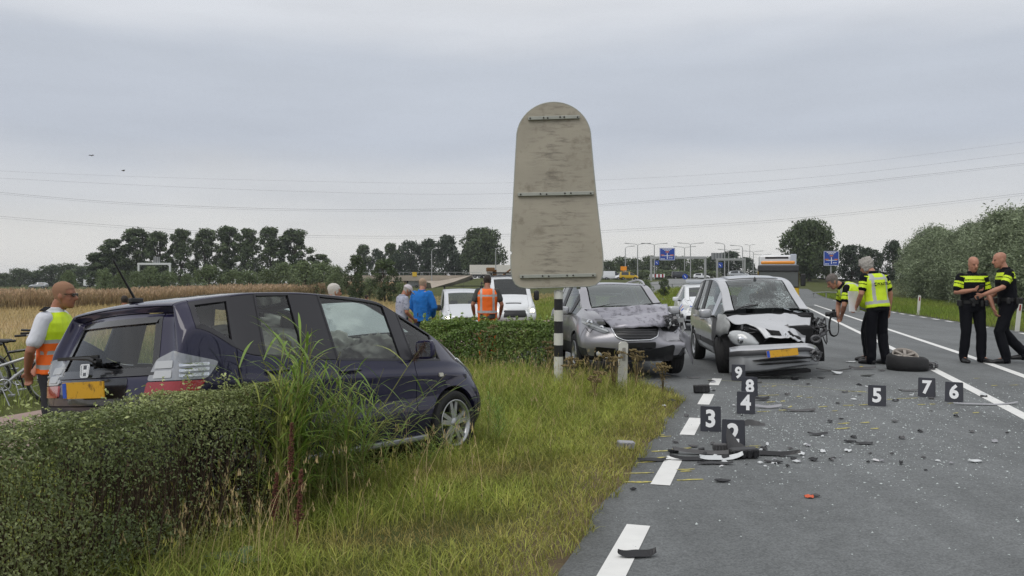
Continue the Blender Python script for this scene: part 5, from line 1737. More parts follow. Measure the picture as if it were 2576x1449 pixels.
def silver_mpv():
 root = thing('people_carrier', 'pale silver people carrier with its front torn open and a shattered windscreen', 'car')
 root.location = (4.375, 15.56, 0.0)
 root.rotation_euler = (Matrix.Rotation(-1.629, 3, 'Z') @ Matrix.Rotation(.012, 3, 'Y') @ Matrix.Rotation(.022, 3, 'X')).to_euler()
 bpy.context.view_layer.update()
 Mi = root.matrix_world.inverted()
 st = [(-2.00, 0.34, 0.97, 1.46, .70, .80, .78, .60, 0.0), (-1.78, 0.28, 1.00, 1.56, .78, .85, .82, .625, .10), (-1.20, .26, .99, 1.61, .80, .86, .83, .64, .03), (-1.10, .26, .985, 1.615, .80, .86, .83, .64, .02),
   (-.42, .26, .965, 1.63, .80, .86, .835, .645, -.03), (-.32, .26, .96, 1.63, .80, .86, .835, .645, -.04), (.30, .26, .945, 1.595, .80, .86, .835, .625, -.04), (.62, .26, .94, 1.42, .80, .86, .83, .635, -.04),
   (.72, .26, .935, 1.36, .80, .86, .83, .64, -.04), (1.22, .26, .92, 1.06, .80, .86, .81, .70, 0), (1.55, .26, .86, .98, .80, .86, .77, .66, 0), (1.90, .28, .74, .86, .76, .82, .71, .58, 0), (2.05, .30, .62, .74, .68, .76, .64, .50, 0)]
 rear_x = [-1.95, -2.02, -2.02, -1.99, -1.97, -1.84, -1.79]
 front_x = [1.98, 2.07, 2.09, 2.06, 2.04, 2.0, 1.94]
 def part(s, i, j, k):
  if s in 'LR':
   if k == 4:
    if i == 1: return 'quarter_window'
    if i == 3: return 'rear_side_window'
    if i in (5, 6): return 'front_side_window'
    if i == 8: return 'corner_window'
    if i in (2, 4): return 'pillar'
   if k == 5 and 1 <= i <= 8: return 'roof_side'
   if i in (3, 4) and k < 4: return 'rear_door'
   if i in (5, 6, 7) and k < 4: return 'front_door'
   if i == 8 and k < 4: return 'cowl_panel'
   if i >= 9: return 'gone'
   return 'quarter_panel'
  if s == 'T':
   if 6 <= i <= 8 and 1 <= j <= 4: return 'windscreen'
   if i >= 9: return 'gone'
   if i in (6, 7, 8): return 'roof_side'
   return 'roof'
  if s == 'K': return 'rear_window' if k == 4 and 1 <= j <= 4 else 'tailgate'
  if s == 'F': return 'gone'
  return 'underbody'
 car = Car(st, rear_x, front_x, part, level=3, win=(.006, .008), crown=.04, curve_f=.2)
 ax = [(1.29, .31), (-1.29, .31)]
 bv = car.bvh()
 car.arches(ax, .355, .55)
 for nm in ('roof', 'roof_side', 'quarter_panel', 'front_door', 'rear_door', 'tailgate'):
  car.cut(nm, silver_b, root, gap=.0015 if nm == 'roof_side' else .005)
 car.cut('cowl_panel', metal_junk, root); car.cut('underbody', dark_inside, root, 0, 0); car.cut('pillar', black_plastic, root, .002)
 gl = glass_mat('mpv_glass', (.55, .62, .60), haze=.12)
 for nm in ('quarter_window', 'rear_side_window', 'front_side_window', 'corner_window', 'rear_window'):
  car.cut(nm, gl, root, .016, .012, .008)
 car.cut('windscreen', glass_mat('mpv_windscreen', (.55, .62, .62), cracks=1.0, cscale=13, haze=.06, mask=(1, -.5, .15)), root, .02, .012, .006)
 sr = patch(bv, rpoly([(.15, -.46, 2), (.15, .46, 2), (-.75, .46, 2), (-.75, -.46, 2)], .06), (0, 0, -1), 'sunroof', mat('gloss_black', None), root, .006, .012, .12)
 patch(bv, rpoly([(.11, -.42, 2), (.11, .42, 2), (-.71, .42, 2), (-.71, -.42, 2)], .05), (0, 0, -1), 'sunroof_panel', silver_b, sr, .014, .012, .12)
 ae = MB(); za = bv.ray_cast(Vector((.24, 0, 3)), Vector((0, 0, -1)))[0].z
 ae.lathe([(.028, 0), (.02, .025), (.006, .05), (0, .06)], 10, 0, c=(.25, .02, za)); ae.build('roof_aerial', black_plastic, root)
 for sg in (-1, 1):
  for q in (0, 1):
   pass
  handle(root, bv, -.16, .86, sg, silver_b); handle(root, bv, -.95, .88, sg, silver_b)
  patch(bv, [(.95, sg * .9, .44), (.95, sg * .9, .54), (-.30, sg * .9, .54), (-.30, sg * .9, .44)], (0, -sg, 0), 'door_moulding', grey_plastic, root, .016, .02, .1)
  patch(bv, [(-.40, sg * .9, .44), (-.40, sg * .9, .54), (-.95, sg * .9, .54), (-.90, sg * .9, .44)], (0, -sg, 0), 'door_moulding', grey_plastic, root, .016, .02, .1)
 mirror(root, .74, -.85, 1.00, silver_b, -1, (.13, .22, .16))
 wheel(root, -1.29, -.76, .31, .31, .20, .195, 5, -1, twin=False); wheel(root, -1.29, .76, .31, .31, .20, .195, 5, 1, twin=False)
 w_ = wheel(root, 1.20, -.74, .31, .31, .20, .195, 6, -1, twin=False, steer=R(-14)); w_.rotation_euler = (R(6), 0, R(-16))
 arch_liner(root, ax, .355, .80, .5)
 cabin(root, 1.1, .20, -.70, .74, .34, .58, 1.06, 1.0)
 # engine bay
 eb = MB(); eb.box((1.50, 0, .52), (.75, 1.15, .62), bev=.05); eb.box((1.24, 0, .80), (.12, 1.5, .42), bev=.03)
 eb.build('engine_bay', dark_inside, root)
 junk('engine_parts', (1.72, -.15, .72), (.22, .5, .12), 34, metal_junk, root, 11, 10)
 junk('front_corner_wreck', (1.50, .72, .72), (.28, .14, .22), 26, metal_junk, root, 12, 8)
 def W(px, py, Y_): return Mi @ px2w(px, py, Y_ + .34)
 ring = MB(); rc = W(2052, 853, 13.3)
 ring.tube([(rc.x, rc.y + .07 * math.cos(a), rc.z + .05 * math.sin(a)) for a in [2 * PI * k / 16 for k in range(17)]], .022, 6)
 ring.tube(spline([(1.45, .78, .84), (1.56, .86, .70), (rc.x, rc.y - .07, rc.z)], 8), .03, 6)
 ring.build('torn_strut', metal_junk, root)
 # inner wing on the right, light primer with a dark seam
 rows = [[W(1806, 792, 13.95), W(1820, 790, 13.85), W(1834, 802, 13.7)], [W(1803, 815, 13.9), W(1818, 812, 13.75), W(1837, 818, 13.62)], [W(1802, 842, 13.9), W(1812, 846, 13.78), W(1832, 838, 13.6)]]
 sheet('inner_wing', [spline(r, 9) for r in (rows[0], [a.lerp(b, .5) for a, b in zip(rows[0], rows[1])], rows[1], [a.lerp(b, .5) for a, b in zip(rows[1], rows[2])], rows[2])], mat('primer_grey', (.33, .34, .34), rough=.6, var=.2, scale=12), root, .01,
   fn=lambda i, j, p: (0.03 * math.sin(7 * i + 5 * j), 0, .012 * math.sin(11 * j)))
 # bonnet: folded and lifted on the right, slots and badge at its front edge
 le = spline([W(1826, 800, 13.75), W(1850, 817, 13.55), W(1880, 816, 13.42), W(1907, 829, 13.28), W(1926, 853, 13.12)], 24)
 ri = spline([W(2040, 799, 13.75), W(2037, 818, 13.55), W(2028, 838, 13.38), W(2026, 850, 13.22), W(2024, 861, 13.12)], 24)
 rows = []
 for i in range(24):
  t = i / 23; row = []
  for j in range(33):
   q = j / 32
   p = le[i].lerp(ri[i], q)
   arch_ = math.sin(PI * q)
   p = p + Vector((.10 * arch_ * t, 0, .055 * arch_ * (1 - .3 * t)))
   p.z += .030 * math.exp(-((q - .70 + .1 * t) / .035) ** 2) - .03 * max(0, q - .75) * 4 * t + .014 * noise.noise(Vector((q * 7, t * 6, 3))) * (1 + 2 * (q > .7))
   p.z += .02 * math.exp(-((q - .12) / .06) ** 2)
   row.append(p)
  rows.append(row)
 bo = sheet('bonnet', rows, mat('silver_scratched', (.52, .53, .55), rough=.32, metal=.4, coat=.6, dirt=(.10, .10, .10), dirt_scale=6, dirt_at=.66), root, .012)
 bo['label'] = 'bent bonnet lifted on one side'
 lip = [Vector(r_) for r_ in rows[-1]]
 def on_bonnet(q, t):
  i = min(int(t * 22.99), 22); j = min(int(q * 31.99), 31); return Vector(rows[i][j])
 def lifted(q, t, up):
  p = on_bonnet(q, t); n_ = (on_bonnet(min(q + .04, 1), t) - p).cross(on_bonnet(q, max(t - .06, 0)) - p).normalized()
  if n_.x < 0 and n_.z < 0: n_ = -n_
  return p + n_ * up
 for q0, q1 in ((.14, .43), (.60, .88)):
  rr = [[lifted(q0 + (q1 - q0) * k / 11 + (.02 if e > .5 and k == 0 else 0), .80 + .15 * e, .010) for k in range(12)] for e in (0, .33, .67, 1)]
  sheet('bonnet_slot', rr, dark_inside, bo, .006)
 c = lifted(.515, .88, .012)
 b = MB(); Mx = frame((c.x + .014, c.y, c.z), (0, 1, 0), (-.35, 0, 1))
 o_ = [(0, .062), (.038, 0), (0, -.062), (-.038, 0)]; i_ = [(0, .030), (.018, 0), (0, -.030), (-.018, 0)]
 A = [Mx @ Vector((p[0], p[1], .012)) for p in o_]; B_ = [Mx @ Vector((p[0], p[1], .012)) for p in i_]; C = [Mx @ Vector((p[0], p[1], -.012)) for p in o_]; D = [Mx @ Vector((p[0], p[1], -.012)) for p in i_]
 b.add(A + B_ + C + D, [(k, (k + 1) % 4, 4 + (k + 1) % 4, 4 + k) for k in range(4)] + [(8 + k, 8 + (k + 1) % 4, (k + 1) % 4, k) for k in range(4)] + [(4 + k, 4 + (k + 1) % 4, 12 + (k + 1) % 4, 12 + k) for k in range(4)])
 b.build('badge', chrome, bo)
 # right headlamp hanging loose
 top = spline([W(1838, 842, 13.5), W(1848, 837, 13.42), W(1868, 838, 13.34), W(1888, 848, 13.28), W(1904, 868, 13.25)], 14)
 bot = spline([W(1838, 842, 13.5), W(1846, 858, 13.4), W(1862, 868, 13.32), W(1880, 871, 13.28), W(1904, 868, 13.25)], 14)
 rows = [[top[k].lerp(bot[k], i / 7) + Vector((.05 * math.sin(PI * i / 7), 0, 0)) for k in range(14)] for i in range(8)]
 hl = sheet('headlamp', rows, lamp_glass, root, .05)
 for k_, (a_, b_) in enumerate(((1866, 855), (1886, 862))):
  c = W(a_, b_, 13.22)
  q = MB(); q.lathe([(.0, .004), (.042, .0), (.056, .016), (.060, .03)], 16, 0, 'x', c=(c.x, c.y, c.z), M=Matrix.Rotation(PI, 3, 'Z'))
  q.build('reflector_bowl', chrome, hl)
 # bumper cover: silver top, black rub strip, silver, dark slots, silver lip
 X0 = [1836, 1862, 1900, 1940, 1985, 2025, 2048, 2058]; dep = [13.35, 13.05, 12.93, 12.88, 12.90, 12.98, 13.12, 13.3]
 def crv(ys, xs=X0, dd=0.0): return spline([W(x, y, d_ + dd) for x, y, d_ in zip(xs, ys, dep)], 40)
 prof = [([875, 871, 869, 867, 865, 864, 869, 878], 0.05, 0), ([885, 882, 880, 878, 875, 873, 878, 886], 0, 0), ([886, 883, 881, 879, 876, 874, 879, 887], -.02, 1), ([898, 896, 894, 892, 887, 884, 888, 896], -.02, 1), ([899, 897, 895, 893, 888, 885, 889, 897], 0, 0),
   ([906, 904, 902, 899, 895, 893, 898, 904], 0, 0), ([934, 932, 930, 926, 920, 915, 914, 914], .02, 0), ([940, 938, 935, 931, 924, 919, 917, 916], .06, 0)]
 rows = [crv(ys, dd=dd) for ys, dd, m_ in prof]
 bp = sheet('bumper', rows, [silver_b, grey_plastic], root, .01, mi=lambda i, j: 1 if .25 < i < .45 else 0)
 bp['label'] = 'front bumper hanging down and torn at its end'
 for ya, yb, xa, xb in ((906, 913, 1892, 2040), (917, 922, 1900, 2034)):
  rr = []
  for e in (0, 1):
   pts = []
   for k in range(7):
    f = k / 6; x = xa + (xb - xa) * f + (4 if e else 0)
    y = (ya, yb)[e] + np.interp(x, [1890, 1985, 2040], [-1, -7.5, -11]) + (0 if f not in (0, 1) else (3 if e == 0 else -2))
    pts.append(W(x, y, float(np.interp(x, X0, dep)) - .03))
   rr.append(spline(pts, 20))
  sheet('intake_slot', rr, dark_inside, bp, .01)
 c = W(1962, 888, 12.84); c2 = W(2003, 884, 12.86);
 ux = (c2 - c).normalized()
 plate(bp, frame((W(1968, 888, 12.84))[:], ux[:], (-.18, 0, 1)), .50, .11)
 junk('bumper_bracket', tuple(W(2052, 893, 13.05)), (.06, .10, .07), 9, metal_junk, root, 21, 4)
 rg = MB(); rc = W(2054, 902, 13.0)
 rg.tube([(rc.x, rc.y + .05 * math.cos(a), rc.z + .04 * math.sin(a)) for a in [2 * PI * k / 14 for k in range(15)]], .010, 6); rg.build('towing_ring', metal_junk, root)
 sp = MB(); sp.box(tuple(W(1950, 938, 13.1)), (.22, 1.05, .05), rot=(R(4), 0, 0)); sp.build('undertray', dark_inside, root)
 wp = MB()
 wp.tube([(1.26, -.55, 1.065), (1.14, -.38, 1.12), (1.08, -.12, 1.15)], .010, 5); wp.build('windscreen_wiper', black_plastic, root)
 # inside mirror and lining seen through the screen
 im = MB(); im.box((.42, 0, 1.44), (.04, .22, .07), bev=.02); im.build('inside_mirror', black_plastic, root)
 return root
car_c = silver_mpv()
# ------------------------------------------------------------------ the big sign seen from behind, posts, markers
sign_back = mat('weathered_sign_back', (0.385, 0.352, 0.285), rough=.75, var=.10, scale=2.2, dirt=(.27, .24, .19), dirt_scale=5, dirt_at=.55)
def smear_sign():
 """sideways smears of grime, thickest down the middle of the board"""
 t = sign_back.node_tree; b = t.nodes['Principled BSDF']; old = b.inputs['Base Color'].links[0].from_socket
 co = t.nodes.new('ShaderNodeTexCoord'); mp_ = t.nodes.new('ShaderNodeMapping'); mp_.inputs['Scale'].default_value = (2.2, 1, 13)
 t.links.new(co.outputs['Object'], mp_.inputs[0])
 n = t.nodes.new('ShaderNodeTexNoise'); n.inputs['Scale'].default_value = 1.6; n.inputs['Detail'].default_value = 9; n.inputs['Roughness'].default_value = .7
 t.links.new(mp_.outputs[0], n.inputs['Vector'])
 m1 = t.nodes.new('ShaderNodeMapRange'); m1.inputs[1].default_value = .50; m1.inputs[2].default_value = .68; t.links.new(n.outputs['Fac'], m1.inputs[0])
 sx = t.nodes.new('ShaderNodeSeparateXYZ'); t.links.new(co.outputs['Object'], sx.inputs[0])
 ab = t.nodes.new('ShaderNodeMath'); ab.operation = 'ABSOLUTE'; t.links.new(sx.outputs[0], ab.inputs[0])
 m2 = t.nodes.new('ShaderNodeMapRange'); m2.inputs[1].default_value = .12; m2.inputs[2].default_value = .58; m2.inputs[3].default_value = .75; m2.inputs[4].default_value = 0; t.links.new(ab.outputs[0], m2.inputs[0])
 mu = t.nodes.new('ShaderNodeMath'); mu.operation = 'MULTIPLY'; t.links.new(m1.outputs[0], mu.inputs[0]); t.links.new(m2.outputs[0], mu.inputs[1])
 mx = t.nodes.new('ShaderNodeMix'); mx.data_type = 'RGBA'; t.links.new(mu.outputs[0], mx.inputs['Factor']); t.links.new(old, mx.inputs['A']); mx.inputs['B'].default_value = (.13, .115, .095, 1)
 t.links.new(mx.outputs['Result'], b.inputs['Base Color'])
smear_sign()
post_white = mat('post_white', (.60, .60, .55), rough=.6, var=.08, scale=9, dirt=(.36, .36, .30), dirt_scale=12, dirt_at=.62)
post_black = mat('post_black', (.012, .012, .013), rough=.4)
rail_m = mat('galvanised_rail', (.36, .37, .33), rough=.5, metal=.2, var=.1)
bolt_m = mat('dark_bolt', (.05, .045, .04), rough=.6)
def big_sign():
 Yd = 12.75; s_ = 2150 / Yd
 cx = (1405 - 1288) / s_
 z0 = gz(cx, Yd)
 root = thing('road_sign', 'back of a huge round-topped grey sign on a black and white banded post', 'sign', (cx, Yd, z0))
 def P(px, py): return ((px - 1288) / s_ - cx, CAM_H - (py - 712) / s_ - z0)
 # outline of the board
 pts = []
 for k in range(25):
  a = PI - PI * k / 24
  pts.append(P(1392 + 92 * math.cos(a), 350 - 88 * math.sin(a) if True else 0))
 left = [(1300, 350), (1296, 420), (1291, 520), (1286, 600), (1285, 632)]
 notch = [(1288, 634), (1289, 639), (1285, 642)]
 right = [(1484, 350), (1490, 420), (1498, 500), (1507, 580), (1514, 640), (1515, 668)]
 outline = [P(*p) for p in ([(1300, 350)] + [(1392 + 92 * math.cos(PI - PI * k / 24), 350 - 88 * math.sin(PI * k / 24)) for k in range(1, 24)] + right + [(1514, 690), (1508, 706), (1496, 716), (1480, 720), (1330, 725), (1308, 722), (1296, 714), (1289, 700), (1286, 680), (1285, 645)] + notch[::-1] + left[::-1][:-1])]
 Mx = frame((0, 0, 0), (1, 0, 0), (0, 0, 1))      # local z of this frame points to the camera
 b = MB(); b.prism(outline, .018, Mx @ Matrix.Translation((0, 0, .10)))
 board = b.build('board', sign_back, root)
 e = MB()
 n = len(outline)
 e.tube([Mx @ Vector((p[0], p[1], .109)) for p in outline + outline[:2]], .012, 6, caps=False); e.build('edge_rim', rail_m, root)
 for (xa, ya, xb, yb) in ((1328, 303, 1456, 299), (1302, 492, 1491, 488), (1307, 696, 1497, 692)):
  a, c = P(xa, ya), P(xb, yb); ln = math.hypot(c[0] - a[0], c[1] - a[1]); an = math.atan2(c[1] - a[1], c[0] - a[0])
  q = MB(); q.box((0, 0, 0), (ln, .052, .035), bev=.006)
  r_ = q.build('rail', rail_m, root)
  r_.matrix_local = Mx @ Matrix.Translation(((a[0] + c[0]) / 2, (a[1] + c[1]) / 2, .138)) @ Matrix.Rotation(an, 4, 'Z')
  for f in (.04, .30, .38, .62, .70, .96):
   w_ = MB(); w_.lathe([(0, .012), (.012, .010), (.013, 0)], 8, 0, c=((f - .5) * ln, random.uniform(-.004, .004), .017))
   w_.build('bolt', bolt_m, r_)
 # banded post, the upper half behind the board
 bands = [(729, 752, 0), (752, 780, 1), (780, 808, 0), (808, 838, 1), (838, 868, 0), (868, 897, 1), (897, 926, 0)]
 rad = .066
 lo = MB(); lo.lathe([(rad, -.1), (rad, P(0, 926)[1])], 18, 0, c=(0, 0, 0)); lo.build('post_foot', post_white, root)
 for ya, yb, k in bands:
  zt, zb_ = P(0, ya)[1], P(0, yb)[1]
  q = MB(); r0 = rad + (.003 if k == 0 else 0)
  prof = [(r0, zb_), (r0, zt)]
  if ya == 729: prof = [(r0, zb_), (r0, zt - .03), (r0 * .8, zt - .008), (r0 * .45, zt), (0, zt + .002)]
  q.lathe(prof, 18, 0); q.build('post_band', post_black if k else post_white, root)
 q = MB()
 for x in (-.30, .30):
  q.lathe([(.03, P(0, 724)[1] - .02), (.03, P(0, 300)[1])], 10, 0, c=(x, .0, 0))
 q.box((0, 0, P(0, 727)[1] + .06), (.7, .07, .05)); q.build('rear_frame', rail_m, root)
 return root
big_sign()

def reflector_post(px, Yd, h, label, tilt=0.0, group='white reflector posts', rz=0.0):
 x = (px - 1288) / 2150 * Yd
 t = thing('reflector_post', label, 'post', (x, Yd, gz(x, Yd) - .03), group=group, rot=(0, R(tilt), rz))
 b = MB()
 prof = [(-.06, 0), (.06, 0), (.06, h - .03), (.035, h), (-.035, h), (-.06, h - .03)]
 b.prism(prof, .05, frame((0, .025, 0), (1, 0, 0), (0, 0, 1)))
 o = b.build('post_body', post_white, t)
 q = MB(); q.prism(rpoly([(-.022, -.09, 0), (.022, -.09, 0), (.022, .09, 0), (-.022, .09, 0)], .008), .008, frame((0, -.026, h - .17), (1, 0, 0), (0, 0, 1)))
 q.build('reflector', mat('reflector_grey', (.30, .29, .26), rough=.3) if px < 2000 else lamp_red, t)
 return t
reflector_post(1565, 11.7, .75, 'white reflector post in the grass in front of the crumpled crossover', 1.5, rz=R(12))
reflector_post(2310, 40.5, .95, 'white reflector post across the road between the two pairs of officers', 4)
reflector_post(2558, 26.5, 1.0, 'white reflector post half hidden behind the rightmost officer', 6)

mark_m = mat('marker_black', (.014, .016, .026), rough=.45, var=.2)
mark_edge = mat('marker_edge', (.05, .055, .07), rough=.5)
mark_w = mat('marker_white', (.78, .79, .80), rough=.5)
mark_where = {'2': 'nearest the camera, behind the torn bumper heap', '3': 'on the edge dash left of the others', '4': 'standing in front of marker 8', '5': 'alone in the middle of the lane', '6': 'rightmost, beside the long grey strip',
    '7': 'second from the right, left of marker 6', '8': 'partly hidden behind marker 4', '9': 'farthest, under the bumper of the people carrier'}
for d, px, Yd, rz in (('9', 1858, 13.12, .05), ('8', 1886, 11.4, .1), ('4', 1877, 9.84, -.02), ('3', 1788, 8.68, .02), ('2', 1845.5, 7.83, -.06), ('5', 2207, 10.47, -.03), ('7', 2332, 11.29, -.08), ('6', 2401, 10.8, -.05)):
 x = (px - 1288) / 2150 * Yd
 t = thing('evidence_marker', 'black evidence marker with a white ' + d + ', ' + mark_where[d], 'marker', (x, Yd, 0), -math.atan2(x, Yd) + rz, group='numbered evidence markers')
 W_, H_ = .203, .25
 for sg in (1, -1):
  b = MB()
  b.prism(rpoly([(-W_ / 2, 0, 0), (W_ / 2, 0, 0), (W_ / 2, H_ + .004, 0), (-W_ / 2, H_ + .004, 0)], .012), .005)
  o = b.build('panel', mark_m, t)
  o.matrix_local = Matrix.Rotation(R(90 - 14), 4, 'X') @ Matrix.Identity(4) if sg == 1 else Matrix.Rotation(PI, 4, 'Z') @ Matrix.Rotation(R(90 - 14), 4, 'X')
  o.location = (0, -.062 * sg, 0)
  if sg == 1:
   add_text('numeral', d, .235, Matrix.Translation((0, H_ * .49, .0065)), mark_w, o, .0008, .0085, .92)
 sgs = MB(); sgs.box((0, 0, H_ * .97), (W_ * .6, .02, .012), bev=.004); sgs.build('hinge', mark_edge, t)

# ------------------------------------------------------------------ the torn-off wheel and wreckage on the road
def loose_wheel():
 Yd = 14.75
 x = (2283 - 1288) / 2150 * Yd
 t = thing('loose_wheel', 'torn-off car wheel with a flat tyre lying beside the officer with papers', 'wheel', (x, Yd, .0), .15)
 # tyre flat on the ground, collapsed; the rim sits tilted in it
 b = MB(); n = 40
 prof = [(.20, .17), (.29, .20), (.345, .165), (.355, .08), (.34, .005), (.27, .0), (.21, .03)]
 vs = []; q = len(prof)
 for r, h in prof:
  for k in range(n):
   a = 2 * PI * k / n
   lift = .06 * max(0, math.sin(a - .5)) * (h / .2) + .03 * max(0, math.cos(a + 2.4)) * (h / .2)
   vs.append((r * math.cos(a) * .95, r * math.sin(a), h * 1.12 + lift))
 fs = []
 for i in range(q):
  j = (i + 1) % q
  for k in range(n): fs.append((i * n + k, i * n + (k + 1) % n, j * n + (k + 1) % n, j * n + k))
 b.add(vs, fs, 0, True)
 b.build('tyre', rubber, t)
 rr = MB(); R_ = .205; dirty = mat('dirty_alloy', (.30, .27, .24), rough=.5, metal=.35, var=.2)
 rr.lathe([(R_, .02), (R_ * 1.06, .035), (R_ * 1.03, .05), (R_ * .93, .035), (R_ * .86, -.07), (R_ * .9, -.12)], 36, 0)
 for k in range(7):
  a = 2 * PI * k / 7 + .2
  d = Vector((math.cos(a), math.sin(a), 0)); nn = Vector((-d.y, d.x, 0))
  pa, pb = d * .03 + Vector((0, 0, .028)), d * R_ * .97 + Vector((0, 0, .032))
  v_ = [pa - nn * .022, pa + nn * .022, pb + nn * .026, pb - nn * .026]; bk = [p - Vector((0, 0, .03)) for p in v_]
  rr.add(v_ + bk, [(0, 1, 2, 3), (7, 6, 5, 4), (0, 4, 5, 1), (1, 5, 6, 2), (2, 6, 7, 3), (3, 7, 4, 0)])
 rr.lathe([(0, .036), (.05, .034), (.055, .0)], 16, 0)
 ro = rr.build('rim', dirty, t)
 ro.location = (-.03, .02, .225); ro.rotation_euler = (R(27), R(-6), 0)
 bd = MB(); bd.lathe([(0, -.06), (R_ * .9, -.06)], 24, 0); bd.build('brake_disc', dark_inside, ro)
 junk('torn_hub', (.46, -.02, .07), (.13, .07, .06), 14, metal_junk, t, 31, 5)
 return t
loose_wheel()

blackp = mat('broken_black_plastic', (.012, .012, .014), rough=.42, var=.3)
greyp = mat('broken_grey_plastic', (.075, .073, .075), rough=.55, var=.3)
whitep = mat('broken_white_part', (.62, .64, .65), rough=.35, var=.1)
silvp = mat('broken_silver_part', (.34, .34, .36), rough=.35, metal=.4, var=.1)
yellp = mat('yellow_scrap', (.55, .40, .02), rough=.6)
orangep = mat('orange_scrap', (.60, .10, .03), rough=.5)
def scrap(px, py, wpx, kind, m, label, name='bumper_fragment', rz=None, group=None, hgt=1.0, cat='debris', seed=None):
 """one broken piece; px, py is where it rests on the road, wpx how wide it shows"""
 sd_ = int(px * 7 + py * 13) if seed is None else seed
 r_ = random.Random(sd_)
 p = on_road(px, py); s_ = 2150 / p.y; w_ = wpx / s_
 rz = r_.uniform(-.5, .5) if rz is None else rz
 b = MB()
 if kind == 'strip':      # long bent trim strip
  n = 12; bow = r_.uniform(-.12, .12) * w_; ht = (.010 + .010 * r_.random()) * min(hgt, 1.8)
  ph = r_.uniform(0, 6); up = [.006 * (1 + math.sin(ph + k * .7)) for k in range(n + 1)]
  vs = []
  for k in range(n + 1):
   f = k / n; x = (f - .5) * w_; y = bow * (1 - (2 * f - 1) ** 2); z = .004 + up[k] * .6 + .03 * hgt * w_ * abs(2 * f - 1) ** 2.5
   ww = .030 * (1 - .7 * abs(2 * f - 1) ** 3) + .004
   vs += [(x, y - ww, z), (x, y + ww * .3, z + ht), (x, y + ww, z + .002)]
  fs = []
  for k in range(n):
   for j in range(2): fs.append((3 * k + j, 3 * k + 3 + j, 3 * k + 4 + j, 3 * k + 1 + j))
   fs.append((3 * k + 2, 3 * k + 5, 3 * k + 3, 3 * k))
  b.add(vs, fs)
 elif kind == 'plate':    # jagged curved plate
  n = 9; pts = []
  for k in range(n):
   a = 2 * PI * k / n + r_.uniform(-.2, .2); rr = .5 * w_ * r_.uniform(.55, 1.05)
   pts.append((rr * math.cos(a), rr * math.sin(a) * .55))
  cv = r_.uniform(.3, .9) * hgt / max(w_, .05) * .35
  top = [(x, y, .010 + cv * x * x + r_.uniform(0, .006)) for x, y in pts]; bot = [(x, y, z - .006) for x, y, z in top]
  c0, c1 = (0, 0, .012 + .012 * hgt), (0, 0, .004)
  b.add(top + bot + [c0, c1], [(k, (k + 1) % n, 2 * n) for k in range(n)] + [(n + (k + 1) % n, n + k, 2 * n + 1) for k in range(n)] + [(k, n + k, n + (k + 1) % n, (k + 1) % n) for k in range(n)])
 elif kind == 'upright':  # piece standing on edge
  n = 7; h_ = w_ * hgt; vs = []
  for k in range(n + 1):
   f = k / n; x = (f - .5) * w_; y = .12 * w_ * math.sin(3 * f); ht = h_ * (1 - .75 * f ** 1.2) * r_.uniform(.6, 1.1)
   vs += [(x, y, 0), (x + .01, y + .02 + .15 * ht, ht), (x, y + .012, 0)]
  fs = []
  for k in range(n):
   fs += [(3 * k, 3 * k + 3, 3 * k + 4, 3 * k + 1), (3 * k + 1, 3 * k + 4, 3 * k + 5, 3 * k + 2)]
  b.add(vs, fs)
 elif kind == 'block':
  b.box((0, 0, w_ * .32 * hgt), (w_, w_ * .5, w_ * .6 * hgt), rot=(r_.uniform(-.15, .15), r_.uniform(-.15, .15), 0), taper=.85, bev=w_ * .08)
  for k in range(4):
   b.box(((k - 1.5) * w_ * .22, -w_ * .27, w_ * .3 * hgt), (w_ * .12, .012, w_ * .5 * hgt))
 else:                    # small crumb
  b.box((0, 0, .004 + w_ * .12), (w_, w_ * r_.uniform(.3, .7), w_ * .25), rot=(r_.uniform(-.3, .3), r_.uniform(-.3, .3), 0), taper=r_.uniform(.3, .9))
 o = b.build(name, m)
 o.location = (p.x, p.y, .003); o.rotation_euler = (0, 0, rz)
 return tag(o, label, cat, group)
scrap(1603, 1403, 98, 'strip', blackp, 'curved black trim piece lying across the nearest white dash', 'trim_fragment', .12, hgt=2.6)
scrap(1816, 1213, 46, 'plate', blackp, 'dark pointed plastic shard alone on the road below marker 2', 'plastic_shard', 0)
scrap(1593, 1235, 22, 'plate', blackp, 'small black shard near the grass edge below the yellow lines', 'plastic_shard', 0)
scrap(2455, 1164, 38, 'plate', whitep, 'white curved shard lying alone at the right of the road', 'plastic_shard', .1)
scrap(2052, 1251, 34, 'plate', greyp, 'small brown and orange lump on the bare road in front of everything', 'scrap_lump', 0)
scrap(2036, 1253, 22, 'strip', orangep, 'thin orange sliver beside the brown lump', 'scrap_sliver', 0)
# the heap round marker 2
scrap(1790, 1143, 190, 'strip', greyp, 'long dark bumper strip running left out of the heap by marker 2', rz=.0, hgt=1.6)
scrap(1760, 1158, 150, 'strip', blackp, 'black bumper strip crossing the white dash by the heap', rz=.03, hgt=1.6)
scrap(1930, 1150, 165, 'strip', blackp, 'black bumper strip running right out of the heap by marker 2', rz=-.08, hgt=1.8)
scrap(1815, 1160, 120, 'strip', whitep, 'white curved bumper piece at the front of the heap', rz=.25, hgt=2.5)
scrap(1855, 1138, 56, 'upright', greyp, 'grey torn bumper piece standing up before marker 2', rz=.4, hgt=1.15, name='bumper_fragment')
scrap(1872, 1152, 70, 'block', blackp, 'dark bulky lump at the right of the heap by marker 2', rz=.1, hgt=.55, name='engine_fragment')
scrap(1812, 1135, 36, 'block', greyp, 'grey boxy piece left of marker 2', rz=0, hgt=.8, name='engine_fragment')
scrap(1694, 1140, 26, 'block', blackp, 'small black block above the white dash by the yellow marks', rz=.1, hgt=.5, name='engine_fragment')
scrap(1640, 1161, 72, 'strip', blackp, 'thin dark strip at the grass edge left of the heap', rz=.02)
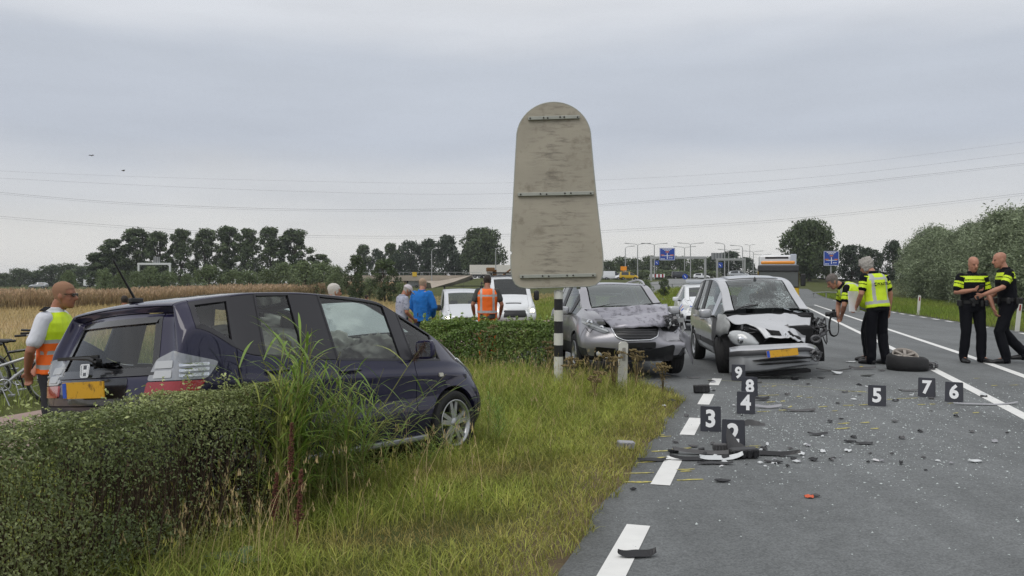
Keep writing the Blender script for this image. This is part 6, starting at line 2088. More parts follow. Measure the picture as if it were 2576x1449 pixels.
scrap(1800, 1170, 90, 'strip', blackp, 'flat dark strip along the near side of the heap', rz=.0)
scrap(1575, 1130, 44, 'block', silvp, 'broken silver lamp housing lying in the grass edge', 'lamp_fragment', .2, hgt=.7)
scrap(1745, 1126, 30, 'plate', greyp, 'grey chip on the road between the heap and marker 3', 'plastic_shard')
scrap(1955, 1166, 34, 'plate', blackp, 'dark chip at the right end of the heap', 'plastic_shard')
scrap(2005, 1165, 24, 'plate', whitep, 'white chip beyond the right end of the heap', 'plastic_shard')
# by the other markers
scrap(1765, 989, 40, 'block', blackp, 'ribbed black box standing at the road edge beside the dashes', 'air_filter_box', -.1, hgt=.85)
scrap(1690, 1013, 36, 'plate', blackp, 'black curved cover in the grass edge', 'cover_fragment', .4, hgt=3)
scrap(1672, 1023, 12, 'plate', whitep, 'white chip in the grass edge under the black cover', 'plastic_shard')
scrap(1917, 1008, 38, 'strip', blackp, 'black tube with a pale end right of marker 4', 'hose_fragment', 0, hgt=3)
scrap(1933, 1027, 68, 'strip', silvp, 'pale grey torn strip right of marker 4', 'trim_fragment', .02, hgt=1.5)
scrap(2010, 1036, 84, 'strip', greyp, 'dark bent strip in the middle right of marker 4', 'trim_fragment', -.03, hgt=1.5)
scrap(1900, 1072, 52, 'upright', greyp, 'grey jagged cover lying right of marker 2', 'cover_fragment', .1, hgt=.4)
scrap(2058, 1095, 50, 'strip', blackp, 'straight black strip in the middle of the lane', 'trim_fragment', 0)
scrap(2140, 1114, 34, 'plate', blackp, 'black shard right of the straight strip', 'plastic_shard')
scrap(2175, 1118, 42, 'strip', blackp, 'slim black strip beyond the black shard', 'trim_fragment', -.05)
scrap(2252, 1063, 24, 'plate', greyp, 'brownish chip left of the white shard and yellow marks', 'plastic_shard')
scrap(2480, 1018, 168, 'strip', silvp, 'long straight grey strip lying at the foot of marker 6', 'door_strip', .05, hgt=.6)
scrap(2286, 984, 50, 'strip', greyp, 'thin grey strip left of marker 7', 'trim_fragment', -.05)
# under and beside the people carrier
scrap(1945, 947, 60, 'plate', blackp, 'flat black cover with moss under the hanging bumper', 'cover_fragment', 0, hgt=2)
scrap(2105, 942, 36, 'plate', whitep, 'white torn piece right of the hanging bumper', 'plastic_shard', .3, hgt=3)
scrap(2098, 934, 90, 'strip', blackp, 'black strip on the road right of the bumper', 'trim_fragment', .05, hgt=1.6)
scrap(2170, 930, 70, 'strip', greyp, 'grey bent plate beside the feet of the officer in the vest', 'trim_fragment', .1, hgt=2)
scrap(2180, 947, 40, 'plate', blackp, 'dark chip before the feet of the officer in the vest', 'plastic_shard')
scrap(2220, 934, 26, 'plate', greyp, 'grey chip between the shoes and the loose wheel', 'plastic_shard', hgt=2)
scrap(2168, 925, 14, 'plate', yellp, 'small yellow scrap at the officer\'s shoe', 'scrap_chip')
scrap(2140, 912, 34, 'plate', whitep, 'white shard on the road behind the bumper', 'plastic_shard', .1)
scrap(1790, 962, 26, 'plate', blackp, 'black bracket lying on the far white dash', 'bracket_fragment', .2, hgt=2)
scrap(1745, 952, 34, 'strip', greyp, 'small dirt-coloured strip near the front wheel of the people carrier', 'trim_fragment')
scrap(2000, 956, 18, 'block', blackp, 'small black lump below the hanging bumper', 'engine_fragment', hgt=.7)
scrap(2066, 953, 22, 'plate', blackp, 'black chip right below the towing ring', 'plastic_shard')
r2 = random.Random(5)
for k in range(118):
 u_, v_ = (r2.gauss(1.0, 1.5), r2.uniform(7.0, 13.6)) if k < 66 else (r2.gauss(.25, .55), r2.gauss(7.75, .28))
 if not -.9 < u_ < 5: continue
 x, y, _ = uv(u_, v_)
 px, py = 1288 + 2150 * x / y, 712 + 2150 * CAM_H / y
 m = r2.choice((blackp, blackp, greyp, whitep, silvp))
 wd = r2.uniform(7, 17)
 tone = {'broken_black_plastic': 'black', 'broken_grey_plastic': 'grey', 'broken_white_part': 'white', 'broken_silver_part': 'silver'}[m.name]
 where = 'in the heap by marker 2' if k >= 66 else 'among the broken glass on the road'
 scrap(px, py, wd, r2.choice(('plate', 'crumb', 'strip')), m, 'small ' + tone + ' splinter lying ' + where, 'splinter', group=tone + ' splinters ' + where)
# ------------------------------------------------------------------ people
skin_m = mat('skin', (.42, .20, .13), rough=.5, var=.10, scale=14)
skin_t = mat('skin_tanned', (.34, .145, .085), rough=.5, var=.10, scale=14)
uni_m = mat('uniform_black', (.0055, .006, .009), rough=.8, bump=.3, bscale=18, spec=.15)
hiv_y = mat('hi_vis_yellow', (.60, .80, .015), rough=.6, bump=.25, bscale=14)
hiv_o = mat('hi_vis_orange', (.95, .16, .012), rough=.6, bump=.25, bscale=14)
refl_m = mat('reflective_tape', (.42, .43, .43), rough=.35, spec=.6)
shoe_m = mat('boot_black', (.010, .010, .011), rough=.45)
hair_grey = mat('hair_grey', (.36, .34, .31), rough=.8, bump=.8, bscale=60, var=.3, scale=40)
hair_dark = mat('hair_dark', (.025, .017, .012), rough=.7, bump=.6, bscale=60)
hair_mid = mat('hair_grizzled', (.14, .12, .11), rough=.8, bump=.8, bscale=60, var=.3, scale=40)
hair_fair = mat('hair_cropped_fair', (.27, .145, .085), rough=.8, bump=.15, bscale=120)
eye_m = mat('eye_dark', (.012, .010, .010), rough=.2)

def ring(c, ax, bx, a, b, n=14):
 return [c + ax * (a * math.cos(2 * PI * k / n)) + bx * (b * math.sin(2 * PI * k / n)) for k in range(n)]
def loft(mb, secs, n=14):
 """secs: (centre, side axis, depth axis, half width, half depth)"""
 vs = []
 for c, ax, bx, a, b in secs: vs += ring(c, ax, bx, a, b, n)
 fs = [(i * n + k, i * n + (k + 1) % n, (i + 1) * n + (k + 1) % n, (i + 1) * n + k) for i in range(len(secs) - 1) for k in range(n)]
 fs += [tuple(range(n))[::-1], tuple(range((len(secs) - 1) * n, len(secs) * n))]
 mb.add(vs, fs)
def limb(mb, pts, rad, n=12):
 mb.tube(pts, rad, n, caps=True)
 for p, r in ((pts[0], rad[0]), (pts[-1], rad[-1])):
  ball(mb, p, r)
def ball(mb, c, r, s_=(1, 1, 1)):
 bm = bmesh.new(); bmesh.ops.create_icosphere(bm, subdivisions=2, radius=1)
 for i, v in enumerate(bm.verts): v.index = i
 mb.add([Vector(c) + Vector((v.co.x * r * s_[0], v.co.y * r * s_[1], v.co.z * r * s_[2])) for v in bm.verts], [[v.index for v in f.verts] for f in bm.faces]); bm.free()
def fuse(mb, name, vox, smooth_it=2, wrinkle=0.0, seed=0.0, wscale=9.0):
 me = mb.mesh(name, [])
 ev = evaluated(me, [('REMESH', dict(mode='VOXEL', voxel_size=vox, use_smooth_shade=True)), ('SMOOTH', dict(factor=.5, iterations=smooth_it))])
 bpy.data.meshes.remove(me)
 ev.name = name
 if wrinkle > 0:
  n = len(ev.vertices)
  co = np.empty(n * 3, np.float32); ev.vertices.foreach_get('co', co); co = co.reshape(-1, 3)
  no = np.empty(n * 3, np.float32); ev.vertex_normals.foreach_get('vector', no); no = no.reshape(-1, 3)
  d = np.array([noise.noise(Vector((p[0] * wscale + seed, p[1] * wscale, p[2] * wscale * .55))) + .5 * noise.noise(Vector((p[0] * wscale * 2.3, p[1] * wscale * 2.3 + seed, p[2] * wscale * 1.4))) for p in co])
  co = co + no * (d * wrinkle)[:, None]
  ev.vertices.foreach_set('co', co.ravel().astype(np.float32)); ev.update()
 ev.polygons.foreach_set('use_smooth', np.ones(len(ev.polygons), bool))
 return ev

def base_pose():
 """a man 1.80 m tall facing +y; +x is his right"""
 J = dict(pelvis=(0, 0, .96), waist=(0, .0, 1.10), chest=(0, .0, 1.30), neck=(0, -.015, 1.485), head=(0, .03, 1.635))
 for s_, k in ((1, 'r'), (-1, 'l')):
  J['sh' + k] = (s_ * .185, -.01, 1.425); J['el' + k] = (s_ * .245, -.03, 1.13); J['wr' + k] = (s_ * .25, .05, .875)
  J['hip' + k] = (s_ * .095, 0, .93); J['kn' + k] = (s_ * .105, .02, .50); J['an' + k] = (s_ * .11, -.03, .085); J['toe' + k] = (s_ * .135, .17, .03)
 return {k: Vector(v) for k, v in J.items()}
UP = ('waist', 'chest', 'neck', 'head', 'shr', 'shl', 'elr', 'ell', 'wrr', 'wrl')
def bend(J, keys, pivot, M):
 for k in keys: J[k] = pivot + M @ (J[k] - pivot)
def rx(a): return Matrix.Rotation(R(a), 3, 'X')
def ry(a): return Matrix.Rotation(R(a), 3, 'Y')
def rz_(a): return Matrix.Rotation(R(a), 3, 'Z')

def hand(mb, wr, fwd, side, curl=25, thumb=1, sz=1.0):
 """palm, four unequal bent fingers and a thumb; fwd along the forearm, side across the palm towards the thumb"""
 fwd = Vector(fwd).normalized(); side = (Vector(side) - fwd * Vector(side).dot(fwd)).normalized(); nrm = fwd.cross(side)
 loft(mb, [(wr, side, nrm, .027 * sz, .020 * sz), (wr + fwd * .03 * sz, side, nrm, .036 * sz, .019 * sz), (wr + fwd * .075 * sz, side, nrm, .042 * sz, .016 * sz), (wr + fwd * .10 * sz, side, nrm, .040 * sz, .013 * sz)], 10)
 for k, ln in enumerate((.068, .078, .073, .058)):
  p = wr + fwd * .095 * sz + side * (.030 - .020 * k) * sz
  d = fwd.copy(); pts = [p]; a = R(curl)
  for j, f in enumerate((.45, .32, .23)):
   d = (Matrix.Rotation(a, 3, side) @ d); pts.append(pts[-1] + d * ln * f * sz)
  mb.tube(pts, [.0095 * sz, .009 * sz, .0085 * sz, .0075 * sz], 7)
 t0 = wr + fwd * .03 * sz + side * .03 * sz
 d = (fwd * .75 + side * .65).normalized()
 t1 = t0 + d * .035 * sz; t2 = t1 + (fwd * .95 + side * .15 - nrm * .2).normalized() * .030 * sz
 mb.tube([t0, t1, t2], [.012 * sz, .0105 * sz, .009 * sz], 7)

def person(name, label, J, loc, rz, scale, skin=None, hair=None, head_rot=(0, 0), top=None, legs=uni_m, shoes=shoe_m, hands=None, girth=1.0, hair_style='short', face=True, group=None, sleeve=.55, top_paint=None, top_mats=None, vest=None, vest_paint=None, vest_mats=None,
   collar=None, jacket=False, vest_hem=-.02, full=True, top_hem=-.10, vest_g=1.10):
 skin = skin or skin_m
 root = thing('person', label, 'person', loc, rz, group=group, scale=scale * 1.017)
 lat = (J['shr'] - J['shl']).normalized()
 spine = [J['pelvis'], J['waist'], J['chest'], J['neck']]
 def sec(c, d, a, b, lt=None):
  lt = lt or lat; d = d.normalized(); l2 = (lt - d * lt.dot(d)).normalized(); bx = d.cross(l2)
  return (c, l2, bx, a, b)
 dP = (J['waist'] - J['pelvis']); dC = (J['chest'] - J['waist']); dN = (J['neck'] - J['chest'])
 hl = (J['hipr'] - J['hipl']).normalized()
 def torso(mb, g, lo=0.0, hi=1.0, belly=0.0):
  S = [sec(J['pelvis'] - dP.normalized() * .10, dP, .135 * g, .10 * g, hl), sec(J['pelvis'] - dP.normalized() * .03, dP, .172 * g, .122 * g, hl), sec(J['pelvis'] + dP * .4, dP, .170 * g, .120 * g, hl), sec(J['waist'], dP + dC, .157 * g, (.115 + belly) * g),
    sec(J['waist'].lerp(J['chest'], .5), dC, .170 * g, .122 * g), sec(J['chest'], dC + dN, .187 * g, .128 * g), sec(J['chest'].lerp(J['neck'], .45), dN, .188 * g, .112 * g), sec(J['chest'].lerp(J['neck'], .72), dN, .158 * g, .094 * g), sec(J['chest'].lerp(J['neck'], .90), dN, .105 * g, .074 * g), sec(J['neck'], dN, .066, .062)]
  k0 = int(round(lo * 9)); k1 = int(round(hi * 9)) + 1
  loft(mb, S[k0:k1], 18)
 # ---- body: one continuous surface
 b = MB()
 torso(b, girth)
 hq = J['head']; Rh = rz_(head_rot[1]) @ rx(head_rot[0])
 hx, hy, hz = Rh @ Vector((1, 0, 0)), Rh @ Vector((0, 1, 0)), Rh @ Vector((0, 0, 1))
 Hh = lambda x, y, z: hq + hx * x + hy * y + hz * z
 limb(b, [J['neck'] - dN.normalized() * .04, J['neck'].lerp(hq, .45), Hh(0, -.02, -.05)], [.066, .058, .060])
 hs = [(-.118, .028, .030, .050), (-.100, .047, .052, .036), (-.070, .060, .074, .022), (-.030, .068, .088, .010), (.005, .072, .095, .002), (.045, .075, .099, -.004), (.075, .070, .093, -.008), (.100, .056, .074, -.010), (.117, .034, .046, -.011), (.124, .010, .014, -.011)]
 HS = [(Hh(0, yo, z), hx, hy, a, bb) for z, a, bb, yo in hs]
 loft(b, HS, 20)
 b.tube([Hh(0, .088, .018), Hh(0, .106, -.008), Hh(0, .121, -.030)], [.008, .012, .015], 8); ball(b, Hh(0, .112, -.032), .015)
 for s_ in (-1, 1):
  ball(b, Hh(s_ * .074, -.006, -.008), .022, (.35, .8, 1.45)); ball(b, Hh(s_ * .03, .083, .028), .016, (1.5, .6, .5))
  ball(b, Hh(s_ * .040, .068, -.028), .018, (1, .7, .8))
 ball(b, Hh(0, .082, -.066), .016, (1.5, .7, .6)); ball(b, Hh(0, .078, -.100), .018, (1.2, .8, .9))
 for k in 'rl':
  sh, el, wr = J['sh' + k], J['el' + k], J['wr' + k]
  limb(b, [sh, sh.lerp(el, .5), el, el.lerp(wr, .35), wr], [.056 * girth, .050, .042, .043, .028])
  h = (hands or {}).get(k, {})
  fwd = h.get('dir') or (wr - el).normalized()
  hand(b, wr, fwd, h.get('side', Vector((0, 1, 0))), h.get('curl', 22))
  if full:
   limb(b, [J['hip' + k], J['hip' + k].lerp(J['kn' + k], .5), J['kn' + k], J['kn' + k].lerp(J['an' + k], .35), J['an' + k]], [.090, .075, .056, .055, .040])
   limb(b, [J['an' + k] + Vector((0, 0, -.01)), J['an' + k].lerp(J['toe' + k], .5) + Vector((0, 0, .002))], [.036, .026])
 me = fuse(b, 'body', .0095, 2)
 me.materials.append(skin)
 meshobj('body', me, root)
 # ---- trousers
 if full:
  b = MB()
  loft(b, [sec(J['pelvis'] - dP.normalized() * .11, dP, .140 * girth, .108 * girth, hl), sec(J['pelvis'] - dP.normalized() * .03, dP, .182 * girth, .134 * girth, hl), sec(J['pelvis'] + dP * .55, dP, .178 * girth, .130 * girth, hl)], 18)
  for k in 'rl':
   kn, an = J['kn' + k], J['an' + k]
   limb(b, [J['hip' + k], J['hip' + k].lerp(kn, .5), kn, kn.lerp(an, .45), an + Vector((0, 0, .03))], [.104, .094, .080, .078, .074]); limb(b, [an + Vector((0, 0, .03)), an + Vector((0, .012, -.025))], [.072, .068])
  me = fuse(b, 'trousers', .013, 2, .010, scale * 3 + rz); me.materials.append(legs); meshobj('trousers', me, root)
  for k in 'rl':
   b = MB(); an, toe = J['an' + k], J['toe' + k]
   f = (toe - an); f.z = 0; f.normalize(); sd_ = Vector((-f.y, f.x, 0)); z1 = Vector((0, 0, 1))
   pz = an.z - .085
   def at(d, z): return Vector((an.x, an.y, pz + z)) + f * d
   loft(b, [sec(at(-.065, .04), f, .030, .030, sd_), sec(at(-.045, .045), f, .040, .044, sd_), sec(at(.02, .05), f, .046, .050, sd_), sec(at(.10, .042), f, .052, .042, sd_), sec(at(.17, .034), f, .050, .034, sd_), sec(at(.215, .026), f, .034, .022, sd_)], 12)
   loft(b, [sec(at(.0, .05), z1, .050, .056, sd_), sec(at(-.01, .18), z1, .054, .058, sd_)], 12)
   me = fuse(b, 'shoe', .010, 1); me.materials.append(shoes); meshobj('shoe', me, root)
 # ---- top
 def garment(nm, g, slv, mats, paint, hem, extra=0.0, collar_=False, wr_=.007, long_=False):
  b = MB()
  d0 = dP.normalized()
  S = [sec(J['pelvis'] + d0 * hem, dP, .178 * g, .130 * g, hl), sec(J['pelvis'] + dP * .5, dP, .176 * g, .128 * g, hl), sec(J['waist'], dP + dC, .170 * g, .125 * g), sec(J['waist'].lerp(J['chest'], .5), dC, .180 * g, .131 * g), sec(J['chest'], dC + dN, .196 * g, .137 * g),
    sec(J['chest'].lerp(J['neck'], .45), dN, .196 * g, .121 * g), sec(J['chest'].lerp(J['neck'], .74), dN, .164 * g, .100 * g), sec(J['chest'].lerp(J['neck'], .95), dN, .096 * g, .076 * g)]
  loft(b, S, 20)
  if collar_:
   loft(b, [sec(J['neck'] - dN.normalized() * .02, dN, .080, .078), sec(J['neck'] + dN.normalized() * .035, dN, .078, .076)], 14)
  for k in 'rl':
   sh, el, wr = J['sh' + k], J['el' + k], J['wr' + k]
   if slv <= 0: ball(b, sh + (J['chest'] - sh) * .12, .062 * g)
   elif slv <= 1: limb(b, [sh, sh.lerp(el, slv * .5), sh.lerp(el, slv)], [.068 * g, .066 * g, .065 * g])
   else: limb(b, [sh, sh.lerp(el, .5), el, el.lerp(wr, .5), el.lerp(wr, min(slv - 1, 1) * .98)], [.066 * g, .066 * g, .060 * g, .056 * g, .048 * g])
  me = fuse(b, nm, .0085 if paint else .011, 2, wr_, 4.0 + rz)
  for m_ in mats: me.materials.append(m_)
  if paint:
   n = len(me.polygons); ce = np.empty(n * 3, np.float32); me.polygons.foreach_get('center', ce); ce = ce.reshape(-1, 3)
   ax = (J['neck'] - J['pelvis']); Ln = ax.length; ax = ax.normalized(); l2 = (lat - ax * lat.dot(ax)).normalized(); dep = ax.cross(l2)
   mi = np.zeros(n, np.int32)
   shr, elr, shl, ell = J['shr'], J['elr'], J['shl'], J['ell']
   for i in range(n):
    p = Vector(ce[i]); q = p - J['pelvis']
    s_, x, y = q.dot(ax), q.dot(l2), q.dot(dep)
    arm = 0; ta = 0
    for sg, a0, a1 in ((1, shr, elr), (-1, shl, ell)):
     dd = (a1 - a0); t = (p - a0).dot(dd) / dd.length_squared
     if t > .02 and ((p - a0) - dd * t).length < .085 * g and abs(x) > .150: arm, ta = sg, t
    mi[i] = paint(s_, x, y, arm, ta)
   me.polygons.foreach_set('material_index', mi)
  return meshobj(nm, me, root)
 if top is not None:
  garment('jacket' if jacket else 'shirt', 1.0 * girth * (1.08 if jacket else 1.0), sleeve, top_mats or [top], top_paint, top_hem if not jacket else top_hem, collar_=bool(collar), wr_=.014 if jacket else .007)
 if vest is not None:
  garment('hi_vis_vest', vest_g * girth, 0, vest_mats, vest_paint, vest_hem, wr_=.008)
 # ---- hair
 if hair is not None:
  vs = []; fs = []; n = 28; m_ = 22
  pts = {}
  for i in range(m_):
   z = -.085 + (.128 + .085) * i / (m_ - 1)
   zz = [h[0] for h in hs]; a = np.interp(z, zz, [h[1] for h in hs]); bb = np.interp(z, zz, [h[2] for h in hs]); yo = np.interp(z, zz, [h[3] for h in hs])
   for k in range(n):
    th = 2 * PI * k / n
    t_ = {'short': .007, 'crop': .0035, 'bushy': .026}[hair_style]
    nz = t_ * (1 + (.3 if hair_style == 'crop' else .8) * noise.noise(Vector((math.cos(th) * 4, math.sin(th) * 4, z * 40))))
    p = Vector(((a + nz) * math.cos(th), yo + (bb + nz) * math.sin(th), z + (nz if z > .09 else 0)))
    pts[(i, k)] = len(vs); vs.append(Hh(*p))
  for i in range(m_ - 1):
   z = -.085 + .213 * (i + .5) / (m_ - 1)
   for k in range(n):
    th = 2 * PI * (k + .5) / n; fr = math.sin(th)     # +1 is the face
    lim = {'short': .062, 'crop': .070, 'bushy': .050}[hair_style]
    line = -.075 if fr < -.25 else (-.02 if fr < .25 else (-.02 + (lim + .02) * min(1, (fr - .25) / .35)))
    if hair_style == 'bushy' and fr < .1: line = -.085
    if z > line: fs.append((pts[(i, k)], pts[(i, (k + 1) % n)], pts[(i + 1, (k + 1) % n)], pts[(i + 1, k)]))
  fs.append(tuple(pts[(m_ - 1, k)] for k in range(n)))
  hb = MB().add(vs, fs, 0, True); hb.build('hair', hair, root)
 if face:
  for s_ in (-1, 1):
   e = MB(); ball(e, Hh(s_ * .031, .087, .008), .0095); e.build('eye', eye_m, root, smooth=True)
  mo = MB(); mo.tube([Hh(-.022, .090, -.068), Hh(0, .0975, -.067), Hh(.022, .090, -.068)], .0035, 5); mo.build('mouth', mat('lips', (.20, .06, .05), rough=.5), root)
 return root, Hh

def place(px, Yd, zg=None):
 x = (px - 1288) / 2150 * Yd
 return (x, Yd, gz(x, Yd) if zg is None else zg)

# police uniform: black with yellow-green bands over chest and sleeves
def police_top(s_, x, y, arm, ta):
 if arm:
  return 1 if (.30 < ta < .42 or .47 < ta < .66) else 0
 if .375 < s_ < .405 or .42 < s_ < .478: return 1
 return 0
def vest_police(s_, x, y, arm, ta):
 if .40 < s_ < .44 and abs(x) < .17: return 1
 if .015 < s_ < .065: return 1
 if s_ > .06 and .105 < abs(x) < .150: return 1
 if s_ > .43 and .085 < abs(x) < .13: return 1
 return 0
belt_gear = uni_m
def belt(root, J, g=1.0):
 b = MB(); n = 28; c = J['pelvis'] + (J['waist'] - J['pelvis']) * .35
 vs = []
 for z in (-.028, .028):
  for k in range(n): vs.append(c + Vector((.195 * g * math.cos(2 * PI * k / n), .145 * g * math.sin(2 * PI * k / n), z)))
 b.add(vs, [(k, (k + 1) % n, n + (k + 1) % n, n + k) for k in range(n)], 0, True)
 for a in (20, 75, 110, 160, 200, 250, 320):
  d = Vector((.215 * g * math.cos(R(a)), .165 * g * math.sin(R(a)), -.02)); b.box(c + d, (.06, .05, .10), rot=(0, 0, R(a)), bev=.012)
 b.build('duty_belt', shoe_m, root)

# officer looking at his phone
J = base_pose()
J['elr'] = Vector((.27, .02, 1.16)); J['wrr'] = Vector((.09, .26, 1.21)); J['ell'] = Vector((-.27, -.02, 1.13)); J['wrl'] = Vector((-.30, .10, .89))
J['hipr'].x += .01; J['anr'].x += .02; J['knl'].x -= .03; J['anl'].x -= .05; J['toel'] = J['anl'] + Vector((-.10, .17, -.05))
o1, Hh = person('officer', 'bald police officer facing the camera and looking down at the phone in his hand', J, place(2446, 16.1, 0), R(176), 1.115, hair=None, girth=1.06, head_rot=(-14, 4), top=uni_m, top_mats=[uni_m, hiv_y], top_paint=police_top, sleeve=.72, collar=True,
    hands={'r': dict(dir=Vector((-.75, .55, .15)), side=Vector((0, .3, 1)), curl=35), 'l': dict(curl=30)}, top_hem=.06)
belt(o1, J)
b = MB(); b.box((.02, .335, 1.245), (.075, .012, .14), rot=(R(-40), 0, R(10)), bev=.005); ph = b.build('mobile_phone', black_plastic)
ph.location = o1.location; ph.rotation_euler = o1.rotation_euler; ph.scale = o1.scale
tag(ph, 'mobile phone held up by the officer facing the camera', 'phone')
# officer striding towards him
J = base_pose()
bend(J, UP, J['pelvis'], rx(-6))
J['ell'] = Vector((-.27, .16, 1.20)); J['wrl'] = Vector((-.22, .43, 1.08)); J['elr'] = Vector((.25, .05, 1.14)); J['wrr'] = Vector((.20, .26, .99))
J['head'] += Vector((0, .02, .0))
J['knl'] = Vector((-.10, .16, .50)); J['anl'] = Vector((-.11, .06, .085)); J['toel'] = Vector((-.12, .27, .03)); J['knr'] = Vector((.11, .03, .50)); J['anr'] = Vector((.11, -.27, .13)); J['toer'] = Vector((.12, -.10, .03))
o2, Hh = person('officer', 'bald police officer stepping to the left and reaching forward, at the right edge', J, place(2536, 16.0, 0), R(78), 1.165, hair=None, head_rot=(-8, 6), top=uni_m, top_mats=[uni_m, hiv_y], top_paint=police_top, sleeve=.72, collar=True, girth=1.06,
    hands={'l': dict(side=Vector((0, .2, 1)), curl=45)}, top_hem=.06)
belt(o2, J, 1.06)
b = MB(); b.box((-.23, .55, 1.02), (.03, .16, .05), rot=(R(-20), 0, R(20)), bev=.01); q = b.build('radio_set', black_plastic)
q.location = o2.location; q.rotation_euler = o2.rotation_euler; q.scale = o2.scale
tag(q, 'dark handheld device in the reaching hand of the striding officer', 'device')
# officer with the grey mane, vest and papers, seen from behind
J = base_pose()
bend(J, UP, J['pelvis'], rx(-9) @ ry(-3))
bend(J, ('head',), J['neck'], rx(-18) @ ry(-16))
J['ell'] = Vector((-.29, .03, 1.14)); J['wrl'] = Vector((-.24, .21, .93)); J['elr'] = Vector((.285, .05, 1.14)); J['wrr'] = Vector((.30, .10, .87))
J['anl'] = Vector((-.10, .02, .085)); J['toel'] = Vector((-.18, .20, .03)); J['anr'] = Vector((.13, -.03, .085))
o3, Hh = person('officer', 'grey-haired police officer in a yellow vest seen from behind with white papers', J, place(2208, 15.75, 0), R(16), 1.12, hair=hair_grey, hair_style='bushy', head_rot=(-20, 20), top=uni_m, top_mats=[uni_m, hiv_y], top_paint=police_top, sleeve=.66, collar=True, girth=1.05,
    vest=True, vest_mats=[hiv_y, refl_m], vest_paint=vest_police, hands={'l': dict(side=Vector((.4, .4, 1)), curl=40), 'r': dict(curl=32)}, face=False, vest_hem=-.04)
ax = (J['neck'] - J['pelvis']).normalized(); lt = (J['shr'] - J['shl']).normalized()
c = J['pelvis'] + ax * .325;
bk = lt.cross(ax) * -1
bk = -Vector((0, 1, 0)); bk = (bk - ax * bk.dot(ax)).normalized()
lt2 = ax.cross(bk);
Mx = frame((c + bk * .170)[:], lt2[:], ax[:])
add_text('vest_lettering', 'POLITIE', .062, Mx @ Matrix.Translation((.015, 0, 0)), uni_m, o3, .002, .001)
fl = MB(); Mf = Mx @ Matrix.Translation((-.125, 0, 0))
for pts in ([(-.018, -.032), (.012, -.032), (.014, -.010), (-.020, -.010)], [(-.024, .0), (-.006, .004), (-.002, .040), (-.018, .022)], [(.0, .0), (.012, .004), (.022, .036), (.004, .026)]):
 fl.prism(pts, .003, Mf)
fl.build('vest_emblem', uni_m, o3)
b = MB()
for k in range(4): b.box((-.27 + .004 * k, .24 + .006 * k, 1.01 + .003 * k), (.25, .002, .33), rot=(R(-8 + 2 * k), R(4 - k), R(12 + 2 * k)))
pp = b.build('papers', mat('paper_white', (.80, .80, .82), rough=.8))
pp.location = o3.location; pp.rotation_euler = o3.rotation_euler; pp.scale = o3.scale
tag(pp, 'white sheets of paper held by the grey-haired officer', 'papers')
# officer bent over with the camera
J = base_pose()
bend(J, UP, J['pelvis'], rx(-56))
bend(J, ('head',), J['neck'], rx(12))
J['ell'] = J['shl'] + Vector((-.06, .05, -.29)); J['wrl'] = J['shl'] + Vector((.09, .06, -.46)); J['elr'] = J['shr'] + Vector((.06, .05, -.29)); J['wrr'] = J['shr'] + Vector((-.07, .08, -.46))
J['pelvis'].y -= .10; J['hipl'].y -= .10; J['hipr'].y -= .10
o4, Hh = person('officer', 'grizzled police officer bending forward and holding a camera', J, place(2184, 16.35, 0), R(80), 1.12, hair=hair_mid, head_rot=(-38, 4), top=uni_m, top_mats=[uni_m, hiv_y], top_paint=police_top, sleeve=.66, collar=True,
    vest=True, vest_mats=[hiv_y, refl_m], vest_paint=vest_police, vest_g=1.32, hands={'l': dict(side=Vector((.5, .3, .8)), curl=45), 'r': dict(side=Vector((-.5, .3, .8)), curl=45)})
cc = (J['wrl'] + J['wrr']) / 2 + Vector((0, .10, .02))
b = MB(); b.box(cc, (.15, .07, .10), bev=.015); b.box(cc + Vector((0, .0, .065)), (.06, .05, .04), bev=.01)
b.lathe([(.036, .03), (.038, .06), (.036, .13), (.030, .132), (.0, .125)], 16, 0, 'y', c=cc)
cam_o = b.build('photo_camera', black_plastic)
sp = MB()
pts = spline([cc + Vector((-.07, .04, .03)), cc + Vector((-.06, .08, -.16)), cc + Vector((-.04, .06, -.32)), cc + Vector((0, -.01, -.37)), cc + Vector((.04, -.08, -.32)), cc + Vector((.06, -.09, -.16)), cc + Vector((.07, -.04, .03))], 30)
sp.tube(pts, .016, 6, flat=.35); so = sp.build('strap', black_plastic, cam_o)
cam_o.location = o4.location; cam_o.rotation_euler = o4.rotation_euler; cam_o.scale = o4.scale
tag(cam_o, 'black camera with a dangling strap held by the bending officer', 'camera')

# man in the white shirt with hands behind his back
def vest_two(s_, x, y, arm, ta):
 if s_ > .27: return 0
 if .235 < s_ <= .27 or .13 < s_ < .165 and abs(x) < .2 and y > -.05 or .0 < s_ < .035: return 2
 if .10 < abs(x) < .15 and s_ > .03: return 2
 return 1
white_shirt = mat('white_shirt', (.66, .68, .74), rough=.8, bump=.3, bscale=20)
J = base_pose()
J['neck'] += Vector((0, .02, 0)); J['head'] += Vector((0, .055, -.005))
J['elr'] = Vector((.27, -.10, 1.13)); J['wrr'] = Vector((.12, -.19, .93)); J['ell'] = Vector((-.27, -.10, 1.13)); J['wrl'] = Vector((-.08, -.20, .94))
w1, Hh = person('steward', 'man in a white shirt and yellow and orange vest with his hands behind his back', J, place(137, 8.1), R(-84), 1.0, skin=skin_t, hair=hair_fair, hair_style='crop', head_rot=(-3, 0), top=white_shirt, top_mats=[white_shirt], sleeve=.72, collar=True, girth=1.06,
    vest=True, vest_mats=[hiv_y, hiv_o, refl_m], vest_paint=vest_two, hands={'r': dict(dir=Vector((-.6, -.1, -.7)), side=Vector((0, -1, 0)), curl=40), 'l': dict(dir=Vector((.7, -.1, -.6)), side=Vector((0, -1, 0)), curl=40)}, legs=mat('dark_trousers', (.018, .018, .024), rough=.8), vest_hem=-.05)
g = MB()
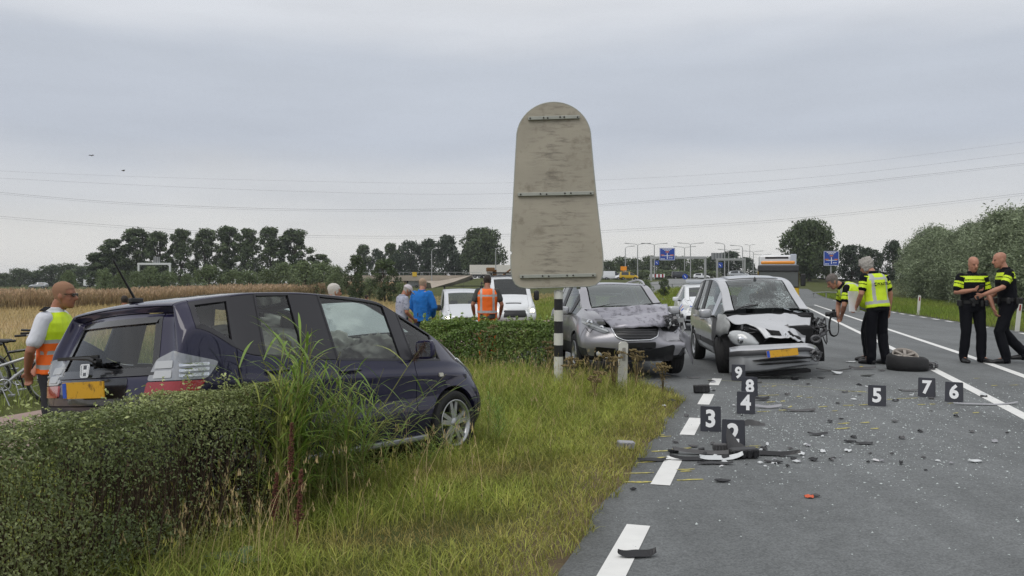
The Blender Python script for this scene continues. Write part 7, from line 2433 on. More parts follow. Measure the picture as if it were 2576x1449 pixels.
for s_ in (-1, 1):
 g.tube([Hh(s_ * .070, -.01, .012), Hh(s_ * .072, .06, .016), Hh(s_ * .058, .088, .014)], .0035, 5)
 g.box(Hh(s_ * .033, .100, .010), (.050, .012, .030), bev=.004)
g.tube([Hh(-.012, .104, .014), Hh(.012, .104, .014)], .003, 5)
g.build('sunglasses', eye_m, w1)
ep = MB()
for s_ in (-1, 1): ep.box(J['sh' + ('r' if s_ > 0 else 'l')] + Vector((s_ * -.01, 0, .085)), (.12, .055, .010), rot=(0, R(s_ * 14), 0), bev=.004)
ep.build('shoulder_mark', uni_m, w1)
b = MB(); b.box((.02, -.285, .86), (.07, .014, .13), rot=(.2, .3, .4), bev=.005); q = b.build('dark_phone', black_plastic)
q.location = w1.location; q.rotation_euler = w1.rotation_euler; tag(q, 'dark phone in the hands behind the back of the man in the white shirt', 'phone')

# bystanders behind the hatchback
def vest_orange(s_, x, y, arm, ta):
 if .02 < s_ < .065 or .355 < s_ < .395: return 1
 if .105 < abs(x) < .150 and s_ > .02: return 1
 return 0
grey_tee = mat('grey_tshirt', (.055, .060, .058), rough=.85)
J = base_pose()
J['elr'] = Vector((.30, -.01, 1.14)); J['wrr'] = Vector((.27, .17, .93)); J['ell'] = Vector((-.30, -.01, 1.14)); J['wrl'] = Vector((-.27, .17, .93)); J['head'] += Vector((0, .03, -.01))
x_, y_, z_ = place(1226, 16.6); hgt = 1.5 + 22 * 16.6 / 2150 - z_
person('road_worker', 'man in an orange hi-vis vest seen from behind, standing at the hedge', J, (x_, y_, z_), R(2), hgt / 1.80, skin=skin_t, hair=hair_dark, head_rot=(-8, 6), top=grey_tee, sleeve=.62, vest=True, vest_mats=[hiv_o, refl_m], vest_paint=vest_orange, girth=1.08, legs=mat('orange_trousers', (.80, .15, .012), rough=.7), face=False, vest_hem=.0,
  hands={'r': dict(curl=35), 'l': dict(curl=35)})
blue_m = mat('blue_fleece', (.010, .150, .50), rough=.9, bump=.5, bscale=26, var=.12, scale=10)
J = base_pose(); bend(J, ('head',), J['neck'], rx(-10) @ rz_(20))
J['ell'] = Vector((-.27, .02, 1.14)); J['wrl'] = Vector((-.16, .18, .95)); J['elr'] = Vector((.28, .0, 1.14)); J['wrr'] = Vector((.14, .19, .95))
x_, y_, z_ = place(1062, 17.4); hgt = 1.5 + 14 * 17.4 / 2150 - z_
person('bystander', 'man in a bright blue fleece jacket turned away, beside the man in the cap', J, (x_, y_, z_), R(-24), hgt / 1.80, skin=skin_m, hair=mat('hair_pale', (.36, .26, .18), rough=.8, bump=.4, bscale=60), hair_style='crop', head_rot=(-6, -5), top=blue_m, sleeve=1.95, jacket=True, collar=True, girth=1.06, legs=mat('jeans', (.03, .045, .09), rough=.85), face=False, top_hem=-.12)
plaid = mat('checked_shirt', (.36, .38, .46), rough=.85, dirt=(.12, .13, .2), dirt_scale=16, dirt_at=.52)
J = base_pose(); bend(J, UP, J['pelvis'], rx(-4)); bend(J, ('head',), J['neck'], rx(-22))
J['ell'] = Vector((-.26, .02, 1.14)); J['wrl'] = Vector((-.18, .20, .99)); J['elr'] = Vector((.26, .02, 1.14)); J['wrr'] = Vector((.18, .20, .99))
x_, y_, z_ = place(1010, 16.6); hgt = 1.5 - 6 * 16.6 / 2150 - z_
pc, Hh = person('bystander', 'man in a white cap and checked shirt looking down', J, (x_, y_, z_), R(-62), hgt / 1.74, skin=skin_t, hair=hair_grey, hair_style='crop', head_rot=(-32, -6), top=plaid, sleeve=.7, collar=True, girth=1.05, legs=mat('jeans', None))
cap_m = mat('cap_cloth', (.56, .52, .55), rough=.85, bump=.3, bscale=30)
cp = MB(); vs = []; n = 22
for i in range(8):
 a = PI / 2 * i / 7
 for k in range(n):
  th = 2 * PI * k / n; vs.append(Hh(.083 * math.cos(th) * math.cos(a), -.004 + .108 * math.sin(th) * math.cos(a), .040 + .098 * math.sin(a)))
cp.add(vs, [(i * n + k, i * n + (k + 1) % n, (i + 1) * n + (k + 1) % n, (i + 1) * n + k) for i in range(7) for k in range(n)], 0, True)
co_ = cp.build('cap', cap_m, pc)
vz = MB(); top_ = []; bot_ = []
for k in range(11):
 th = PI * (.12 + .76 * k / 10)
 a_ = Hh(.083 * math.cos(th), -.004 + .106 * math.sin(th), .042); b_ = Hh(.080 * math.cos(th), .06 + .135 * math.sin(th), .022)
 top_.append(a_); bot_.append(b_)
vz.add(top_ + bot_ + [p - Vector((0, 0, .005)) for p in top_ + bot_], [(k, k + 1, 12 + k, 11 + k) for k in range(10)] + [(22 + k, 33 + k, 34 + k, 23 + k) for k in range(10)] + [(11 + k, 12 + k, 34 + k, 33 + k) for k in range(10)], 0, True)
vz.build('cap_peak', cap_m, co_)
J = base_pose(); x_, y_, z_ = place(836, 13.2); hgt = 1.5 - 2 * 13.2 / 2150 - z_
person('bystander', 'balding white-haired man of whom only the head shows above the hatchback roof', J, (x_, y_, z_), R(-52), hgt / 1.79, skin=skin_m, hair=mat('hair_white', (.55, .52, .48), rough=.8, bump=.5, bscale=60), hair_style='short', head_rot=(-4, -8), top=mat('beige_shirt', (.3, .26, .2), rough=.85), sleeve=.7, collar=True, legs=mat('jeans', None))
J = base_pose(); x_, y_, z_ = place(313, 18.0); hgt = 1.5 - 32 * 18 / 2150 - z_
person('bystander', 'dark-haired person whose head just shows over the hatchback roof by the aerial', J, (x_, y_, z_), R(20), hgt / 1.79, skin=skin_t, hair=hair_dark, hair_style='short', top=mat('beige_shirt', None), legs=mat('jeans', None), face=False)
J = base_pose(); J['knr'] += Vector((0, .15, .02)); J['anr'] += Vector((0, .05, .03)); J['anl'] += Vector((0, -.18, .04)); J['wrr'] += Vector((0, .15, .05))
x_, y_, z_ = place(921, 44); hgt = 1.5 - 31 * 44 / 2150 - z_
person('walker', 'small far-off person walking through the field grass', J, (x_, y_, z_), R(-80), max(hgt, 1.25) / 1.79, hair=hair_dark, hair_style='bushy', top=mat('navy_top', (.03, .04, .09), rough=.9), sleeve=.8, legs=mat('jeans', None), face=False)
# ------------------------------------------------------------------ other vehicles
white_p = mat('white_paint', (.72, .74, .76), rough=.3, coat=.6, var=.03)
silver_w = mat('white_silver_paint', (.60, .62, .65), rough=.3, metal=.15, coat=.6)
yellow_p = mat('truck_yellow', (.62, .40, .01), rough=.4, coat=.4)
amber_m = mat('amber_beacon', (.85, .30, .01), rough=.25, coat=.5)
blue_p = mat('van_blue', (.02, .06, .30), rough=.3, coat=.5)
black_p = mat('black_car_paint', (.012, .012, .014), rough=.3, coat=.6)
silv_far = mat('silver_car_paint', (.40, .42, .44), rough=.3, metal=.3, coat=.5)

def simple_part(doors, glass_i, ws, bon, lower=None):
 def part(s, i, j, k):
  if s in 'LR':
   if k == 4:
    for a in glass_i:
     if i in a: return 'side_window'
   if k == 5: return 'roof_side'
   if k == 0 and lower: return 'lower_trim'
   for nm, r_ in doors.items():
    if i in r_ and k < 5: return nm
   return 'body'
  if s == 'T':
   if i in ws and 1 <= j <= 4: return 'windscreen'
   if i in bon: return 'bonnet' if 1 <= j <= 4 else 'body'
   return 'roof'
  if s == 'K': return 'rear_window' if k == 4 and 1 <= j <= 4 else 'tailgate'
  if s == 'F': return ('front_bumper' if k < 3 else 'front_panel')
  return 'underbody'
 return part
def build_car(root, st, rear_x, front_x, part, paint_, glass_, axles, r_w, level=2, lower_m=None, bumper_m=None, curve_f=.2, win=(.01, .015), wheels_y=.76):
 car = Car(st, rear_x, front_x, part, level=level, win=win, crown=.04, curve_f=curve_f)
 bv = car.bvh()
 car.arches(axles, r_w + .05, .5)
 for nm in car.names:
  if 'window' in nm or nm == 'windscreen': car.cut(nm, glass_, root, .012, .01, .008)
  elif nm == 'underbody': car.cut(nm, dark_inside, root, 0, 0)
  elif nm == 'lower_trim': car.cut(nm, lower_m or cladding, root, .002)
  elif nm == 'front_bumper': car.cut(nm, bumper_m or paint_, root, .004)
  else: car.cut(nm, paint_, root, .0015 if nm == 'roof_side' else .004)
 for ax, az in axles:
  for y in (-wheels_y, wheels_y):
   wheel(root, ax, y, az, r_w, .19, r_w * .63, 5, 1 if y > 0 else -1, twin=False)
 arch_liner(root, axles, r_w + .05, wheels_y + .03, .45)
 return bv

def small_van():
 x, y, z = place(1166, 32)
 root = thing('panel_van', 'small silver white van with lit headlamps and roof bars behind the hedge', 'van', (x, y, z), R(-84))
 st = [(-2.15, .34, 1.12, 1.76, .74, .84, .84, .74, 0), (-1.9, .30, 1.12, 1.81, .80, .88, .86, .76, .05), (-.9, .28, 1.10, 1.83, .82, .89, .865, .76, 0), (-.05, .28, 1.07, 1.83, .82, .89, .865, .76, 0), (.05, .28, 1.06, 1.83, .82, .89, .865, .76, 0),
   (.62, .28, 1.04, 1.77, .82, .89, .86, .73, 0), (1.22, .28, 1.02, 1.22, .82, .89, .84, .74, 0), (1.45, .28, .98, 1.10, .82, .89, .82, .72, 0), (1.95, .30, .86, .98, .80, .87, .78, .66, 0), (2.15, .32, .72, .82, .74, .82, .74, .60, 0)]
 part = simple_part({'front_door': (4, 5), 'side_panel': (0, 1, 2, 3)}, ((4, 5),), (5,), (6, 7, 8), True)
 bv = build_car(root, st, [-2.12, -2.18, -2.18, -2.16, -2.15, -2.1, -2.05], [2.1, 2.2, 2.22, 2.2, 2.17, 2.13, 2.08], part, silver_w, glass_mat('van_glass', (.42, .50, .50), haze=.06), [(1.35, .31), (-1.33, .31)], .31, 2, bumper_m=cladding)
 d = (-1, 0, 0)
 patch(bv, rpoly([(2.2, -.58, .74), (2.2, .58, .74), (2.2, .52, .83), (2.2, -.52, .83)], .03), d, 'grille', black_plastic, root, .012, .02, .1)
 for sg in (-1, 1):
  h = patch(bv, rpoly([(2.2, sg * .60, .74), (2.2, sg * .56, .84), (1.9, sg * .78, .95), (1.85, sg * .84, .80)], .03), Vector((-1, -sg * .45, -.1)), 'headlamp', lamp_glass, root, .012, .02, .06)
  c = bv.ray_cast(Vector((4, sg * .67, .79)), Vector((-1, 0, 0)))[0]
  b = MB(); b.lathe([(0, .0), (.075, .0), (.08, -.02)], 14, 0, 'x', c=(c.x + .025, sg * .67, .79), M=Matrix.Rotation(PI, 3, 'Z')); b.build('lit_bulb', lamp_on, h)
  mirror(root, .95, sg * .86, 1.14, black_plastic, sg, (.12, .2, .22))
 e = MB(); c = bv.ray_cast(Vector((4, 0, .80)), Vector((-1, 0, 0)))[0]
 Mx = frame((c.x + .016, 0, .80), (0, 1, 0), (0, 0, 1))
 e.tube([Mx @ Vector((.075 * math.cos(a), .075 * math.sin(a), 0)) for a in [2 * PI * k / 20 for k in range(21)]], .008, 5)
 for pts in ([(-.03, .065), (-.0, .005), (.03, .065)], [(-.062, .03), (-.03, -.06), (0, 0), (.03, -.06), (.062, .03)]): e.tube([Mx @ Vector((p[0], p[1], 0)) for p in pts], .008, 5)
 e.build('badge', chrome, root)
 plate(root, frame((bv.ray_cast(Vector((4, 0, .52)), Vector((-1, 0, 0)))[0].x + .01, 0, .52), (0, 1, 0), (0, 0, 1)))
 for x0 in (-.9, .1):
  b = MB(); b.box((x0, 0, 1.92), (.05, 1.5, .03)); b.box((x0, -.7, 1.87), (.05, .04, .1)); b.box((x0, .7, 1.87), (.05, .04, .1)); b.build('roof_bar', black_plastic, root)
 b = MB(); b.tube([(.3, 0, 1.83), (.25, 0, 2.05)], .008, 5); b.build('roof_aerial', black_plastic, root)
 cabin(root, 1.2, .35, -.4, .74, .4, .65, 1.15, 1.08)
small_van()

def flatbed():
 x, y, z = place(1268, 37)
 root = thing('flatbed_truck', 'white flatbed truck with a dark tarpaulined load behind the man in orange', 'truck', (x, y, z), R(-80))
 st = [(.30, .45, 1.32, 2.30, .80, .95, .97, .80, 0), (.55, .42, 1.32, 2.36, .84, .97, .98, .82, 0), (.70, .42, 1.31, 2.38, .84, .97, .98, .82, 0), (1.25, .42, 1.28, 2.36, .84, .97, .97, .80, -.05), (1.85, .42, 1.22, 1.45, .84, .97, .95, .84, 0), (2.1, .42, 1.16, 1.30, .84, .96, .92, .82, 0), (2.55, .42, 1.00, 1.14, .82, .94, .88, .76, 0), (2.75, .44, .82, .94, .76, .88, .82, .66, 0)]
 part = simple_part({'front_door': (2, 3), 'cab_side': (0, 1)}, ((2, 3),), (3,), (4, 5, 6), False)
 bv = build_car(root, st, [.28, .28, .28, .28, .28, .28, .3], [2.7, 2.8, 2.82, 2.8, 2.77, 2.72, 2.66], part, white_p, glass_mat('cab_glass', (.12, .13, .15), haze=.05), [(1.75, .36), (-1.75, .36)], .36, 2, bumper_m=white_p, win=(.02, .03), wheels_y=.84)
 for sg in (-1, 1):
  h = patch(bv, rpoly([(2.7, sg * .55, .92), (2.7, sg * .60, .78), (2.5, sg * .86, .80), (2.3, sg * .94, 1.12), (2.4, sg * .86, 1.12)], .04), Vector((-1, -sg * .5, -.1)), 'headlamp', lamp_glass, root, .012, .02, .07)
  c = bv.ray_cast(Vector((4, sg * .74, .92)), Vector((-1, 0, 0)))[0]
  b = MB(); b.lathe([(0, 0), (.085, .0), (.09, -.02)], 14, 0, 'x', c=(c.x + .05, sg * .74, .92), M=Matrix.Rotation(PI, 3, 'Z')); b.build('lit_bulb', lamp_on, h)
  mirror(root, 1.65, sg * 1.0, 1.52, black_plastic, sg, (.14, .22, .42))
 patch(bv, rpoly([(2.8, -.48, .66), (2.8, .48, .66), (2.8, .44, .94), (2.8, -.44, .94)], .04), (-1, 0, 0), 'grille', black_plastic, root, .012, .02, .12)
 patch(bv, rpoly([(2.35, -.32, 1.5), (2.35, .32, 1.5), (2.28, .32, 1.5), (2.28, -.32, 1.5)], .01), (0, 0, -1), 'bonnet_vent', black_plastic, root, .01, .02, .12)
 b = MB(); b.box((.9, 0, 2.46), (.5, 1.7, .06)); b.box((.9, -.7, 2.41), (.06, .06, .1)); b.box((.9, .7, 2.41), (.06, .06, .1)); b.build('roof_beacon_bar', black_plastic, root)
 b = MB(); b.box((-1.6, 0, .75), (3.6, 2.1, .14)); b.box((-1.6, 0, .55), (3.4, .8, .2)); b.build('load_bed', cladding, root)
 for sg in (-1, 1):
  b = MB(); b.box((-1.6, sg * 1.06, 1.02), (3.5, .05, .40)); b.build('drop_side', grey_plastic, root)
 ld = MB()
 ld.box((-1.0, .2, 1.35), (1.6, 1.9, 1.0), bev=.1); ld.box((-2.4, 0, 1.2), (1.2, 1.8, .7), bev=.1)
 for k in range(9): ld.tube([(.15, -1.0 + .25 * k, .85), (.15, -1.0 + .25 * k, 2.1)], .02, 5)
 for k in range(5): ld.tube([(.15, -1.05, .95 + .27 * k), (.15, 1.05, .95 + .27 * k)], .02, 5)
 ld.build('headboard_and_load', cladding, root)
 cr_ = MB(); cr_.tube([(-.5, -.2, 2.2), (-.6, .55, 2.75)], .04, 6); cr_.tube([(-.4, -.35, 1.2), (-.4, -.35, 2.62)], .09, 6); cr_.box((-.3, -.55, 2.62), (.3, .35, .18), bev=.04); cr_.build('crane_arm', mat('rust_brown', (.16, .08, .03), rough=.8), root)
flatbed()

def patrol_car():
 x, y, z = place(1768, 28.5, 0)
 root = thing('patrol_car', 'white patrol car with a light bar half hidden behind the people carrier', 'car', (x, y, z), R(-97))
 st = [(-1.95, .34, .92, 1.30, .70, .80, .78, .58, 0), (-1.75, .28, .95, 1.40, .78, .85, .81, .60, .1), (-1.0, .26, .95, 1.47, .80, .87, .83, .62, 0), (-.1, .26, .93, 1.48, .80, .87, .83, .62, 0), (.0, .26, .93, 1.48, .80, .87, .83, .62, 0), (.42, .26, .92, 1.43, .80, .87, .83, .60, 0), (1.12, .26, .90, 1.02, .80, .87, .80, .68, 0), (1.5, .26, .85, .96, .80, .86, .77, .66, 0), (1.95, .28, .72, .82, .74, .82, .70, .56, 0), (2.1, .3, .6, .7, .68, .76, .64, .5, 0)]
 part = simple_part({'front_door': (4, 5), 'rear_door': (2, 3)}, ((1, 2), (4, 5)), (5,), (6, 7, 8), False)
 bv = build_car(root, st, [-1.9, -1.97, -1.97, -1.95, -1.93, -1.8, -1.75], [2.05, 2.12, 2.14, 2.1, 2.08, 2.04, 2.0], part, white_p, glass_mat('patrol_glass', (.45, .52, .52), haze=.05), [(1.28, .31), (-1.28, .31)], .31, 2)
 for sg in (-1, 1):
  patch(bv, rpoly([(2.0, sg * .50, .64), (1.9, sg * .64, .80), (1.6, sg * .80, .84), (1.75, sg * .76, .68)], .03), Vector((-1, -sg * .5, -.1)), 'headlamp', lamp_glass, root, .012, .02, .06)
  patch(bv, rpoly([(2.1, sg * .42, .36), (2.1, sg * .46, .50), (1.95, sg * .70, .48), (1.95, sg * .70, .36)], .03), (-1, 0, 0), 'fog_lamp_recess', black_plastic, root, .01, .02, .08)
  mirror(root, .78, sg * .84, .98, white_p, sg)
 patch(bv, rpoly([(2.1, -.4, .64), (2.1, .4, .64), (2.1, .4, .71), (2.1, -.4, .71)], .02), (-1, 0, 0), 'grille', black_plastic, root, .01, .02, .1)
 for k in range(3):   # slanted blue and red stripes of the livery over the bonnet side
  patch(bv, [(1.15 + .22 * k, -.9, .62), (1.25 + .22 * k, -.9, .62), (1.45 + .22 * k, -.9, .82), (1.35 + .22 * k, -.9, .82)], (0, 1, 0), 'livery_stripe', plate_blue if k != 1 else lamp_red, root, .006, .01, .08)
 b = MB(); b.box((.0, 0, 1.56), (.28, 1.15, .10), bev=.03); b.box((0, 0, 1.50), (.2, .9, .05)); b.build('light_bar', mat('clear_bar', (.45, .47, .50), rough=.2), root)
 cabin(root, 1.1, .3, -.6, .72, .32, .5, .98, .96)
patrol_car()

def tow_truck():
 x, y, z = place(1956, 53)
 root = thing('recovery_truck', 'yellow recovery truck with an amber light bar on the road behind the people carrier', 'truck', (x, y, z), R(-104))
 b = MB(); b.box((0, 0, 1.55), (1.9, 2.4, 1.55), bev=.10); b.build('cab', yellow_p, root)
 b = MB(); b.box((-.05, 0, 2.42), (1.8, 2.36, .32), bev=.12); b.build('cab_roof', cladding, root)
 b = MB(); b.add([(.985, -1.14, 1.34), (.985, 1.14, 1.34), (.978, 1.12, 2.27), (.978, -1.12, 2.27)], [(0, 1, 2, 3)]); b.build('windscreen', glass_mat('truck_glass', (.10, .13, .14), haze=.14), root)
 b = MB(); b.box((.955, 0, 1.80), (.03, 2.36, 1.05), bev=.01); b.build('windscreen_frame', black_plastic, root)
 root.children[-2].location = (.02, 0, 0)
 for sg in (-1, 1):
  b = MB(); b.box((.25, sg * 1.205, 1.85), (1.0, .012, .75), bev=.004); b.build('side_window', mat('gloss_black', None), root)
  b = MB(); b.box((.95, sg * 1.42, 1.75), (.16, .30, .75), bev=.06); b.tube([(.85, sg * 1.2, 2.1), (.95, sg * 1.42, 2.1)], .025, 5); b.build('wing_mirror', black_plastic, root)
  b = MB(); b.box((1.0, sg * .85, .80), (.08, .40, .20), bev=.03); b.build('headlamp', lamp_glass, root)
 b = MB(); b.box((.97, 0, 1.12), (.06, 1.6, .40), bev=.02); b.build('grille', cladding, root)
 b = MB(); b.box((.95, 0, .62), (.25, 2.45, .45), bev=.06); b.build('bumper', yellow_p, root)
 b = MB(); b.box((.72, 0, 2.46), (.75, 2.40, .42), bev=.08); b.build('sun_visor', cladding, root)
 b = MB(); b.box((.2, 0, 2.82), (.35, 2.0, .20), bev=.06); b.build('amber_light_bar', amber_m, root)
 b = MB(); b.box((-1.6, 0, 2.75), (1.4, 2.1, 1.15), bev=.12); b.build('equipment_box', white_p, root)
 b = MB(); b.box((-.93, 0, 3.15), (.08, 1.4, .12)); b.build('box_vent', black_plastic, root)
 b = MB(); b.box((-3.8, 0, 1.0), (5.2, 2.4, .3), bev=.04); b.build('recovery_deck', cladding, root)
 b = MB(); b.box((-.95, 1.0, 3.0), (.35, .35, .75), bev=.03); b.build('warning_board', mat('blue_white_board', (.5, .55, .62), rough=.5), root)
 for ax in (0.1, -4.2):
  for y_ in (-1.0, 1.0): wheel(root, ax, y_, .5, .5, .30, .30, 6, 1 if y_ > 0 else -1, twin=False)
tow_truck()

def far_vehicle(name, label, cat, px, py, wpx, kind, m, flip=1, yaw=0, group=None, Y_=None, length=None):
 """a far vehicle seen from the side; px, py: middle of its foot, wpx: how long it shows"""
 Ln = length or {'car': 4.3, 'van': 5.3, 'mini': 4.4, 'truck': 9.0}[kind]
 Yd = Y_ or 2150 * Ln / wpx
 x = (px - 1288) / 2150 * Yd; z = gz(x, Yd)
 root = thing(name, label, cat, (x, Yd, z), R(0 if flip > 0 else 180) + R(yaw), group=group)
 a = Ln / 2
 if kind == 'car':
  st = [(-a, .34, .90, 1.05, .7, .8, .76, .55, 0), (-a + .3, .28, .93, 1.36, .78, .85, .8, .60, .15), (-a + .9, .26, .93, 1.45, .8, .86, .82, .62, 0), (-.1, .26, .92, 1.47, .8, .86, .82, .62, 0), (0, .26, .92, 1.47, .8, .86, .82, .62, 0), (.35, .26, .9, 1.42, .8, .86, .82, .6, 0), (1.0, .26, .88, 1.0, .8, .86, .8, .66, 0), (a - .3, .28, .75, .85, .76, .83, .72, .58, 0), (a, .3, .6, .7, .68, .76, .64, .5, 0)]
  gl_i, ws, bon, ax = ((1, 2), (4, 5)), (5,), (6, 7), [(a - .85, .31), (-a + .75, .31)]
 elif kind == 'mini':
  st = [(-a, .34, 1.05, 1.78, .74, .84, .84, .72, 0), (-a + .25, .3, 1.05, 1.82, .8, .87, .85, .74, .03), (-.9, .28, 1.05, 1.84, .8, .88, .86, .74, 0), (.0, .28, 1.03, 1.84, .8, .88, .86, .74, 0), (.1, .28, 1.03, 1.84, .8, .88, .86, .74, 0), (.6, .28, 1.0, 1.76, .8, .88, .86, .72, 0), (1.25, .28, .98, 1.14, .8, .88, .84, .72, 0), (a - .25, .3, .84, .95, .78, .85, .78, .64, 0), (a, .32, .66, .78, .72, .8, .72, .58, 0)]
  gl_i, ws, bon, ax = ((1, 2), (4, 5)), (5,), (6, 7), [(a - .85, .31), (-a + .8, .31)]
 else:
  st = [(-a, .4, 1.2, 2.25, .84, .94, .95, .86, 0), (-a + .25, .36, 1.2, 2.32, .88, .96, .97, .88, 0), (-1.0, .34, 1.2, 2.35, .88, .97, .98, .88, 0), (.35, .34, 1.2, 2.35, .88, .97, .98, .88, 0), (.45, .34, 1.2, 2.35, .88, .97, .98, .88, 0), (1.0, .34, 1.18, 2.2, .88, .97, .97, .84, 0), (1.75, .34, 1.1, 1.36, .88, .97, .95, .84, 0), (a - .3, .36, .95, 1.08, .85, .93, .88, .74, 0), (a, .38, .75, .88, .8, .88, .82, .66, 0)]
  gl_i, ws, bon, ax = ((4, 5),), (5,), (6, 7), [(a - .95, .34), (-a + 1.0, .34)]
 bv = build_car(root, st, [-a + .05] + [-a] * 4 + [-a + .08, -a + .12], [a - .06, a, a, a - .02, a - .04, a - .08, a - .12], simple_part({'front_door': (4, 5), 'side_panel': (1, 2, 3)}, gl_i, ws, bon), m, mat('far_glass', (.03, .035, .04), rough=.08, spec=.7), ax, ax[0][1], 1)
 return root
far_vehicle('delivery_van', 'white delivery van on the roundabout beside the right edge of the big sign', 'van', 1541, 697, 50, 'van', white_p, 1)
fv = far_vehicle('delivery_van', 'white van with windows behind the yellow traffic vehicle', 'van', 1568, 697, 46, 'mini', white_p, -1, Y_=214)
yv = far_vehicle('traffic_vehicle', 'yellow traffic service vehicle with an amber board on its roof', 'van', 1582, 700, 40, 'mini', yellow_p, 1, Y_=196)
b = MB(); b.box((-1.2, 0, 2.6), (.12, 1.4, .95), rot=(0, 0, R(90)), bev=.02); b.tube([(-1.2, 0, 1.7), (-1.2, 0, 2.3)], .05, 6); b.build('amber_board', amber_m, yv)
far_vehicle('black_van', 'black people van crossing the roundabout', 'van', 1713, 697, 47, 'mini', black_p, 1)
far_vehicle('silver_car', 'silver estate car on the far road just above the people carrier roof', 'car', 1858, 697, 60, 'car', silv_far, 1, Y_=170)
far_vehicle('white_car', 'low white car beside the gantry leg on the far road', 'car', 1765, 698, 46, 'car', white_p, 1, Y_=215)
far_vehicle('silver_car', 'small silver car on the far road left of the right-hand blue sign', 'car', 2032, 692, 38, 'car', silv_far, -1, Y_=243)
far_vehicle('delivery_van', 'white van on the flyover with a yellow warning triangle sign below it', 'van', 1033, 692, 46, 'van', white_p, -1, Y_=240)
far_vehicle('blue_van', 'dark blue van on the flyover right of the lamp post', 'van', 1140, 694, 50, 'van', blue_p, 1, Y_=240)
far_vehicle('grey_car', 'grey car of which only the roof shows on the flyover', 'car', 1088, 695, 30, 'car', silv_far, 1, Y_=241)
far_vehicle('silver_car', 'silver car driving behind the reed bed at the far left', 'car', 97, 716, 36, 'car', silv_far, -1, Y_=200)
# white lorry on the flyover
Yd = 242; x = (1236 - 1288) / 2150 * Yd; z = gz(x, Yd)
lo = thing('lorry', 'long white lorry trailer passing on the flyover behind the flatbed truck', 'lorry', (x, Yd, z))
b = MB(); b.box((0, 0, 2.35), (12.2, 2.5, 2.7), bev=.05); b.build('trailer_box', mat('cream_box', (.62, .60, .54), rough=.5), lo)
b = MB(); b.box((6.9, 0, 2.0), (1.4, 2.4, 2.6), bev=.12); b.build('cab', mat('lorry_red', (.32, .02, .02), rough=.4), lo)
b = MB(); b.box((0, 0, .9), (12.4, 2.3, .25)); b.build('chassis', cladding, lo)
for ax in (-4.6, -3.3, 5.9): wheel(lo, ax, -1.0, .5, .5, .3, .3, 5, -1, twin=False); wheel(lo, ax, 1.0, .5, .5, .3, .3, 5, 1, twin=False)
# camper van among the shrubs at the left
Yd = 250; x = (232 - 1288) / 2150 * Yd
cv = thing('camper_van', 'white camper van parked behind the bushes at the far left', 'camper', (x, Yd, gz(x, Yd)))
b = MB(); b.box((0, 0, 1.6), (4.2, 2.2, 2.3), bev=.12); b.build('body', white_p, cv)
for k in (-.9, .3): q = MB(); q.box((k, -1.11, 1.9), (.8, .03, .5), bev=.01); q.build('window', mat('gloss_black', None), cv)
b = MB(); b.box((2.7, 0, 1.2), (1.4, 2.0, 1.5), bev=.3); b.build('cab', white_p, cv)
for ax in (-1.2, 2.4): wheel(cv, ax, -.95, .35, .35, .2, .2, 5, -1, twin=False); wheel(cv, ax, .95, .35, .35, .2, .2, 5, 1, twin=False)
Yd = 260; x = (483 - 1288) / 2150 * Yd
cv = thing('white_bus', 'white coach half hidden by the bushes below the tall trees', 'bus', (x, Yd, gz(x, Yd)))
b = MB(); b.box((0, 0, 1.9), (9, 2.4, 2.8), bev=.12); b.build('body', white_p, cv)
for k in range(5): q = MB(); q.box((-3.4 + 1.7 * k, -1.21, 2.3), (1.4, .03, .8), bev=.01); q.build('window', mat('gloss_black', None), cv)
for ax in (-2.8, 3.0): wheel(cv, ax, -1.0, .48, .48, .3, .3, 5, -1, twin=False)

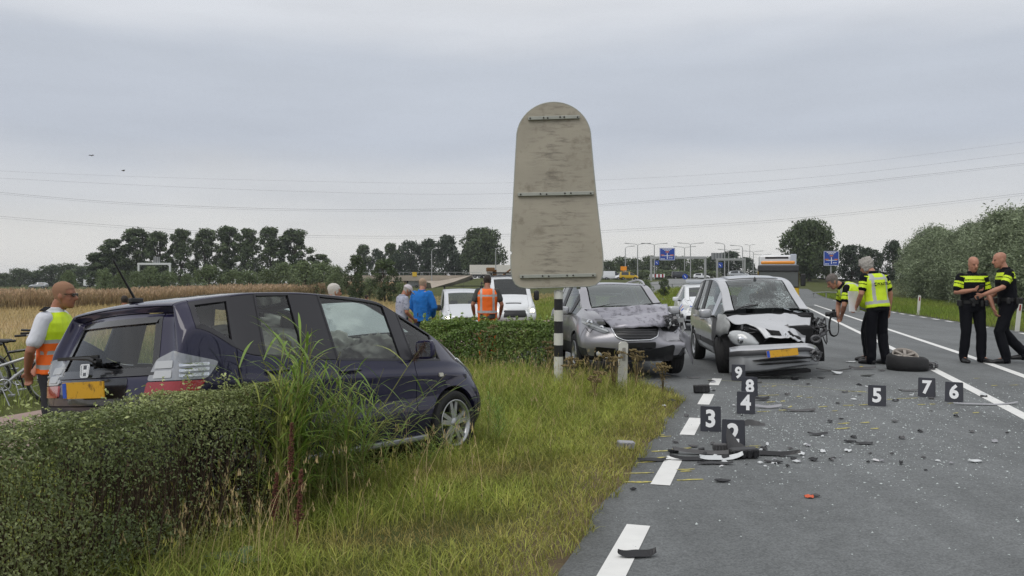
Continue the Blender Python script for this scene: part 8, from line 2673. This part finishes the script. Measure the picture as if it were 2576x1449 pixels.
# ------------------------------------------------------------------ two bicycles
def bicycle(name, label, x, y, rz, m_frame, ladies=False):
 root = thing(name, label, 'bicycle', (x, y, gz(x, y)), rz, rot=(R(5), 0, rz))
 r = .345
 for wx in (-.55, .55):
  b = MB(); b.tube([(wx + r * math.cos(a), 0, r + r * math.sin(a)) for a in [2 * PI * k / 32 for k in range(33)]], .022, 8, caps=False)
  w_ = b.build('wheel', rubber, root)
  q = MB(); q.tube([(wx + (r - .035) * math.cos(a), 0, r + (r - .035) * math.sin(a)) for a in [2 * PI * k / 32 for k in range(33)]], .010, 6, caps=False)
  for k in range(18):
   a = 2 * PI * k / 18; q.tube([(wx, .02 * (-1) ** k, r), (wx + (r - .03) * math.cos(a), 0, r + (r - .03) * math.sin(a))], .0022, 3, caps=False)
  q.lathe([(.02, -.04), (.025, 0), (.02, .04)], 8, 0, 'y', c=(wx, 0, r)); q.build('rim', alloy, w_)
  g = MB(); n = 12; vs = []
  for k in range(n + 1):
   a = R(20 + 150 * k / n); vs += [(wx + (r + .04) * math.cos(a), -.03, r + (r + .04) * math.sin(a)), (wx + (r + .04) * math.cos(a), .03, r + (r + .04) * math.sin(a))]
  g.add(vs, [(2 * k, 2 * k + 1, 2 * k + 3, 2 * k + 2) for k in range(n)]); g.build('mudguard', black_plastic, root)
 f = MB(); bb = (-.08, 0, .30); seat = (-.26, 0, .82); hd = (.36, 0, .86)
 f.tube([bb, seat], .019, 8); f.tube([bb, (.34, 0, .66)], .024, 8)
 f.tube([(-.22, 0, .55 if ladies else .72), (.35, 0, .74 if ladies else .80)], .022, 8)
 f.tube([(-.55, .05, r), bb], .012, 6); f.tube([(-.55, .05, r), (-.22, 0, .68)], .010, 6); f.tube([(-.55, -.05, r), bb], .012, 6)
 f.tube([hd, (.34, 0, .62)], .022, 8); f.tube([(.34, 0, .64), (.42, .05, .55), (.55, .05, r)], .013, 6); f.tube([(.34, 0, .64), (.42, -.05, .55), (.55, -.05, r)], .013, 6)
 f.tube([hd, (.33, 0, 1.04)], .014, 6); f.build('frame', m_frame, root)
 h = MB(); h.tube(spline([(.14, -.30, 1.06), (.28, -.24, 1.06), (.40, -.06, 1.06), (.40, .06, 1.06), (.28, .24, 1.06), (.14, .30, 1.06)], 20), .012, 6); h.build('handlebar', alloy, root)
 for s_ in (-1, 1): g = MB(); g.tube([(.24, s_ * .265, 1.06), (.10, s_ * .315, 1.06)], .018, 6); g.build('grip', black_plastic, root)
 s_ = MB(); s_.box((-.30, 0, .90), (.26, .16, .05), bev=.022, taper=.8); s_.box((-.18, 0, .90), (.16, .06, .04), bev=.015); s_.tube([(-.26, 0, .8), (-.285, 0, .89)], .014, 6); s_.build('saddle', black_plastic, root)
 c = MB(); c.lathe([(.095, -.004), (.095, .004), (.07, .004), (.07, -.004)], 20, 0, 'y', c=(bb[0], -.05, bb[2]), closed=True); c.tube([(bb[0], -.07, bb[2]), (bb[0] + .10, -.07, bb[2] - .13)], .010, 5); c.tube([(bb[0], .07, bb[2]), (bb[0] - .10, .07, bb[2] + .13)], .010, 5)
 c.box((bb[0] + .10, -.12, bb[2] - .14), (.09, .09, .02)); c.box((bb[0] - .10, .12, bb[2] + .14), (.09, .09, .02)); c.build('crank', alloy, root)
 k = MB(); k.tube([(-.12, -.03, .27), (.0, -.16, .0)], .010, 5); k.build('kick_stand', alloy, root)
 rk = MB(); rk.box((-.58, 0, .73), (.36, .14, .012)); rk.tube([(-.55, -.06, r), (-.62, -.06, .72)], .006, 4); rk.tube([(-.55, .06, r), (-.62, .06, .72)], .006, 4); rk.build('luggage_rack', black_plastic, root)
 return root
bike = mat('bike_silver', (.42, .43, .44), rough=.35, metal=.4)
x, y, _ = place(28, 12.6); bicycle('bicycle', 'silver bicycle with a low frame standing on the grass at the left edge', x, y, R(22), bike, True)
x, y, _ = place(62, 13.3); bicycle('bicycle', 'black-framed bicycle standing behind the silver one', x, y, R(8), black_p)

# ------------------------------------------------------------------ signs, gantries, lamp posts, flyover
pole_m = mat('pole_grey', (.36, .37, .37), rough=.5, metal=.3)
sign_blue = mat('sign_blue', (.012, .06, .36), rough=.45)
sign_white = mat('sign_white', (.75, .76, .78), rough=.5)
sign_orange = mat('sign_orange', (.62, .18, .03), rough=.5)
sign_rear = mat('sign_rear_grey', (.16, .17, .18), rough=.6)
def dir_sign_face(parent, w_, h_, M):
 """route sign: blue board, white edge, arrows, orange number boxes and two lines of place names as bars"""
 b = MB(); b.prism([(-w_ / 2, -h_ / 2), (w_ / 2, -h_ / 2), (w_ / 2, h_ / 2), (-w_ / 2, h_ / 2)], .06, M); o = b.build('sign_board', sign_blue, parent)
 t = MB(); k = M @ Matrix.Translation((0, 0, .06))
 def bar(x, y, a, c, tm=t): tm.prism([(x - a / 2, y - c / 2), (x + a / 2, y - c / 2), (x + a / 2, y + c / 2), (x - a / 2, y + c / 2)], .012, k)
 e = .025 * w_
 for s_ in (-1, 1): bar(s_ * (w_ / 2 - e), 0, e, h_ - e); bar(0, s_ * (h_ / 2 - e), w_ - e, e)
 bar(0, -.16 * h_, .05 * w_, .46 * h_); bar(-.18 * w_, -.13 * h_, .32 * w_, .045 * h_); bar(.18 * w_, -.13 * h_, .32 * w_, .045 * h_)
 for y_, ws in ((.40, (.13, .16, .10, .14)), (.31, (.10, .15, .09)), (-.30, (.10, .12)), (-.38, (.14, .10))):
  x_ = -sum(ws) * w_ / 2 - .01 * w_ * len(ws)
  if y_ == -.30: x_ = .10 * w_
  if y_ == -.38: x_ = -.42 * w_
  for a in ws: bar(x_ + a * w_ / 2, y_ * h_, a * w_, .05 * h_); x_ += (a + .02) * w_
 t.build('white_legend', sign_white, o)
 q = MB()
 for x_, y_ in ((0, .18), (-.30, -.08), (.30, -.08)): bar(x_ * w_, y_ * h_, .22 * w_, .09 * h_, q)
 q.build('route_numbers', sign_orange, o)
 return o
def facing(): return frame((0, 0, 0), (1, 0, 0), (0, 0, 1))
Yd = 150; x = (2090 - 1288) / 2150 * Yd; zg = gz(x, Yd); s_ = 2150 / Yd
sg = thing('direction_sign', 'blue direction sign on a single grey post beside the road on the right', 'sign', (x, Yd, zg))
b = MB(); b.lathe([(.13, 0), (.12, CAM_H + (712 - 640) / s_ - zg)], 10, 0); b.build('post', pole_m, sg)
dir_sign_face(sg, 39 / s_, 37 / s_, Matrix.Translation((0, -.2, CAM_H + (712 - 650) / s_ - zg)) @ facing())
def gantry(label, xl, xr, ytop, Yd, sign=None, back=None, col=pole_m):
 s_ = 2150 / Yd; xa, xb = (xl - 1288) / s_, (xr - 1288) / s_; xc = (xa + xb) / 2
 zg = gz(xc, Yd); zt = CAM_H + (712 - ytop) / s_ - zg
 g = thing('sign_gantry', label, 'gantry', (xc, Yd, zg))
 for xx in (xa, xb):
  b = MB(); zb = gz(xx, Yd) - zg - .1; b.box((xx - xc, 0, (zt + zb) / 2), (.42, .42, zt - zb), bev=.04); b.build('gantry_leg', col, g)
 b = MB(); b.box((0, 0, zt), (xb - xa + .5, .45, .5), bev=.05); b.build('gantry_beam', col, g)
 if sign:
  dir_sign_face(g, (sign[1] - sign[0]) / s_, (sign[3] - sign[2]) / s_, Matrix.Translation((((sign[0] + sign[1]) / 2 - 1288) / s_ - xc, -.4, CAM_H + (712 - (sign[2] + sign[3]) / 2) / s_ - zg)) @ facing())
 if back:
  b = MB(); cx, cz = ((back[0] + back[1]) / 2 - 1288) / s_ - xc, CAM_H + (712 - (back[2] + back[3]) / 2) / s_ - zg
  b.box((cx, .3, cz), ((back[1] - back[0]) / s_, .12, (back[3] - back[2]) / s_)); bo = b.build('sign_back', sign_rear, g)
  for k in range(4):
   q = MB(); q.box((cx + (k - 1.5) * (back[1] - back[0]) / s_ * .25, .18, cz), (.18, .12, (back[3] - back[2]) / s_ * .96)); q.build('stiffener', pole_m, bo)
 return g
gantry('wide grey gantry carrying a blue direction sign', 1638, 1774, 648, 175, sign=(1658, 1697, 624, 655))
gantry('grey gantry with the back of a dark sign on top', 1804, 1873, 653, 190, back=(1790, 1820, 636, 653))
gantry('pale gantry with a small sign back before the left tree row', 349, 428, 664, 210, back=(385, 402, 646, 662), col=mat('gantry_pale', (.62, .64, .64), rough=.5))

def lamp_post(px, ytop, Yd, arms, label, ln=2.4):
 s_ = 2150 / Yd; x = (px - 1288) / s_; zg = gz(x, Yd); zt = CAM_H + (712 - ytop) / s_ - zg
 t = thing('lamp_post', label, 'lamp post', (x, Yd, zg), group='street lamps by the roundabout')
 b = MB(); b.tube([(0, 0, -.1), (0, 0, zt * .5), (0, 0, zt - .6)], [.16, .13, .10], 8); b.build('pole', pole_m, t)
 for a in arms:
  q = MB(); q.tube(spline([(0, 0, zt - .65), (a * .25, 0, zt - .2), (a * ln * .6, 0, zt - .02), (a * ln, 0, zt + .06)], 10), .07, 6); q.build('arm', pole_m, t)
  h = MB(); h.box((a * (ln + .35), 0, zt + .08), (1.1, .36, .18), rot=(0, R(-4 * a), 0), bev=.05); h.build('lamp_head', pole_m, t)
lamp_post(1573, 620, 225, (1,), 'single-armed lamp post nearest the big sign, left of all the others', 1.6)
lamp_post(1604, 613, 215, (-1, 1), 'double-armed lamp post left of the blue gantry sign')
lamp_post(1646, 613, 215, (-1, 1), 'double-armed lamp post just left of the blue gantry sign, behind the gantry leg')
lamp_post(1612, 647, 330, (-1, 1), 'low distant double-armed lamp post left of the gantry')
lamp_post(1722, 621, 250, (-1, 1), 'fainter double-armed lamp post right of the blue gantry sign')
lamp_post(1737, 612, 215, (-1, 1), 'tall double-armed lamp post in the middle of the gantry')
lamp_post(1823, 612, 215, (-1,), 'single-armed lamp post by the dark sign back', 1.6)
lamp_post(1833, 628, 260, (-1, 1), 'double-armed lamp post just right of the dark sign back')
lamp_post(1868, 618, 225, (-1,), 'single-armed lamp post right of the second gantry', 2.4)
lamp_post(1886, 616, 330, (-1, 1), 'thin tall lamp post above the left of the recovery truck', 1.0)
lamp_post(1895, 632, 280, (-1, 1), 'double-armed lamp post behind the recovery truck, left one')
lamp_post(1918, 640, 330, (-1, 1), 'lowest lamp post with only its arms showing over the recovery truck')
lamp_post(1086, 626, 236, (1,), 'lamp post on the flyover in front of the dark trees', .9)
lamp_post(1247, 624, 236, (1,), 'lamp post on the flyover in front of the round willow', .9)

def small_sign(name, px, py, Yd, wpx, m, label, rnd=False, pole=True):
 s_ = 2150 / Yd; x = (px - 1288) / s_; zg = gz(x, Yd); zc = CAM_H + (712 - py) / s_ - zg; r = wpx / s_ / 2
 t = thing(name, label, 'sign', (x, Yd, zg))
 b = MB()
 M = Matrix.Translation((0, -.08, zc)) @ facing()
 poly = [(r * math.cos(2 * PI * k / 20), r * math.sin(2 * PI * k / 20)) for k in range(20)] if rnd else [(-r, -r), (r, -r), (r, r), (-r, r)]
 b.prism(poly, .04, M); o = b.build('sign_board', m, t)
 if m is sign_blue:
  q = MB(); q.prism([(-r * .12, -r * .5), (r * .12, -r * .5), (r * .12, r * .5), (-r * .12, r * .5)], .01, M @ Matrix.Translation((0, 0, .04)) @ Matrix.Rotation(R(40), 4, 'Z')); q.build('arrow', sign_white, o)
 p = MB(); p.tube([(0, 0, -.05), (0, 0, max(zc, .3))], .04, 6); p.build('post', pole_m, t)
small_sign('keep_right_sign', 1723, 696, 120, 14, sign_blue, 'small round blue sign on the grass island of the roundabout', True)
small_sign('blue_sign', 1811, 667, 190, 13, sign_blue, 'small square blue sign under the second gantry')
small_sign('blue_sign', 1652, 661, 230, 11, sign_blue, 'tiny blue sign on the roundabout hedge')
small_sign('blue_sign', 1940, 668, 200, 10, sign_blue, 'tiny blue sign at the right of the recovery truck cab')
small_sign('warning_sign', 1043, 690, 236, 11, yellow_p, 'small yellow warning sign on the flyover edge')
# board with red and white panels on the roundabout
Yd = 215; s_ = 2150 / Yd; x = (1653 - 1288) / s_; zg = gz(x, Yd)
bd = thing('chevron_board', 'low pale board with red bands in front of the roundabout hedge', 'barrier', (x, Yd, zg))
b = MB(); b.box((0, 0, 1.0), (3.8, .12, .8)); b.build('board', sign_white, bd)
for k in range(4): q = MB(); q.box((-1.4 + .93 * k, -.07, 1.0), (.4, .03, .8)); q.build('red_panel', lamp_red, bd)
for s2 in (-1.6, 1.6): q = MB(); q.box((s2, 0, .3), (.1, .1, .7)); q.build('leg', pole_m, bd)

# flyover: deck, parapet and paved abutment slope
conc = mat('flyover_concrete', (.36, .31, .25), rough=.85, var=.15, scale=.6, bump=.3, bscale=3)
Yd = 236; s_ = 2150 / Yd
def FP(px, py, dy=0.0): return ((px - 1288) / s_, Yd + dy, CAM_H + (712 - py) / s_)
fo = thing('flyover', 'pale concrete flyover with a paved slope, behind the man in blue', 'bridge', (FP(1080, 700)[0], Yd, 0))
def rel(p): return (p[0] - fo.location.x, p[1] - fo.location.y, p[2])
b = MB(); c = rel(FP(1058, 700)); b.box((c[0] - 6, 5, c[2] + .05), (40, 10, 1.5)); b.build('deck', conc, fo)
b = MB()
pts = [rel(FP(1056, 706, -.3)), rel(FP(1105, 706, -.3)), rel(FP(1188, 692, -.3)), rel(FP(1150, 708, -8)), rel(FP(1098, 724, -14)), rel(FP(1088, 712, -6))]
b.add(pts + [(p[0], p[1] + 6, p[2] - 2.5) for p in pts], [(0, 1, 4, 5), (1, 2, 3, 4), (0, 5, 11, 6), (5, 4, 10, 11), (4, 3, 9, 10), (3, 2, 8, 9)]); b.build('paved_slope', conc, fo)
for k in range(18):
 q = MB(); q.box((c[0] - 24 + 2.4 * k, .2, c[2] + 1.25), (.08, .08, .9)); q.build('railing_post', pole_m, fo)
q = MB(); q.box((c[0] - 4, .2, c[2] + 1.65), (41, .07, .10)); q.build('railing', pole_m, fo)
gr = thing('guard_rail', 'low grey guard rail running across in front of the roundabout', 'guard rail', (13.5, 92, gz(13.5, 92)))
b = MB(); pts = [(k * 1.3, k * .25, gz(13.5 + k * 1.3, 92 + k * .25) - gz(13.5, 92)) for k in range(8)]
b.tube([(p[0], p[1], p[2] + .62) for p in pts], .16, 6, flat=.35); b.build('rail', pole_m, gr)
for p in pts[::1]: q = MB(); q.box((p[0], p[1] + .08, p[2] + .28), (.1, .1, .6)); q.build('rail_post', pole_m, gr)

gr = thing('guard_rail', 'short low grey guard rail at the far right road edge behind the bending officer', 'guard rail', (32.5, 88, gz(32.5, 88)))
b = MB(); b.tube([(-1.6, 0, .5), (0, .4, .55), (1.9, .8, .5)], .15, 6, flat=.35); b.build('rail', pole_m, gr)
for q_ in (-1.4, 0, 1.6): q = MB(); q.box((q_, .2 + .22 * q_ + .2, .22), (.1, .1, .55)); q.build('rail_post', pole_m, gr)

# ------------------------------------------------------------------ overhead wires and two birds
wire_m = mat('wire_grey', (.10, .10, .11), rough=.7)
def wire(pts, r, label, Yd=95.0):
 W_ = [px2w(px, py, Yd) for px, py in pts]
 c = W_[len(W_) // 2]
 b = MB(); b.tube([p - c for p in spline(W_, 60)], r, 4, caps=False)
 o = b.build('power_line', wire_m); o.location = c
 tag(o, label, 'power line', group='overhead power lines')
wl = [(-300, 452), (0, 484), (350, 512), (800, 527), (1285, 523), (1515, 514), (2000, 474), (2576, 411), (2900, 372)]
wire(wl, .010, 'main thick overhead line crossing behind the middle of the big sign')
wire([(x, y + 4) for x, y in wl], .007, 'overhead line just beneath the main thick one')
wl = [(-300, 512), (0, 544), (500, 581), (900, 594), (1285, 589), (1515, 580), (2000, 549), (2576, 486), (2900, 446)]
wire(wl, .010, 'lowest thick overhead line, just above the tree tops')
wire([(x, y + 5) for x, y in wl], .007, 'overhead line just beneath the lowest thick one')
wire([(-300, 404), (0, 430), (600, 452), (1285, 460), (2000, 424), (2576, 357), (2900, 318)], .006, 'faint uppermost overhead line')
wire([(-300, 424), (0, 448), (700, 480), (1285, 487), (2000, 450), (2576, 385), (2900, 345)], .007, 'faint overhead line, second from the top')
for px, py, lb in ((231, 392, 'upper of two tiny birds in the sky at the left'), (311, 430, 'lower of two tiny birds in the sky at the left')):
 p = px2w(px, py, 70)
 t = thing('bird', lb, 'bird', p[:], random.uniform(0, 3))
 b = MB(); b.lathe([(0, -.11), (.03, -.06), (.04, 0), (.03, .06), (0, .12)], 8, 0, 'x'); b.build('body', hair_dark, t)
 for s_ in (-1, 1):
  q = MB(); q.add([(.04, 0, .02), (-.05, 0, .02), (-.06, s_ * .14, .08), (.0, s_ * .26, .02), (.03, s_ * .13, .09), (.04, 0, .01), (-.05, 0, .01), (-.06, s_ * .14, .072), (.0, s_ * .26, .014), (.03, s_ * .13, .08)], [(0, 1, 2, 3, 4), (9, 8, 7, 6, 5)]); q.build('wing', hair_dark, t)
# ------------------------------------------------------------------ trees and bushes
tree_leaf = mat('tree_leaf', (.05, .07, .03), rough=.55, attr='tint', transl=.22, spec=.3)
bark = mat('tree_bark', (.07, .058, .045), rough=.95, var=.3, scale=6)
def tree_proto(seed, height, radius, base, kind, n_blob, n_leaf, leaf, cols):
 """returns meshes (trunk, crown) of one tree whose foot is at the origin"""
 r_ = np.random.default_rng(seed); pr = random.Random(seed)
 C_ = []; rad = []
 for k in range(n_blob):
  t = (k + .5) / n_blob
  z = base + (height - base) * (t ** .9)
  f = (z - base) / (height - base)
  if kind == 'tall': env = radius * max(.62 if f < .6 else 0, math.sin(PI * min(1, f * .80 + .16)) ** .6)
  elif kind == 'round': env = radius * math.sqrt(max(.05, 1 - (2 * f - .95) ** 2))
  elif kind == 'bush': env = radius * math.sqrt(max(.06, 1 - (f * 1.02) ** 2.2))
  else: env = radius * (math.sin(PI * min(1, f * .80 + .18)) ** .8)
  a = k * 2.399 + pr.uniform(-.6, .6); q = env * math.sqrt(pr.random()) * .92
  br = radius * pr.uniform(.20, .36) * (1 if kind != 'tall' else .95)
  if kind == 'bush': br = radius * pr.uniform(.25, .42)
  C_.append((q * math.cos(a), q * math.sin(a), min(z, height - br * .7))); rad.append(br)
 C_ = np.array(C_); rad = np.array(rad)
 pick = r_.choice(n_blob, n_leaf, p=rad ** 2 / (rad ** 2).sum())
 d = r_.normal(size=(n_leaf, 3)); d /= np.linalg.norm(d, axis=1, keepdims=True)
 rr = rad[pick] * (.45 + .62 * r_.uniform(0, 1, n_leaf) ** .6) * (1 + .25 * r_.normal(size=n_leaf) * .5)
 P = C_[pick] + d * rr[:, None] * np.array([1, 1, .88])
 if kind == 'willow':      # feathery upright sprays
  P[:, 2] += r_.exponential(.20, n_leaf) * (r_.uniform(0, 1, n_leaf) < .4)
 P = P[P[:, 2] > max(.05, base * .45)]; n = len(P); pick = pick[:n]
 Nn = d[:n] * .55 + r_.normal(0, .55, (n, 3)) + np.array([0, 0, .35]); Nn /= np.linalg.norm(Nn, axis=1, keepdims=True)
 bt = r_.uniform(.72, 1.28, n_blob)[pick[:n]]
 mixv = np.clip(r_.uniform(0, 1, n_blob)[pick[:n]] * .6 + r_.uniform(0, 1, n) * .4, 0, 1)[:, None]
 col = (np.array(cols[0]) * (1 - mixv) + np.array(cols[1]) * mixv) * bt[:, None] * r_.uniform(.7, 1.3, n)[:, None]
 V, F, C = leaf_cloud(P, Nn, r_.uniform(.6, 1.3, n) * leaf, .34 if kind == 'willow' else .5, col, .15)
 crown = npmesh('crown', V, F, [tree_leaf], col=C)
 b = MB(); tr = radius * .055 + height * .008
 top = Vector((pr.uniform(-.3, .3), pr.uniform(-.3, .3), height * .82))
 tk = [Vector((0, 0, -.3)), Vector((0, 0, height * .12)), Vector((top.x * .3, top.y * .3, height * .4)), top]
 b.tube(spline(tk, 10), [tr * (1.25 - 1.1 * k / 9) for k in range(10)], 7)
 for k in r_.choice(n_blob, min(n_blob, 14), replace=False):
  e = Vector(C_[k]); z0 = max(base * .5, e.z * .55 - .2); s_ = Vector((top.x * z0 / height, top.y * z0 / height, z0))
  b.tube(spline([s_, s_.lerp(e, .5) + Vector((0, 0, .1 * radius)), e], 6), [tr * .45, tr * .38, tr * .30, tr * .22, tr * .15, tr * .08], 5)
 return b.mesh('trunk', bark, True), crown
PROTO = {}
def T(kind, k): return PROTO[kind][k % len(PROTO[kind])]
dk = ((.070, .105, .048), (.135, .175, .080)); md = ((.060, .092, .042), (.115, .150, .068)); wl_ = ((.155, .200, .115), (.340, .395, .250)); bs = ((.105, .150, .066), (.215, .260, .130)); vd = ((.044, .068, .042), (.078, .105, .060))
PROTO['tall'] = [tree_proto(10 + k, 14, 3.3, 1.5, 'tall', 48, 7000, .27, dk) for k in range(3)]
PROTO['dark'] = [tree_proto(20 + k, 11, 4.6, .8, 'round', 26, 4200, .34, vd) for k in range(3)]
PROTO['round'] = [tree_proto(30 + k, 11, 6.5, 1.2, 'round', 64, 14000, .33, md) for k in range(2)]
PROTO['bush'] = [tree_proto(40 + k, 3.6, 2.1, .05, 'bush', 24, 3000, .13, bs) for k in range(4)]
PROTO['sapling'] = [tree_proto(50 + k, 5.2, 1.7, .4, 'tall', 30, 3600, .13, ((.055, .085, .036), (.105, .140, .062))) for k in range(2)]
PROTO['willow'] = [tree_proto(60 + k, 8.0, 3.4, .10, 'willow', 64, 21000, .135, wl_) for k in range(4)]
PROTO['wood'] = [tree_proto(70 + k, 7.5, 4.2, .2, 'bush', 24, 2600, .32, md) for k in range(3)]
NAT = {'tall': (14, 3.3), 'dark': (11, 4.6), 'round': (11, 6.5), 'bush': (3.6, 2.1), 'sapling': (5.2, 1.7), 'willow': (8.0, 3.4), 'wood': (7.5, 4.2)}
def tree(px, ytop, Yd, kind, k, label, wpx=None, group=None, name='tree', cat='tree', rz=None):
 """px, ytop: where the top shows; Yd: its distance; wpx: how wide the crown shows"""
 s_ = 2150 / Yd; x = (px - 1288) / s_; zg = gz(x, Yd)
 h = CAM_H + (712 - ytop) / s_ - zg
 H0, R0 = NAT[kind]; sz = h / H0; sx = (wpx / s_ / 2 / R0) if wpx else sz
 t = thing(name, label, cat, (x, Yd, zg), group=group); t.scale = (sx, sx, sz); t.rotation_euler = (0, 0, random.uniform(0, 6.28) if rz is None else rz)
 tk, cr = T(kind, k)
 meshobj('trunk', tk, t); meshobj('crown', cr, t)
 return t
random.seed(3)
ordn = ['first', 'second', 'third', 'fourth', 'fifth', 'sixth', 'seventh', 'eighth', 'ninth', 'tenth', 'eleventh', 'twelfth', 'thirteenth', 'fourteenth', 'fifteenth', 'sixteenth']
for k, (px, yt, w_) in enumerate(((245, 636, 70), (286, 603, 84), (344, 576, 84), (398, 584, 66), (454, 577, 66), (516, 577, 70), (572, 570, 74), (622, 576, 66), (680, 573, 70), (742, 578, 84), (806, 640, 62))):
 tree(px, yt, 222 + random.uniform(-5, 5), 'tall', k, ordn[k] + ' tree from the left in the tall row on the left horizon', w_ * 1.08, 'row of tall trees on the left horizon')
for k, (px, yt, w_) in enumerate(((12, 688, 60), (50, 676, 56), (92, 682, 60), (130, 668, 64), (172, 664, 66), (212, 670, 60), (262, 660, 70), (320, 655, 80), (385, 660, 80))):
 tree(px, yt, 300 + random.uniform(-8, 8), 'wood', k, ordn[k] + ' from the left of the low dark trees behind the camper van', w_ * 1.25, 'low wood at the far left', )
for k, (px, yt, w_) in enumerate(((172, 681, 42), (262, 677, 44), (305, 684, 40), (343, 684, 44), (378, 672, 62), (425, 684, 50), (470, 690, 46), (525, 668, 74), (585, 680, 56), (628, 682, 58), (668, 678, 52), (715, 662, 70), (768, 658, 74), (812, 662, 70), (850, 672, 50))):
 tree(px, yt, 118 + random.uniform(-6, 6), 'bush', k, ordn[k] + ' grey-green willow bush from the left behind the reed bed', w_ * 1.15, 'willow bushes behind the reeds', 'bush', 'bush')
tree(894, 643, 92, 'sapling', 0, 'slim young tree behind the balding man, left of its taller twin', 62, name='tree')
tree(968, 652, 88, 'sapling', 1, 'young tree left of the man in the cap, in front of the flyover', 74, name='tree')
tree(845, 690, 105, 'bush', 2, 'low bush between the willow bushes and the slim young tree', 60, name='bush', cat='bush')
tree(930, 700, 100, 'bush', 1, 'low bush between the two young trees', 56, name='bush', cat='bush')
tree(1010, 712, 84, 'bush', 3, 'low bush right of the young tree behind the man in the cap', 44, name='bush', cat='bush')
for k, (px, yt, w_, kd) in enumerate(((915, 616, 40, 'tall'), (950, 628, 40, 'dark'), (985, 613, 42, 'tall'), (1030, 608, 66, 'dark'), (1075, 604, 66, 'dark'), (1122, 594, 80, 'dark'), (1000, 640, 56, 'dark'), (1150, 640, 54, 'dark'))):
 tree(px, yt, 285 + random.uniform(-8, 8), kd, k, ordn[k] + ' dark tree from the left in the clump behind the flyover' if kd == 'dark' else ('thin gappy dark tree at the left end of the clump behind the flyover' if px < 930 else 'gappy tree with a forked top inside the dark clump behind the flyover'), w_ * 1.15, 'dark trees behind the flyover')
tree(1212, 577, 262, 'round', 0, 'big round willow above the white lorry, left of the big sign', 122)
for k, (px, yt, w_) in enumerate(((1530, 656, 50), (1562, 648, 54), (1598, 652, 56), (1636, 645, 56), (1676, 650, 56), (1712, 648, 60), (1752, 650, 56), (1788, 648, 50))):
 tree(px, yt, 300 + random.uniform(-10, 10), 'wood', k + 1, ordn[k] + ' from the left of the low trees behind the roundabout', w_ * 1.3, 'low trees behind the roundabout')
tree(1832, 634, 290, 'dark', 1, 'dark rounded tree behind the second gantry', 92)
tree(1876, 648, 300, 'dark', 2, 'smaller dark tree between the second gantry and the recovery truck', 56)
for k, (px, w_) in enumerate(((1600, 150), (1690, 130), (1770, 110))):
 tree(px, 680, 232, 'bush', k, ('left' if k == 0 else 'middle' if k == 1 else 'right') + ' clipped hedge bush on the roundabout', w_, None, 'bush', 'bush')
tree(1625, 705, 70, 'bush', 0, 'small bush just behind the roof of the crumpled crossover', 40, name='bush', cat='bush')
tree(1672, 700, 74, 'sapling', 1, 'thin upright bush between the two silver cars', 30, name='bush', cat='bush')
tree(2036, 559, 190, 'round', 1, 'large dense round tree behind the recovery truck', 136)
tree(2142, 618, 200, 'dark', 0, 'dark tree right of the blue direction sign', 86)
tree(2186, 625, 195, 'dark', 1, 'dark tree behind the grey-haired officer', 70)
tree(2246, 606, 185, 'dark', 2, 'dark tree standing up behind the far end of the willow row', 66)
for px, yt, w_ in ((1975, 655, 60), (2085, 668, 60), (2000, 672, 60)):
 tree(px, yt, 205, 'wood', 1, 'low trees below the large round tree behind the recovery truck', w_, 'low trees below the large round tree')
# the willow row along the right verge
wr = []
for k in range(17):
 v = 128 - 5.2 * k; u = 19.5 + random.uniform(-1.0, 1.0)
 x, y, _ = uv(u, v); wr.append((x, y))
 h = random.uniform(6.9, 8.7) * (1.0 if k < 11 else .95)
 t = thing('willow_tree', ordn[min(k, 15)] + ' silver-green willow from the far end of the row on the right verge', 'tree', (x, y, gz(x, y)), random.uniform(0, 6.28), 'willow row on the right verge')
 s_ = h / 8.0; t.scale = (s_ * 1.12, s_ * 1.12, s_)
 tk, cr = T('willow', k); meshobj('trunk', tk, t); meshobj('crown', cr, t)
 t['label'] = ordn[k] + ' silver-green willow from the far end of the row on the right verge' if k < 16 else 'nearest willow of the row, at the right edge'
for k in range(9):
 v = 124 - 8.5 * k; u = 26 + random.uniform(-1.5, 1.5); x, y, _ = uv(u, v)
 t = thing('willow_tree', 'willow in the second line behind the row on the right verge', 'tree', (x, y, gz(x, y)), random.uniform(0, 6.28), 'second willow line on the right verge')
 s_ = random.uniform(1.1, 1.3); t.scale = (s_ * 1.1, s_ * 1.1, s_)
 tk, cr = T('willow', k + 2); meshobj('trunk', tk, t); meshobj('crown', cr, t)
# ------------------------------------------------------------------ the air
hz = bpy.data.materials.new('air'); hz.use_nodes = True
hz.node_tree.nodes.remove(hz.node_tree.nodes['Principled BSDF'])
pv = hz.node_tree.nodes.new('ShaderNodeVolumePrincipled')
pv.inputs['Color'].default_value = (.86, .90, .96, 1); pv.inputs['Density'].default_value = 0.00022; pv.inputs['Anisotropy'].default_value = 0.0
hz.node_tree.links.new(pv.outputs[0], hz.node_tree.nodes['Material Output'].inputs['Volume'])
b = MB(); b.box((0, 1000, 19), (3600, 3400, 46))
ho = b.build('haze', hz); ho['kind'] = 'stuff'
